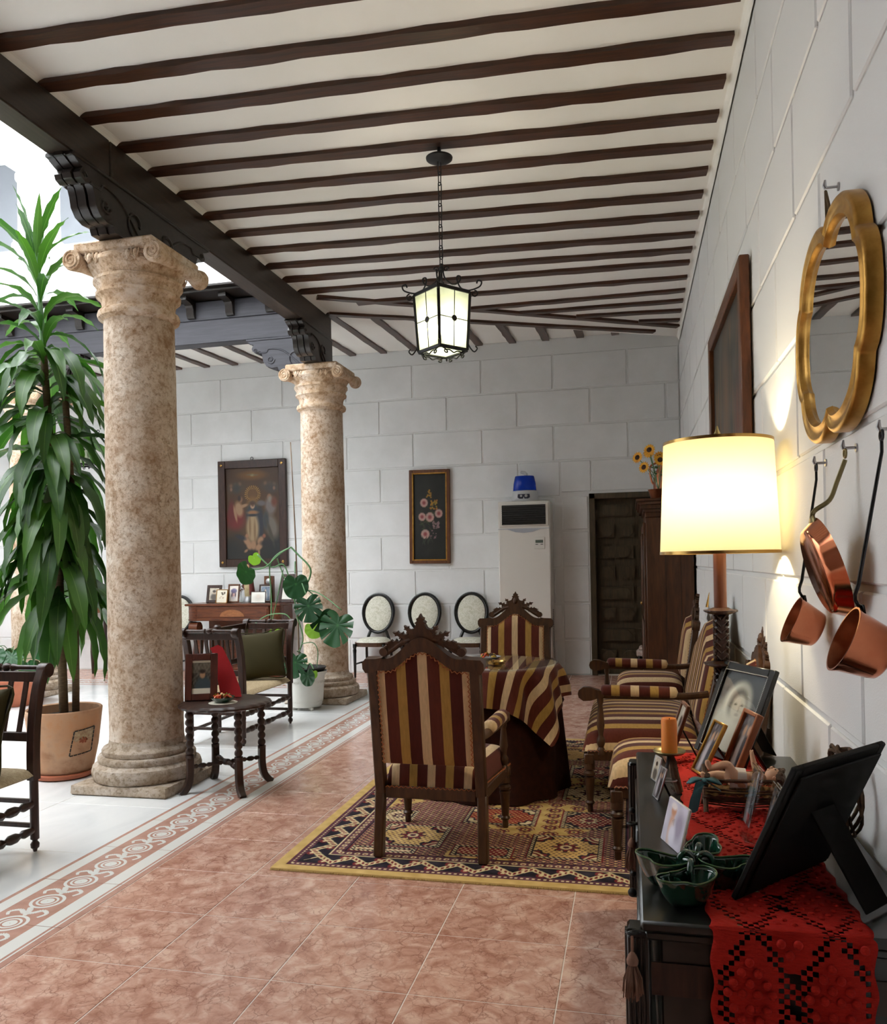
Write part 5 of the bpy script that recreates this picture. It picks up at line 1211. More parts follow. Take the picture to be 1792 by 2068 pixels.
# ------------------------------------------------------------------ pictures on the walls
def wall_picture(label, W, H, bd, depth, mat, fn, nx, ny, M_, inner=None, cat='painting'):
    t = thing('framed_painting', label, cat); t.matrix_world = M_
    b = MB()
    for (c, d) in (((-W / 2 + bd / 2, 0, H / 2), (bd, depth, H)), ((W / 2 - bd / 2, 0, H / 2), (bd, depth, H)), ((0, 0, bd / 2), (W - 2 * bd, depth, bd)), ((0, 0, H - bd / 2), (W - 2 * bd, depth, bd))): b.box(c, d, .006)
    b.build('frame', mat, t)
    if inner:
        b = MB(); w2, h2, k = W - 2 * bd + .02, H - 2 * bd + .02, .022
        for (c, d) in (((-w2 / 2 + k / 2, -.004, H / 2), (k, depth * .8, h2)), ((w2 / 2 - k / 2, -.004, H / 2), (k, depth * .8, h2)), ((0, -.004, H / 2 - h2 / 2 + k / 2), (w2 - 2 * k, depth * .8, k)), ((0, -.004, H / 2 + h2 / 2 - k / 2), (w2 - 2 * k, depth * .8, k))): b.box(c, d, .005)
        b.build('slip', inner, t)
    obj('canvas', painted_mesh('canvas', W - 2 * bd + .004, H - 2 * bd + .004, nx, ny, fn, 'canvas'), t, (0, .004, bd - .002))
    MB().box((0, depth * .3, H / 2), (W - bd, .006, H - bd)).build('back', 'black_card', t, 0)
    return t
def saints(u, v):
    p = Paint(u, v, (74, 50, 30), 1.55).noise(9, 3, 1)
    p.ell(.5, .45, .55, .55, (92, 62, 34), .8); p.ell(.5, .06, .7, .12, (46, 42, 36), .7); p.ell(.1, .1, .2, .14, (40, 40, 38), .7); p.ell(.92, .14, .22, .16, (38, 40, 40), .6)
    p.ell(.5, .92, .2, .04, (140, 92, 34), .7); p.ell(.5, .92, .035, .012, (170, 160, 120), .6); p.ell(.44, .925, .05, .006, (120, 112, 90), .6); p.ell(.56, .92, .05, .006, (120, 112, 90), .6)
    for s in (.18, .26, .82, .74, .1, .9): p.ell(s, .82 - .1 * abs(s - .5), .1, .045, (82, 66, 52), .7); p.ell(s, .85 - .1 * abs(s - .5), .03, .02, (126, 96, 74), .6)
    p.ell(.2, .78, .06, .05, (62, 62, 60), .6); p.ell(.85, .77, .09, .05, (74, 66, 62), .6); p.ell(.9, .77, .022, .02, (150, 114, 92), .4); p.ell(.1, .77, .022, .02, (150, 114, 92), .4)
    x, y = u - .5, (v - .71) * 1.55; an = np.arctan2(y, x); rr = np.hypot(x, y); p.mask((rr < .15) & (rr > .085) & (np.cos(26 * an) > .2) & (y > -.09), (184, 138, 66)); p.ell(.5, .71, .08, .055, (112, 76, 38), .1)
    p.ell(.5, .6, .1, .075, (150, 108, 52), .4); p.ell(.5, .48, .13, .14, (56, 62, 72), .25); p.ell(.63, .38, .07, .2, (48, 52, 62), .3); p.ell(.49, .34, .115, .17, (188, 160, 122), .25); p.ell(.44, .36, .02, .13, (150, 118, 84), .5); p.ell(.53, .3, .02, .12, (150, 118, 84), .5)
    p.ell(.5, .51, .1, .02, (170, 120, 80), .4); p.ell(.49, .48, .1, .014, (46, 46, 52), .4); p.ell(.495, .585, .042, .036, (200, 160, 128), .2); p.ell(.495, .61, .05, .024, (86, 58, 40), .4); p.ell(.49, .58, .008, .004, (60, 40, 34), .4); p.ell(.51, .58, .008, .004, (60, 40, 34), .4)
    p.ell(.17, .44, .17, .11, (122, 34, 32), .35); p.ell(.1, .52, .06, .12, (110, 34, 32), .4); p.ell(.24, .55, .075, .085, (180, 142, 108), .3, .2); p.ell(.33, .585, .08, .018, (178, 138, 104), .3, .3); p.ell(.17, .5, .025, .09, (176, 136, 104), .3, .2); p.ell(.275, .655, .035, .032, (150, 108, 80), .3); p.ell(.25, .67, .03, .03, (54, 36, 28), .4)
    p.ell(.83, .58, .1, .1, (134, 122, 118), .3); p.ell(.66, .61, .08, .03, (110, 104, 104), .3, -.1); p.ell(.84, .36, .11, .14, (128, 118, 106), .35, .3); p.ell(.74, .42, .05, .1, (64, 68, 72), .4); p.ell(.82, .28, .03, .14, (82, 74, 62), .4, .3); p.ell(.81, .675, .04, .034, (158, 118, 90), .3); p.ell(.82, .65, .035, .03, (150, 140, 128), .4); p.ell(.9, .62, .05, .05, (120, 62, 44), .5)
    for cx_, cy_, a in ((.37, .2, .5), (.42, .15, .3), (.63, .2, -.5), (.6, .13, -.9), (.5, .15, 0)): p.ell(cx_, cy_, .05, .05, (184, 140, 106), .3, a)
    p.ell(.38, .255, .03, .022, (176, 128, 96), .3); p.ell(.7, .25, .03, .022, (160, 100, 76), .3); p.ell(.26, .24, .1, .025, (40, 44, 56), .4, -.3); p.ell(.74, .17, .1, .03, (40, 38, 40), .5); p.ell(.36, .09, .04, .014, (176, 132, 100), .4, .6); p.ell(.6, .07, .02, .04, (176, 132, 100), .4)
    return p.c * .78
def roses(u, v):
    p = Paint(u, v, (34, 36, 32), 2.3).noise(3, 3, 4); r = random.Random(4)
    for k in range(70):
        a = r.uniform(0, 6.28); d = r.random(); p.ell(.45 + .26 * d * math.cos(a), .5 + .17 * d * math.sin(a) - .02, .05, .006, (56 + r.randint(0, 30), 70 + r.randint(0, 20), 46), .6, r.uniform(-1, 1), .7)
    for k in range(16): p.ell(.48 + r.uniform(-.07, .06), .755 + r.uniform(-.045, .05), .025, .009, (176, 128, 40), .4)
    for k in range(26): p.ell(.62 + r.uniform(-.12, .1), .64 + r.uniform(-.055, .06), .024, .01, (178 + r.randint(-20, 10), 126 + r.randint(-20, 20), 44), .4)
    for cx_, cy_, s in ((.33, .66, 1), (.27, .5, .95), (.5, .495, 1.1), (.76, .535, 1), (.36, .3, 1.1)):
        p.ell(cx_, cy_, .105 * s, .047 * s, (196, 150, 142), .25); 
        for k in range(10):
            a = 2 * PI * k / 10; p.ell(cx_ + .08 * s * math.cos(a), cy_ + .035 * s * math.sin(a), .032 * s, .014 * s, (206 + r.randint(-16, 14), 164, 154), .5, a)
        p.ell(cx_, cy_, .045 * s, .02 * s, (156, 74, 76), .5)
    for k in range(30): p.ell(.68 + r.uniform(-.09, .09), .405 + r.uniform(-.04, .04), .02, .008, (164, 128, 132), .5)
    for k in range(14): p.ell(.58 + r.uniform(-.1, .1), .3 + r.uniform(-.05, .04), .016, .007, (150, 110, 120), .5)
    for k in range(12): p.ell(.42 + r.uniform(-.14, .14), .225 + r.uniform(-.03, .02), .012, .03, (60, 66, 54), .6, r.uniform(-.6, .6))
    return p.c * .85
def gloom(u, v):
    p = Paint(u, v, (54, 52, 48), 1.0).noise(12, 5, 7); r = random.Random(6)
    for k in range(26): p.ell(r.random(), r.random() * .9, .012, r.uniform(.06, .22), (96 + r.randint(0, 40), 76 + r.randint(0, 20), 50), .6, r.uniform(-.2, .2), .8)
    p.ell(.45, .5, .08, .4, (110, 76, 46), .9); p.ell(.8, .3, .06, .2, (100, 52, 40), .9); return p.c
P1 = wall_picture('dark-framed religious painting with crowned figure and angels above the console table', .98, 1.42, .105, .05, 'frame_dark', saints, 150, 220, T(-4.9, YF - .03, 1.40))
for sx in (-1, 1):
    for z in (.06, 1.36): MB().lathe([(.022, 0), (.02, .008), (.012, .01), (.01, .006), (0, .006)], 4, T(sx * .435, -.026, z) @ RX(PI / 2)).build('brass_stud', 'brass', P1)
MB().tube([(.02 * math.cos(a), 0, 1.44 + .02 * math.sin(a)) for a in [2 * PI * i / 16 for i in range(16)]], .004, 6, True).build('hanging_ring', 'iron', P1)
wall_picture('narrow gilt-framed painting of pink roses above the oval-backed chairs', .53, 1.19, .045, .045, 'frame_brown', roses, 90, 220, T(-2.48, YF - .025, 1.395) @ RY(math.radians(.6)), 'gold')
wall_picture('dark picture in a wide brown wooden frame high on the right wall behind the lamp', 1.66, 1.12, .085, .05, 'frame_brown', gloom, 90, 70, T(.565, 5.05, 1.76) @ RZ(-PI / 2))

# ------------------------------------------------------------------ gilt mirror on the right wall
MY, MZ, MA, MBh = 2.535, 2.055, .43, .315
def seg(q): return [(p.x, p.y) for p in arcpts([(x, z, 0) for x, z in q], 6)]
lobe = seg([(0, .88), (.07, .955), (.2, 1.0), (.42, .98), (.62, .87), (.75, .7), (.81, .5)]) + seg([(.81, .5), (.89, .42), (.955, .25), (.98, 0)])[1:]
quad = lobe + [(x, -z) for x, z in lobe[-2::-1]]
out = quad + [(-x, z) for x, z in quad[-2:0:-1]]
def ring_pts(s, d): return [((x * MA) * s[0], (z * MBh) * s[1], d) for x, z in out]
def insets(k):   # inset by k metres
    return ((MA - k) / MA, (MBh - k) / MBh)
t = thing('wall_mirror', 'gilt cartouche-shaped mirror hung by a cord on the right wall', 'mirror'); t.matrix_world = Matrix(((0, 0, -1, XW - .006), (-1, 0, 0, MY), (0, 1, 0, MZ), (0, 0, 0, 1)))
b = MB(); prof = [(0, 0), (0, .034), (.005, .04), (.012, .042), (.018, .038), (.028, .034), (.04, .034), (.044, .038), (.05, .04), (.054, .034), (.058, .024), (.062, .022)]
vs = []; n = len(out)
for k, d in prof: vs += ring_pts(insets(k), d)
b.add(vs, [(j * n + (i + 1) % n, j * n + i, (j + 1) * n + i, (j + 1) * n + (i + 1) % n) for j in range(len(prof) - 1) for i in range(n)])
b.build('frame', 'gold', t, 50)
k = insets(.06); MB().add([(x * MA * k[0], z * MBh * k[1], .0232) for x, z in out], [tuple(reversed(range(n)))]).build('glass', 'mirror', t, 0)
MB().tube([(-.03, .25, .02), (0, .39, .03), (.05, .26, .02)], .0045, 6).build('cord', 'trunk', t)
def wall_hook(y, z, label, d=.055):
    t = thing('wall_hook', label, 'hook', (XW, y, z), 0, 'wall hooks')
    MB().tube([(0, 0, 0), (-d, 0, 0)], .004, 8).lathe([(.012, 0), (.012, .004), (0, .005)], 12, RY(-PI / 2)).build('shank', 'steel', t); MB().tube([(-d, 0, -.002), (-d - .004, 0, .006), (-d - .002, 0, .022)], [.006, .006, .003], 8).build('tip', 'steel', t)
wall_hook(2.535, 2.455, 'small white hook holding the mirror cord', .035)

# ------------------------------------------------------------------ copper pans
def pan(label, hook, pot, r_rim, r_base, depth, tilt, hmat, deep=True):
    hy, hz = hook; x0, z0 = pot
    t = thing('copper_pan', label, 'pan', (x0, hy, z0), 0, 'copper pans'); th = .003
    if deep:     # open side to the room
        pr = [(0, 0), (r_base * .8, 0), (r_base * .93, .006), (r_base, .02), (r_rim * .97, depth - .01), (r_rim * 1.03, depth), (r_rim * 1.04, depth + .004), (r_rim * .98, depth + .004)]
        inn = [(r_rim * .98, depth + .004), (r_rim * .95, depth - .012), (r_base - th, .022), (r_base * .9, .008), (0, .005)]
        m = T(.05, 0, 0) @ RY(-PI / 2 + tilt); sgn = 1
    else:
        pr = [(0, 0), (r_base * .93, 0), (r_base, .004), (r_base * 1.04, .012), (r_rim, depth - .004), (r_rim * 1.02, depth), (r_rim * .99, depth)]; inn = [(r_rim * .98, depth), (r_base, .014), (0, .006)]
        m = T(-.05, 0, 0) @ RY(PI / 2 + tilt)
    MB().lathe(pr, 44, m, cap=False).build('body', 'copper', t); MB().lathe(inn, 44, m, cap=False).build('inside', 'copper_in', t)
    a = m @ Vector((0, r_rim * 1.0, depth * .9)); top = Vector((m @ Vector((r_rim, 0, depth)))) if m.to_3x3() @ Vector((1, 0, 0)) == 0 else None
    cand = [m @ Vector((r_rim * s, 0, depth * .95)) for s in (1, -1)]; top = max(cand, key=lambda q: q.z)
    hk = Vector((XW - .03 - x0, 0, hz - z0))
    if deep:
        MB().bar(top + Vector((.01, 0, -.035)), top + Vector((.002, 0, .012)), .03, .004, .001, (1, 0, 0)).build('bracket', 'iron', t)
        MB().tube([top + Vector((.0, 0, .0)), top + Vector((-.012, 0, .022)), top + Vector((-.012, 0, .035)), top + Vector((-.004, 0, .06)), hk + Vector((0, 0, -.05)), hk + Vector((0, 0, -.02))], [.005, .005, .0055, .006, .005, .005], 8, flat=.7).build('handle', 'iron', t)
    else:
        MB().ball(top + Vector((-.004, 0, -.01)), (.008, .025, .022)).build('bracket', 'brass_dark', t)
        MB().tube(arcpts([top + Vector((-.004, 0, -.01)), top + Vector((-.0, 0, .02)), top + Vector((.04, 0, .05)), top + Vector((.06, 0, .1)), hk + Vector((0, 0, -.03))], 5), .0085, 10, flat=.6).build('handle', 'brass_dark', t)
    MB().tube([hk + Vector((.0, .012 * math.sin(s), -.012 - .012 * math.cos(s))) for s in [2 * PI * i / 12 for i in range(12)]], .0035, 6, True).build('ring', hmat, t)
    return t
pan('small copper saucepan with long iron handle, nearest the lamp', (2.755, 1.688), (.52, 1.165), .074, .058, .085, math.radians(24), 'iron')
pan('shallow copper frying pan with curved brass handle hanging between two saucepans', (2.40, 1.688), (.54, 1.355), .14, .118, .044, math.radians(-17), 'brass_dark', False)
pan('large copper saucepan with long iron handle at the right edge', (2.07, 1.688), (.52, 1.165), .078, .064, .095, math.radians(24), 'iron')
wall_hook(2.755, 1.69, 'grey wall hook of the small saucepan', .032); wall_hook(2.40, 1.69, 'grey wall hook of the frying pan', .032); wall_hook(2.07, 1.69, 'grey wall hook of the large saucepan', .032)
t = thing('wall_socket', 'white electrical socket low on the right wall behind the portrait', 'socket', (XW, 3.95, .69)); MB().box((-.008, 0, 0), (.016, .08, .13), .004).build('plate', 'outlet', t)
MB().box((-.018, 0, .02), (.006, .03, .03), .002).build('rocker', 'outlet', t)

# ------------------------------------------------------------------ standard lamp
LX, LY = .352, 3.50
t = thing('floor_lamp', 'lit standard lamp with cream drum shade on a carved wooden pole', 'lamp', (LX, LY, 0))
MB().lathe([(.16, 0), (.16, .02), (.13, .035), (.1, .05), (.06, .07), (.05, .1), (.035, .14)], 28).build('base', 'dark_wood', t)
MB().lathe([(.0255, 1.18), (.0255, 1.5)], 24).build('copper_tube', M('copper_tube', S(120, 66, 40), S(76, 42, 26), rough=.4, metal=.3, scale=12, stretch=(1, 1, .15)), t)
def carved_post(z0, z1):
    b = MB(); b.box((0, 0, (z0 + z1) / 2), (.05, .05, z1 - z0), .01)
    n = int((z1 - z0) / .026)
    for k in range(n):
        z = z0 + (z1 - z0) * (k + .5) / n
        for i in range(4):
            m = RZ(i * PI / 2)
            for s in (-1, 1): b.tube([(s * .003, -.026, z - .008), (s * .021, -.027, z + .012)], [.0045, .003], 5, m=m)
        for i in range(4): b.ball((.024 * (1 if i % 2 else -1), .024 * (1 if i // 2 else -1), z), (.006, .006, .009), 6, 4)
    return b
carved_post(.98, 1.17).build('carved_post', 'dark_wood', t); carved_post(.14, .955).build('carved_post', 'dark_wood', t)
def rosette(z, R):
    b = MB(); vs = []; N = 60
    pr = [(0, z - .018), (.03, z - .018), (R * .7, z - .012), (R, z - .004), (R, z + .002), (R * .7, z + .004), (.03, z + .012), (0, z + .012)]
    for r_, zz in pr:
        for i in range(N): a = 2 * PI * i / N; k = r_ * (1 + (.06 * abs(math.sin(6 * a)) - .03) * (r_ > .04)); vs.append((k * math.cos(a), k * math.sin(a), zz))
    b.add(vs, [(j * N + i, j * N + (i + 1) % N, (j + 1) * N + (i + 1) % N, (j + 1) * N + i) for j in range(len(pr) - 1) for i in range(N)]); return b
rosette(1.185, .066).build('rosette', 'dark_wood', t, 35); rosette(.97, .068).build('rosette', 'dark_wood', t, 35)
MB().tube([(-.055, -.02, 1.2), (-.045, -.02, 1.26)], [.006, .001], 8).build('candle_spike', 'brass', t)
S0, S1 = 1.422, 1.868
sh = MB().lathe([(.234, S0), (.214, S1)], 72, cap=False).build('shade', 'shade', t, 180)
for r_, z in ((.2345, S0), (.2145, S1)): MB().lathe([(r_ - .001, z - .006), (r_ + .0015, z - .006), (r_ + .0012, z + .006), (r_ - .001, z + .006), (r_ - .001, z - .006)], 72, cap=False).build('shade_trim', 'brass', t)
MB().tube([(0, 0, 1.5), (0, 0, S1 + .02)], .006, 8).build('rod', 'brass', t)
for k in range(3): a = 2 * PI * k / 3 + .4; MB().tube([(0, 0, S1 - .01), (.212 * math.cos(a), .212 * math.sin(a), S1 - .004)], .002, 6).build('spider', 'brass', t)
MB().lathe([(0, S1 + .0), (.012, S1 + .01), (.006, S1 + .02), (.014, S1 + .035), (.006, S1 + .055), (.002, S1 + .07)], 12).build('finial', 'brass_dark', t)
bu = MB().ball((0, -.03, 1.64), (.03, .03, .045)).build('bulb', 'bulb', t); bu.visible_shadow = False
L = bpy.data.lights.new('lamp_bulb_light', 'POINT'); L.energy = 17; L.color = (1, .86, .58); L.shadow_soft_size = .03
lo = bpy.data.objects.new('lamp_bulb_light', L); COL.objects.link(lo); lo.parent = t; lo.location = (0, -.03, 1.64)
# ------------------------------------------------------------------ black chest and the things on it
CX0, CX1, CY0, CY1, KZ = .005, XW - .012, 1.785, 3.36, .63
t = thing('black_chest', 'low black lacquered chest with moulded top along the right wall in the foreground', 'chest', ((CX0 + CX1) / 2, (CY0 + CY1) / 2, 0))
w_, l_ = CX1 - CX0, CY1 - CY0
MB().box((0, 0, KZ - .012), (w_, l_, .024), .006).build('top', 'chest', t)
MB().box((0, 0, KZ - .034), (w_ - .016, l_ - .016, .022), .006).build('moulding', 'chest', t)
MB().box((.012, 0, (KZ - .04 + .06) / 2), (w_ - .06, l_ - .05, KZ - .1), .004).build('body', 'chest', t)
MB().box((0, 0, .035), (w_, l_, .07), .008).build('plinth', 'chest', t)
for s in (-1, 1):
    b = MB().box((-w_ / 2 - .004, s * (l_ / 2 - .04), .337), (.05, .06, .535), .006)
    for k in range(5): b.tube([(-w_ / 2 - .03, s * (l_ / 2 - .04) - .02 + .01 * k, .1), (-w_ / 2 - .03, s * (l_ / 2 - .04) - .02 + .01 * k, .59)], .004, 6)
    for k in range(4): b.tube([(-w_ / 2 - .024 + .01 * k, s * (l_ / 2 - .04) - .031, .1), (-w_ / 2 - .024 + .01 * k, s * (l_ / 2 - .04) - .031, .59)], .0035, 6)
    b.build('fluted_pilaster', 'chest', t)
for k, (y, z) in enumerate(((-.36, .46), (.36, .46), (-.36, .24), (.36, .24))):
    d = MB().box((-w_ / 2 + .008, y, z), (.03, .62, .19), .006).build('drawer', 'chest', t); MB().ball((-w_ / 2 - .018, y, z + .06), (.012, .012, .012)).build('knob', 'iron', d)
for x in (-.21, .24): MB().prism([(-.07, -.035), (.06, -.035), (.1, -.01), (.1, .01), (.06, .035), (-.07, .035)], .004, T(x, -l_ / 2 + .023, .5) @ XZ).build('inlaid_plate', 'dark_wood', t)
# tassels on the keys
def tassel(y, label):
    t = thing('key_tassel', label, 'tassel', (CX0 - .012, y, .612), 0, 'key tassels')
    MB().tube([(.02, 0, 0), (-.006, 0, 0)], .005, 8).tube([(-.012 * math.sin(a) - .006, .012 * math.cos(a), 0) for a in [2 * PI * i / 12 for i in range(12)]], .003, 6, True).build('key', 'iron', t)
    MB().tube([(-.006, 0, -.01), (-.006, .002, -.03), (-.006, 0, -.045)], .003, 6).build('cord', 'tassel', t)
    MB().lathe([(0, -.1), (.012, -.098), (.013, -.09), (.009, -.08), (.003, -.072)], 14, T(-.006, 0, .03)).build('knot', 'tassel', t)
    r = random.Random(int(y * 100)); b = MB()
    for k in range(70):
        a, d = r.uniform(0, 6.28), r.random() ** .5
        b.tube([(-.006 + .006 * d * math.cos(a), .006 * d * math.sin(a), -.095), (-.006 + .02 * d * math.cos(a), .022 * d * math.sin(a), -.13), (-.006 + .023 * d * math.cos(a), .027 * d * math.sin(a), -.158 - .01 * r.random())], .0016, 4)
    b.build('threads', 'tassel', t, 180, loc=(0, 0, .03), kind='stuff')
tassel(1.772, 'brown thread tassel hanging from the nearer key of the black chest'); tassel(2.5, 'brown thread tassel hanging from the further key of the black chest')
# crochet runner with open lace and bobbles
RXa, RXb = .142, .455; cell = .0105; nW = int((RXb - RXa) / cell); hang = .50; top_l = CY1 - .02 - CY0
def lace(i, j, cx=nW):
    """True where the stitch is open; i across, j along"""
    P = nW / 2; x = (i % P) - P / 2; y = (j % 30) - 15
    d = abs(x) / (P / 2) + abs(y) / 15
    if abs(d - 1) < .17 and (i + j) % 2 == 0: return True
    if abs(abs(x) - P / 2) < 3 and abs(abs(y) - 0) < 5 and (i + j) % 2 == 0 and j > 20: return True
    if abs(abs(x) - P / 2) < 1.2 and abs(abs(y) - 3) < 1.5 and (i + 2 * j) % 3 == 0: return True
    return False
b = MB(); nT = int(top_l / cell); nH = int(hang / cell)
rows = []
for j in range(nT + 1): rows.append((CY1 - .02 - cell * j, KZ + .004))
for k in range(5): a = (k + 1) / 6 * PI / 2; rows.append((CY0 - .001 - .006 * math.sin(a), KZ + .004 - .008 * (1 - math.cos(a))))
for j in range(nH): rows.append((CY0 - .008 - .006 * math.sin(j * .12), KZ - .006 - cell * j))
vs = []
for j, (y, z) in enumerate(rows):
    for i in range(nW + 1):
        x = RXa + (RXb - RXa) * i / nW; e = .004 * math.sin(j * .7) * (1 if i in (0, nW) else 0); w2 = .0016 * math.sin(j * 2.1) + .0012 * math.sin(i * 2.6)
        if j <= nT: vs.append((x + e + .006 * math.sin(j * .05), y, z + abs(w2)))
        else: vs.append((x + e + .006 * math.sin(j * .05), y - abs(w2) * 1.4 - .006 * math.sin(i * .35) * min(1, (j - nT) / 12), z))
fs = [(j * (nW + 1) + i, (j + 1) * (nW + 1) + i, (j + 1) * (nW + 1) + i + 1, j * (nW + 1) + i + 1) for j in range(len(rows) - 1) for i in range(nW) if not (lace(i, j) and 0 < i < nW - 1)]
b.add(vs, fs)
t = thing('crochet_runner', 'red crocheted lace runner lying on the black chest and hanging over its near end', 'table runner')
o = b.build('lacework', 'crochet', t, 180); sm = o.modifiers.new('thickness', 'SOLIDIFY'); sm.thickness = .003; sm.offset = 0
bb = MB()
for cxn in (0, 1):
    for row in range(12):
        P = nW / 2
        for (dx, dy) in [(0, -6), (-1.5, -4), (1.5, -4), (-3, -2), (0, -2), (3, -2), (-4, 0.5), (-1.4, .5), (1.4, .5), (4, .5), (-3, 3), (0, 3), (3, 3), (-1.5, 5), (1.5, 5), (0, 7)]:
            i = cxn * P + P / 2 + dx + (P / 2 if row % 2 else 0); j = row * 15 + 15 + dy
            if row % 2 and cxn == 1 and i > nW - 1: continue
            if not (0 < i < nW and 0 <= j < len(rows) - 1): continue
            y, z = rows[int(j)]; x = RXa + cell * i * (RXb - RXa) / (nW * cell)
            if j > nT + 5: bb.ball((x, y - .011, z), (.0095, .0085, .0095), 8, 6)
            elif j < nT: bb.ball((x, y, z + .003), (.007, .007, .0045), 7, 5)
bb.build('bobble', 'crochet', t, 180, kind='stuff')
TZ2 = KZ + .0075
# large frame seen from behind, bride portrait, small frames
bf = photo_frame('photo_frame', 'large photo frame seen from its black back with easel leg, nearest on the chest', .385, .356, .03, 'black_card', 'blue', T(.332, 2.064, TZ2) @ RZ(-2.281) @ RX(-.445), depth=.014)
MB().box((0, .012, .178), (.345, .006, .315), .002).build('back_panel', 'black_card', bf)
photo_frame('photo_frame', 'black beaded frame with a bride portrait at the far end of the chest', .327, .374, .034, 'black_lacquer', 'bride', T(.31, 3.255, TZ2) @ RZ(-1.097) @ RX(-.405), depth=.02, bead='steel', glass=True)
photo_frame('photo_frame', 'thin gilt photo frame in front of the bride portrait', .10, .20, .009, 'gold', 'wed', T(.214, 3.02, TZ2) @ RZ(-1.288) @ RX(-.468), depth=.016, seed=3)
photo_frame('photo_frame', 'orange-brown wooden photo frame next to the gilt one', .135, .245, .014, 'frame_orange', 'wed', T(.312, 2.975, TZ2) @ RZ(-1.354) @ RX(-.397), depth=.024, seed=6)
photo_frame('photo_frame', 'small pinkish-topped frame rising behind the orange candle', .13, .235, .012, 'frame_brown', 'sepia', T(.115, 3.2, TZ2 - .006) @ RZ(-1.47) @ RX(-.34), depth=.016, seed=9)
photo_frame('photo_frame', 'tiny frame leaning left below the candle, the nearer of two', .06, .105, .004, 'steel', 'wed', T(.062, 2.71, KZ) @ RZ(-1.3) @ RX(-.3), depth=.006, seed=11)
photo_frame('photo_frame', 'tiny frame below the candle, the further of two', .06, .085, .004, 'steel', 'sepia', T(.062, 2.93, KZ) @ RZ(-1.25) @ RX(-.25), depth=.006, seed=12)
t = thing('glass_photo_block', 'unframed crystal plaque with a photo of a girl standing at the chest edge', 'photo'); t.matrix_world = T(.086, 2.263, KZ) @ RZ(-1.241) @ RX(-.25)
MB().box((0, .004, .06), (.134, .008, .12), .002).build('plaque', 'paper', t); obj('picture', painted_mesh('picture', .13, .116, 44, 40, portrait('girl', 1), 'photo'), t, (0, -.0006, .002))
MB().bar((0, .008, .08), (0, .05, .0), .04, .003, .001, (1, 0, 0)).build('easel_leg', 'acrylic', t)
for (x, y, rz, ln, W, H, lb) in ((.282, 2.341, -1.503, .218, .09, .20, 'clear acrylic photo stand behind the black frame, the taller of two'), (.318, 2.25, -1.54, .255, .085, .175, 'clear acrylic photo stand close to the black frame, the shorter of two')):
    t = thing('acrylic_stand', lb, 'photo frame', group='acrylic stands'); t.matrix_world = T(x, y, TZ2) @ RZ(rz) @ RX(-ln)
    MB().box((0, -.005, H / 2), (W, .004, H), .001).box((0, .005, H / 2), (W, .004, H), .001).build('sheet', 'acrylic', t); obj('picture', painted_mesh('picture', W - .006, H - .05, 24, 30, portrait('wed', 2), 'photo'), t, (0, -.0005, .04)); MB().box((0, .02, .003), (W, .05, .004), .001).build('foot', 'acrylic', t)
# candle on its stand
t = thing('candle_stand', 'small dark iron candle stand with leaf-shaped feet and a brass drip plate', 'candle holder', (.112, 2.80, KZ))
MB().lathe([(0, .124), (.02, .122), (.045, .126), (.053, .134), (.051, .137), (.042, .13), (0, .128)], 28).build('drip_plate', 'brass_dark', t)
MB().tube([(0, 0, .125), (.008, 0, .1), (.014, -.01, .06), (.03, -.02, .0)], [.01, .013, .015, .012], 8).build('leg', 'twig', t); MB().tube([(0, 0, .125), (-.012, -.03, .08), (-.032, -.06, .03), (-.045, -.09, .0)], [.006, .005, .005, .008], 8).build('leg', 'iron', t); MB().tube([(0, 0, .12), (.02, .03, .06), (.03, .05, .0)], [.006, .005, .007], 8).build('leg', 'iron', t)
MB().tube([(.03 * math.cos(a) - .01, .02 * math.sin(a) - .03, .045) for a in [2 * PI * i / 20 for i in range(20)]], .0025, 6, True).build('ring', 'steel', t)
r = random.Random(21); b = MB()
for k in range(26): a = r.uniform(0, 6.28); z = r.uniform(.0, .1); b.prism([(0, -.004), (.016, 0), (0, .004)], .002, T(.014, -.012, z) @ RZ(a) @ RY(-.6))
b.build('iron_leaf', 'twig', t, 0, kind='stuff')
t = thing('pillar_candle', 'orange pillar candle on the iron stand', 'candle', (.112, 2.80, KZ + .1285))
MB().lathe([(0, 0), (.0255, 0), (.026, .004), (.0255, .105), (.023, .114), (.017, .109), (.008, .103), (0, .102)], 32).build('wax', 'candle', t); MB().tube([(0, 0, .1), (.002, 0, .114)], .0012, 6).build('wick', 'vent_black', t)
# manger with the doll
t = thing('twig_manger', 'little twig crib filled with straw on the red runner', 'crib', (.31, 2.61, TZ2))
b = MB(); r = random.Random(31)
for k in range(11):
    z = .022 + .005 * k + r.uniform(-.002, .002)
    for s in (-1, 1): b.tube(arcpts([(-.11, s * (.02 + .35 * (z - .02)), z), (0, s * (.026 + .4 * (z - .02)), z - .004 + r.uniform(-.003, .003)), (.11, s * (.02 + .35 * (z - .02)), z)], 3), .0026, 5)
b.build('woven_side', 'twig', t, 180, kind='stuff')
for s in (-1, 1):
    MB().tube([(-.112, s * .05, .095), (.112, s * .05, .1)], .0055, 7).build('rail', 'twig', t)
    for e in (-1, 1): MB().tube([(e * .1, s * .06, .115), (e * .105, -s * .055, -.0)], [.0085, .0075], 8).build('leg', 'twig', t)
def straw():
    b = MB().surf(lambda a, c: (-.105 + .21 * a, -.045 + .09 * c, .052 + .016 * math.sin(PI * c) + .004 * math.sin(37 * a + 23 * c)), 24, 12); r = random.Random(5)
    for k in range(90): x, y, a = r.uniform(-.1, .1), r.uniform(-.045, .045), r.uniform(0, 3.14); b.tube([(x, y, .062), (x + .02 * math.cos(a), y + .02 * math.sin(a), .066 + .012 * r.random())], .0008, 4)
    return b
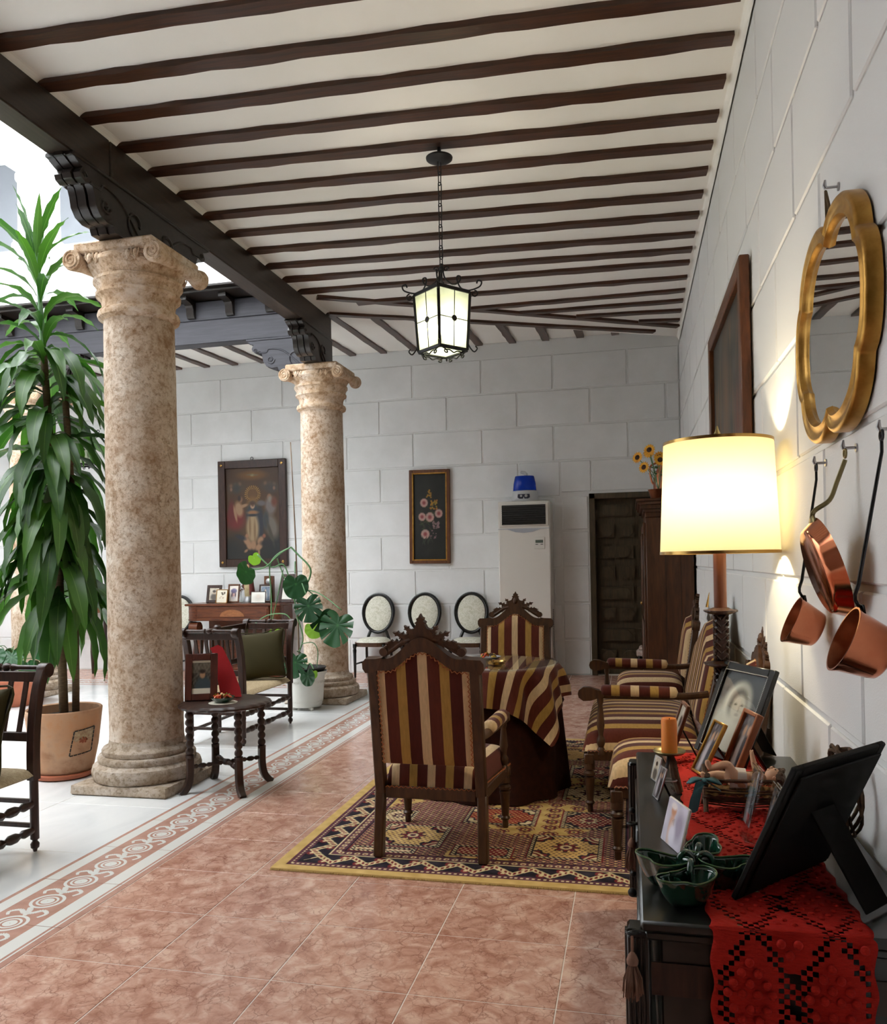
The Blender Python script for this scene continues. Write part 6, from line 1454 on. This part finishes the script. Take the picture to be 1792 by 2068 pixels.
straw().build('straw', 'straw', t, 180, kind='stuff')
def skinned(name, verts, edges, mat, parent, sub=2):
    bm = bmesh.new(); lay = bm.verts.layers.skin.verify(); V = []
    for i, (p, r_) in enumerate(verts): v = bm.verts.new(p); v[lay].radius = (r_, r_); v[lay].use_root = (i == 0); V.append(v)
    for a, c in edges: bm.edges.new((V[a], V[c]))
    me = bpy.data.meshes.new(name); bm.to_mesh(me); bm.free(); me.materials.append(MAT[mat]); o = obj(name, me, parent)
    o.modifiers.new('skin', 'SKIN').use_smooth_shade = True; m = o.modifiers.new('sub', 'SUBSURF'); m.levels = m.render_levels = sub; return o
t = thing('baby_figurine', 'painted baby figurine lying on its back in the twig crib with one knee raised', 'figurine', (.31, 2.61, TZ2 + .072))
vs = [((-.01, 0, .016), .021), ((.022, 0, .018), .021), ((.052, 0, .018), .018), ((.072, 0, .02), .009),
      ((-.022, -.018, .018), .016), ((-.036, -.022, .068), .013), ((-.052, -.022, .066), .011), ((-.088, -.02, .052), .0085), ((-.096, -.02, .07), .0075), ((-.097, -.02, .08), .005),
      ((-.026, .018, .016), .016), ((-.068, .022, .024), .012), ((-.105, .024, .016), .0085), ((-.112, .024, .032), .0065),
      ((.056, -.022, .022), .0105), ((.062, -.04, .034), .0085), ((.048, -.046, .052), .0065), ((.044, -.046, .062), .005),
      ((.056, .022, .024), .0105), ((.046, .034, .052), .0085), ((.04, .034, .08), .0062), ((.038, .034, .09), .005), ((.034, .034, .1), .0022), ((.042, .034, .102), .0022), ((.036, .04, .1), .0022), ((.05, -.052, .068), .0022), ((.042, -.048, .072), .0022)]
ed = [(0, 1), (1, 2), (2, 3), (0, 4), (4, 5), (5, 6), (6, 7), (7, 8), (8, 9), (0, 10), (10, 11), (11, 12), (12, 13), (2, 14), (14, 15), (15, 16), (16, 17), (2, 18), (18, 19), (19, 20), (20, 21), (21, 22), (21, 23), (21, 24), (17, 25), (17, 26)]
skinned('body', [(p, q * 1.22 if q > .003 else q) for p, q in vs], ed, 'skin_doll', t)
hd = MB().ball((.095, 0, .03), (.026, .024, .026), 16, 10).ball((.09, 0, .056), (.005, .005, .006), 8, 5).ball((.082, 0, .05), (.006, .008, .004), 8, 5).ball((.093, -.024, .03), (.006, .004, .008), 8, 5).ball((.093, .024, .03), (.006, .004, .008), 8, 5).build('head', 'skin_doll', t)
for s in (-1, 1): MB().ball((.099, s * .009, .0535), (.003, .0035, .002), 8, 5).build('eye', 'doll_hair', hd)
MB().ball((.0825, 0, .0535), (.002, .005, .0012), 8, 5).build('mouth', 'felt_red', hd)
b = MB().ball((.104, 0, .026), (.026, .027, .026), 16, 10)
r = random.Random(4)
for k in range(26): a = r.uniform(0, 6.28); b.ball((.112 + .012 * r.random(), .022 * math.cos(a), .028 + .022 * math.sin(a)), .007, 7, 5)
b.build('hair', 'doll_hair', t)
MB().surf(lambda a, c: (-.034 + .05 * c, (.034 - .003 * c) * math.cos(2 * PI * a), .02 + (.033 - .004 * c) * math.sin(2 * PI * a) + .002 * math.sin(12 * PI * a)), 28, 6, wrap=True).build('loincloth', 'doll_cloth', t, 180)
t = thing('ribbon_bow', 'teal ribbon bow tied to the foot end of the twig crib', 'ribbon', (.2, 2.555, TZ2 + .085)); t.scale = (1.35, 1.5, 1.35)
for s in (-1, 1):
    def lp(a, c, s=s):
        an = 2 * PI * a; w_ = math.sin(PI * min(1, .08 + c)) ** .6 * (.35 + .65 * c)
        return (s * (.003 + .036 * c), -.006 + .02 * w_ * math.cos(an), .014 - .012 * c * c + .009 * w_ * math.sin(an) * (1 + .15 * math.sin(7 * an)))
    MB().surf(lp, 20, 8, wrap=True).build('loop', 'teal', t, 180)
MB().ball((0, -.008, .01), (.007, .009, .007), 10, 6).build('knot', 'teal', t)
MB().surf(lambda a, c: (-.004 - .022 * a + .02 * (c - .5), -.014 - .012 * a, .008 - .06 * a * a + .004 * math.sin(9 * a + 4 * c)), 14, 4).build('tail', 'teal', t, 180); MB().surf(lambda a, c: (.004 + .03 * a, -.016 + .016 * (c - .5), .012 - .02 * a), 8, 3).build('tail', 'teal', t, 180)
# four-part green dish
t = thing('ceramic_dish', 'dark green glazed dish of four leaf-shaped bowls joined by ring handles', 'dish', (.128, 1.985, KZ))
cen = Vector((.128, 1.985)); NN = 48; 
for (x, y, an, sz) in ((.068, 1.985, 2.75, .95), (.112, 1.885, -2.5, 1.05), (.199, 1.99, .2, .95), (.158, 2.085, 1.35, 1.05)):
    px, py = x - cen.x, y - cen.y
    def rad(a): return (.052 + .012 * math.cos(2 * a) + .016 * max(0, math.cos(a)) ** 6 - .012 * math.exp(-((abs(a) - .7) / .3) ** 2)) * sz
    pr = [(.35, .0), (.5, .004), (.7, .02), (.86, .042), (.97, .06), (1.0, .066), (.97, .068), (.9, .058), (.78, .038), (.6, .018), (.4, .011), (0, .01)]
    vs = []; ang = [-PI + 2 * PI * i / NN for i in range(NN)]
    for f, z in pr:
        for a in ang:
            dip = (.005 * math.cos(2 * a) * (z > .05)); vs.append((px + f * rad(a) * math.cos(a + an), py + f * rad(a) * math.sin(a + an), z + dip * f))
    b = MB(); b.add(vs, [(j * NN + i, j * NN + (i + 1) % NN, (j + 1) * NN + (i + 1) % NN, (j + 1) * NN + i) for j in range(len(pr) - 1) for i in range(NN)])
    bo = b.build('bowl', 'ceramic', t, 180)
    MB().tube([(px + rad(a) * .985 * math.cos(a + an), py + rad(a) * .985 * math.sin(a + an), .067 + .005 * math.cos(2 * a)) for a in ang], .0022, 6, True).build('rim', 'ceramic_rim', bo, 180)
    d = Vector((-px, -py, 0)).normalized(); base = Vector((px, py, 0)) + d * .045
    MB().tube([tuple(base + d * (.017 * math.cos(q)) + Vector((0, 0, .062 + .02 * math.sin(q)))) for q in [2 * PI * i / 18 for i in range(18)]], .0075, 10, True).build('ring_handle', 'ceramic', t, 180)
MB().lathe([(.03, 0), (.03, .02), (.018, .04), (0, .045)], 16).build('hub', 'ceramic', t)
t = thing('twig_wreath', 'small wreath of bare twigs leaning on the wall behind the black frame', 'wreath', (.548, 2.40, KZ + .128), 0)
r = random.Random(17)
for k in range(5):
    rr = .11 + .012 * r.random(); ph = r.uniform(0, 6.28); MB().tube([(.02 * math.sin(2 * a + ph), rr * math.cos(a), rr * math.sin(a) + .004 * math.sin(5 * a + ph)) for a in [2 * PI * i / 28 for i in range(28)]], .0048, 6, True).build('twig', 'twig', t, 180)
MB().bar((-.02, .03, -.11), (-.01, -.02, .11), .012, .004, .001).build('tie', 'twig', t)
# ------------------------------------------------------------------ tall dracaena in a terracotta pot
DC = (-3.80, 4.86)
t = thing('terracotta_pot', 'weathered terracotta pot with mosaic panel beside the nearest column', 'plant pot', (*DC, 0))
MB().lathe([(0, .0), (.175, .0), (.2, .012), (.205, .035), (.185, .04), (.18, .03), (0, .03)], 40).build('saucer', 'terracotta_new', t)
MB().lathe([(0, .032), (.165, .032), (.185, .06), (.215, .2), (.235, .36), (.243, .43), (.246, .455), (.238, .462), (.226, .455), (.22, .40), (0, .39)], 48).build('pot', 'terracotta', t)
MB().lathe([(0, .405), (.12, .41), (.221, .40)], 30).build('soil', 'soil', t)
def diamond():
    b = MB(); cen = -.35; zc = .255
    def P(a, h, r_=.006):
        rad = .185 + (.243 - .185) * ((zc + h) - .06) / .37 + r_; return (rad * math.cos(cen + a / .22), rad * math.sin(cen + a / .22), zc + h)
    s = .075; q = [(-.02 - s, -.09), (s * .9, -.075), (s, .09), (-s + .01, .075)]
    n = 8
    b.add([P(q[0][0] * (1 - i / n) * (1 - j / n) + q[1][0] * (i / n) * (1 - j / n) + q[2][0] * (i / n) * (j / n) + q[3][0] * (1 - i / n) * (j / n), q[0][1] * (1 - i / n) * (1 - j / n) + q[1][1] * (i / n) * (1 - j / n) + q[2][1] * (i / n) * (j / n) + q[3][1] * (1 - i / n) * (j / n)) for j in range(n + 1) for i in range(n + 1)], [(j * (n + 1) + i, j * (n + 1) + i + 1, (j + 1) * (n + 1) + i + 1, (j + 1) * (n + 1) + i) for j in range(n) for i in range(n)])
    b.build('mosaic_panel', M('mosaic', S(196, 178, 140), S(150, 110, 84), rough=.5, scale=40), t, 180)
    for k in range(4):
        a, c = q[k], q[(k + 1) % 4]
        for i in range(6):
            f0, f1 = (i + .1) / 6, (i + .9) / 6; b2 = MB().tube([P(a[0] + (c[0] - a[0]) * f0, a[1] + (c[1] - a[1]) * f0, .008), P(a[0] + (c[0] - a[0]) * f1, a[1] + (c[1] - a[1]) * f1, .008)], .004, 4); b2.build('mosaic_tessera', 'pot_black', t, 0)
    for i in range(7): a = 2 * PI * i / 7; MB().tube([P(-.005, .0, .009), P(-.005 + .028 * math.cos(a), .02 * math.sin(a) + .01, .009)], [.003, .007], 5).build('mosaic_flower', 'terracotta_new', t, 180)
diamond()
def strap_leaf(e0, e1, wid=.04, wave=0.0, n=11, seed=0, pw=.8):
    """leaf of unit length leaving the origin along +x at elevation e0, ending at e1 (degrees)"""
    b = MB(); r = random.Random(seed); x = z = 0.0; vs = []; st = []
    tw = r.uniform(-.5, .5); side = r.uniform(-.06, .06)
    for i in range(n + 1):
        f = i / n; e = math.radians(e0 + (e1 - e0) * (f ** pw)); 
        wd = wid * max(.03, min(1, .16 + 2.6 * f) if f < .35 else (1 - ((f - .35) / .65) ** 2.2)) if f < 1 else .0005
        wd *= (1 if f > .12 else .5 + f * 4); ww = wave * math.sin(9 * f * PI + r.random())
        yy = side * f * f; roll = tw * f; up = (-math.sin(e), math.cos(e)); dz = wd * .35
        for s in (-1, 0, 1):
            ox = up[0] * (dz * abs(s) + ww * s); oz = up[1] * (dz * abs(s) + ww * s)
            vs.append((x + ox + up[0] * s * wd * math.sin(roll), yy + s * wd * math.cos(roll), z + oz + up[1] * s * wd * math.sin(roll))); st.append(.02 + .98 * abs(s))
        x += math.cos(e) / n; z += math.sin(e) / n
    fs = []
    for i in range(n):
        for s in (0, 1): a = i * 3 + s; fs.append((a, a + 3, a + 4, a + 1))
    b.add(vs, fs, 0, st); return b.mesh('leaf', 'leaf', 180)
V_top = [strap_leaf(80, 62, .075, .014, seed=1), strap_leaf(66, 10, .08, .014, seed=2), strap_leaf(55, -35, .08, .014, seed=3), strap_leaf(45, -60, .082, .014, seed=4)]
V_mid = [strap_leaf(35, -76, .085, .01, pw=.5, seed=5), strap_leaf(25, -82, .09, .012, pw=.5, seed=6), strap_leaf(15, -84, .085, .01, pw=.5, seed=7), strap_leaf(40, -80, .088, .014, pw=.5, seed=8)]
V_low = [strap_leaf(0, -87, .095, .008, pw=.38, seed=9), strap_leaf(-20, -89, .1, .008, pw=.38, seed=10), strap_leaf(15, -88, .092, .012, pw=.38, seed=11), strap_leaf(-40, -90, .1, .006, pw=.38, seed=12)]
t = thing('dracaena_plant', 'tall dracaena with long drooping strap leaves rising from the terracotta pot', 'plant', (*DC, .405))
stem = lambda z: Vector((-.0 - .06 * (z / 3.4) - .10 * max(0, (z - 1.0) / 2.4), .0, z))
MB().tube([stem(.0 + .14 * k) for k in range(19)], [.03 - .0004 * k for k in range(19)], 10).build('cane', 'trunk', t, 180)
MB().tube([stem(2.5 + .07 * k) for k in range(12)], [.021 - .0012 * k for k in range(12)], 8).build('shoot', 'stem', t, 180)
MB().tube([(.07, .03, 0), (.085, .03, .8), (.06, .04, 1.6), (.03, .03, 2.25), (.02, .03, 2.36)], [.024, .023, .022, .022, .023], 10).build('cut_cane', 'trunk', t, 180)
r = random.Random(14); ga = 0
def put(z, me, L, a): o = obj('leaf', me, t, tuple(stem(z) + Vector((.02 * math.cos(a), .02 * math.sin(a), 0)))); o.rotation_euler = (r.uniform(-.12, .12), r.uniform(-.1, .1), a); o.scale = (L, L * r.uniform(.85, 1.1), L)
for k in range(34):
    z = 2.42 + .92 * k / 38; ga += 2.39996; f = (z - 2.42) / .92; put(z, V_top[min(3, int((1 - f) * 4.2))] if f > .3 else r.choice(V_top[2:] + V_mid[:1]), .5 - .12 * f + .08 * r.random(), ga)
for k in range(72):
    z = 1.62 + .9 * r.random(); ga += 2.39996; put(z, r.choice(V_mid + V_top[3:] + V_low[2:3]), .5 + .14 * r.random(), ga)
for k in range(104):
    z = .78 + .95 * r.random(); ga += 2.39996; put(z, r.choice(V_low + V_mid[1:3]), .56 + .16 * r.random(), ga)

# ------------------------------------------------------------------ monstera in a white pot
WC = (-3.13, 7.49)
t = thing('white_pot', 'white plastic pot with Greek-key relief in front of the corner column', 'plant pot', (*WC, 0))
MB().lathe([(0, .03), (.145, .03), (.158, .045), (.17, .1), (.186, .31), (.192, .335), (.21, .35), (.214, .372), (.204, .374), (.19, .34), (.18, .31), (0, .3)], 48).build('body', 'pot_white', t)
for k in range(4): a = PI / 4 + k * PI / 2; MB().box((0, 0, .016), (.07, .03, .034), .008, m=RZ(a) @ T(.125, 0, 0)).build('foot', 'pot_white', t)
def key(a0, z, R, s=.018):
    pts = [(0, 0), (0, 1), (1.5, 1), (1.5, .25), (.75, .25), (.75, .6)]
    return MB().tube([(R * math.cos(a0 + x * s / R), R * math.sin(a0 + x * s / R), z + y * s * 1.3) for x, y in pts], .0028, 4)
for k in range(26):
    a = 2 * PI * k / 26; key(a, .262, .1845).build('key_relief', 'pot_white', t, 0); key(a, .075, .167, .016).build('key_relief', 'pot_white', t, 0)
MB().lathe([(.15, .3), (.185, .375), (.2, .4), (.206, .405), (.2, .41), (.182, .40), (.175, .375), (0, .37)], 40).build('liner', 'pot_black', t); MB().lathe([(0, .385), (.176, .378)], 24, cap=False).build('soil', 'soil', t)
def monstera_mesh(slots, L=1.0, seed=0, mat='monstera'):
    """heart-shaped leaf, petiole joint at origin, tip along +y"""
    r = random.Random(seed); out = []
    heart = lambda a: L * (.56 * (1 - .52 * math.cos(a) ** 7 * (a < PI / 2 or a > 3 * PI / 2)) * (1 + .12 * math.cos(a - PI)))
    c = Vector((0, .42 * L))
    n = 64
    slot_a = [PI * (.36 + .46 * k / max(1, slots - 1)) for k in range(slots)] if slots else []
    slot_a += [2 * PI - s for s in slot_a]
    angs = [(2 * PI * i / n, 1.0) for i in range(n) if all(abs(2 * PI * i / n - s) > .075 for s in slot_a)]
    for s in slot_a: angs += [(s - .06, 1.0), (s - .05, .8), (s - .04, .58), (s, .46), (s + .04, .58), (s + .05, .8), (s + .06, 1.0)]
    for a, k in sorted(angs):                    # a = 0 at the notch (towards the petiole), PI at the tip
        base_r = heart(a); aa = a if a <= PI else 2 * PI - a
        wob = 1 + .02 * math.sin(7 * a); rr = base_r * k * wob
        if aa < .09: rr = .22 * L
        out.append((c.x + rr * math.sin(a) * .92, c.y - rr * math.cos(a)))
    b = MB(); cen = (0, c.y)
    bend = lambda x, y: -.22 * x * x / L - .12 * (y - .3 * L) ** 2 / L
    vs = [(0, y, bend(0, y) - .004) for y in (.21 * L, .42 * L, .62 * L)] + [(x, y, bend(x, y) + .02 * L * math.sin(9 * math.atan2(y - c.y, x))) for x, y in out]
    N = len(out); fs = []
    for i in range(N): fs.append((1, 3 + i, 3 + (i + 1) % N))
    b.add(vs, fs, 0, [.02, .02, .02] + [.6] * N); return b.mesh('leaf', mat, 180)
t = thing('monstera_plant', 'monstera with split leaves climbing a thin stake in the white pot', 'plant', (*WC, .385))
sk = lambda u, v, Y: at(u, v, 1, Y) - Vector((*WC, .385))
p0, p1 = sk(604, 1318, 7.45), sk(587, 893, 7.55)
MB().tube([(.0, -.03, -.0), p0, (p0 + p1) / 2 + Vector((.012, 0, 0)), p1], [.009, .009, .008, .005], 8).build('stake', 'stake', t, 180)
mm = [monstera_mesh(4, seed=1), monstera_mesh(4, seed=2), monstera_mesh(0, seed=3), monstera_mesh(0, seed=4, mat='monstera_pale'), monstera_mesh(4, seed=5)]
def mleaf(u, v, Y, mesh, L, rx, ry, rz, src=None, label=None):
    p = sk(u, v, Y); o = obj('leaf', mesh, t, p, (rx, ry, rz)); o.scale = (L, L, L)
    if src is not None: MB().tube(arcpts([src, tuple((Vector(src) + p) / 2 + Vector((0, 0, .06))), tuple(p)], 6), [.006] * 12 + [.0045], 7).build('petiole', 'stem', t, 180)
R_ = math.radians
st_ = lambda f: p0 + (p1 - p0) * f
base = Vector((.02, -.02, 0))
# leaves: joint pixel, depth, size, orientation (tip hangs down: rotate +y to -z)
mleaf(690, 1232, 7.25, mm[0], .34, R_(-100), R_(12), R_(-8), tuple(st_(.3)))
mleaf(618, 1200, 7.3, mm[1], .27, R_(-98), R_(-14), R_(6), tuple(st_(.34)))
mleaf(652, 1225, 7.35, mm[4], .24, R_(-95), R_(4), R_(10), tuple(st_(.3)))
mleaf(596, 1158, 7.36, mm[2], .24, R_(-92), R_(-4), R_(14), tuple(st_(.42)))
mleaf(628, 1255, 7.45, mm[3], .17, R_(-100), R_(-20), R_(20), tuple(st_(.2)))
mleaf(600, 1315, 7.22, mm[4], .25, R_(-105), R_(4), R_(2), tuple(base))
mleaf(617, 1352, 7.26, mm[2], .16, R_(-95), R_(-25), R_(-10), tuple(base))
mleaf(634, 1352, 7.26, mm[3], .09, R_(-95), R_(8), R_(0), tuple(base))
mleaf(508, 1118, 7.4, mm[3], .12, R_(-80), R_(-30), R_(30), None)
mleaf(505, 1140, 7.35, mm[2], .22, R_(-100), R_(40), R_(60), None)
mleaf(556, 1268, 7.5, mm[3], .13, R_(-100), R_(0), R_(30), None)
mleaf(542, 1290, 7.45, mm[2], .15, R_(-100), R_(10), R_(-30), None)
def vine(px, Y, r_, nm='vine'): MB().tube(arcpts([sk(u, v, Y) for u, v in px], 6), r_, 8).build(nm, 'stem', t, 180)
vine([(604, 1318), (612, 1290), (606, 1262), (600, 1245), (594, 1205), (585, 1170), (572, 1140), (548, 1145), (520, 1120)], 7.42, .007)
vine([(588, 1105), (560, 1120), (545, 1145), (548, 1200), (548, 1260)], 7.42, .007); vine([(588, 1105), (566, 1118), (536, 1145), (512, 1150)], 7.40, .007); vine([(588, 1105), (604, 1122), (622, 1140), (628, 1155), (622, 1175), (612, 1184)], 7.45, .009)
vine([(560, 1128), (568, 1150), (584, 1190), (596, 1215)], 7.43, .006); vine([(572, 1150), (562, 1200), (550, 1255)], 7.46, .0055); vine([(512, 1262), (540, 1243), (575, 1240), (590, 1255)], 7.4, .0055); vine([(610, 1300), (632, 1298), (642, 1315), (640, 1348)], 7.3, .0045, 'aerial_root')

# ------------------------------------------------------------------ planting far left in the courtyard
t = thing('terracotta_bowl', 'wide terracotta bowl with leafy plants in the courtyard at the left edge', 'plant pot', (-6.35, 7.35, 0))
MB().lathe([(0, 0), (.22, 0), (.24, .02), (.34, .26), (.36, .28), (.34, .29), (.31, .27), (0, .25)], 36).build('bowl', 'terracotta_new', t)
r = random.Random(6)
for k in range(14):
    a = 2 * PI * k / 14; e = Vector((.3 * math.cos(a), .3 * math.sin(a), .35 + .35 * r.random())); MB().tube(arcpts([(0, 0, .25), (e.x * .4, e.y * .4, e.z * .8 + .1), tuple(e)], 4), .004, 5).build('petiole', 'stem', t, 180)
    o = obj('leaf', mm[2], t, tuple(e), (R_(-60), 0, a - PI / 2)); o.scale = (.2, .2, .2)
t = thing('spiky_palm', 'bright green feathery palm at the far left edge of the courtyard', 'plant', (-6.85, 7.08, 0))
MB().lathe([(.16, 0), (.2, .3), (.21, .32), (.18, .3), (0, .28)], 28).build('pot', 'terracotta_new', t)
for k in range(9):
    a = 2 * PI * k / 9 + .2; fr = MB(); P = arcpts([(0, 0, .3), (.12 * math.cos(a), .12 * math.sin(a), .85), (.34 * math.cos(a), .34 * math.sin(a), 1.15), (.46 * math.cos(a), .46 * math.sin(a), 1.1)], 7)
    fr.tube(P, .005, 5)
    for i in range(4, len(P) - 1):
        d = (P[i + 1] - P[i]).normalized(); sd = d.cross(Vector((0, 0, 1))).normalized()
        for s in (-1, 1): q = P[i] + sd * s * .2 + d * .12 - Vector((0, 0, .05)); fr.add([P[i] - d * .01, P[i] + d * .012, q], [(0, 1, 2)], 0, [.5, .5, .5])
    fr.build('frond', 'leaf', t, 0)
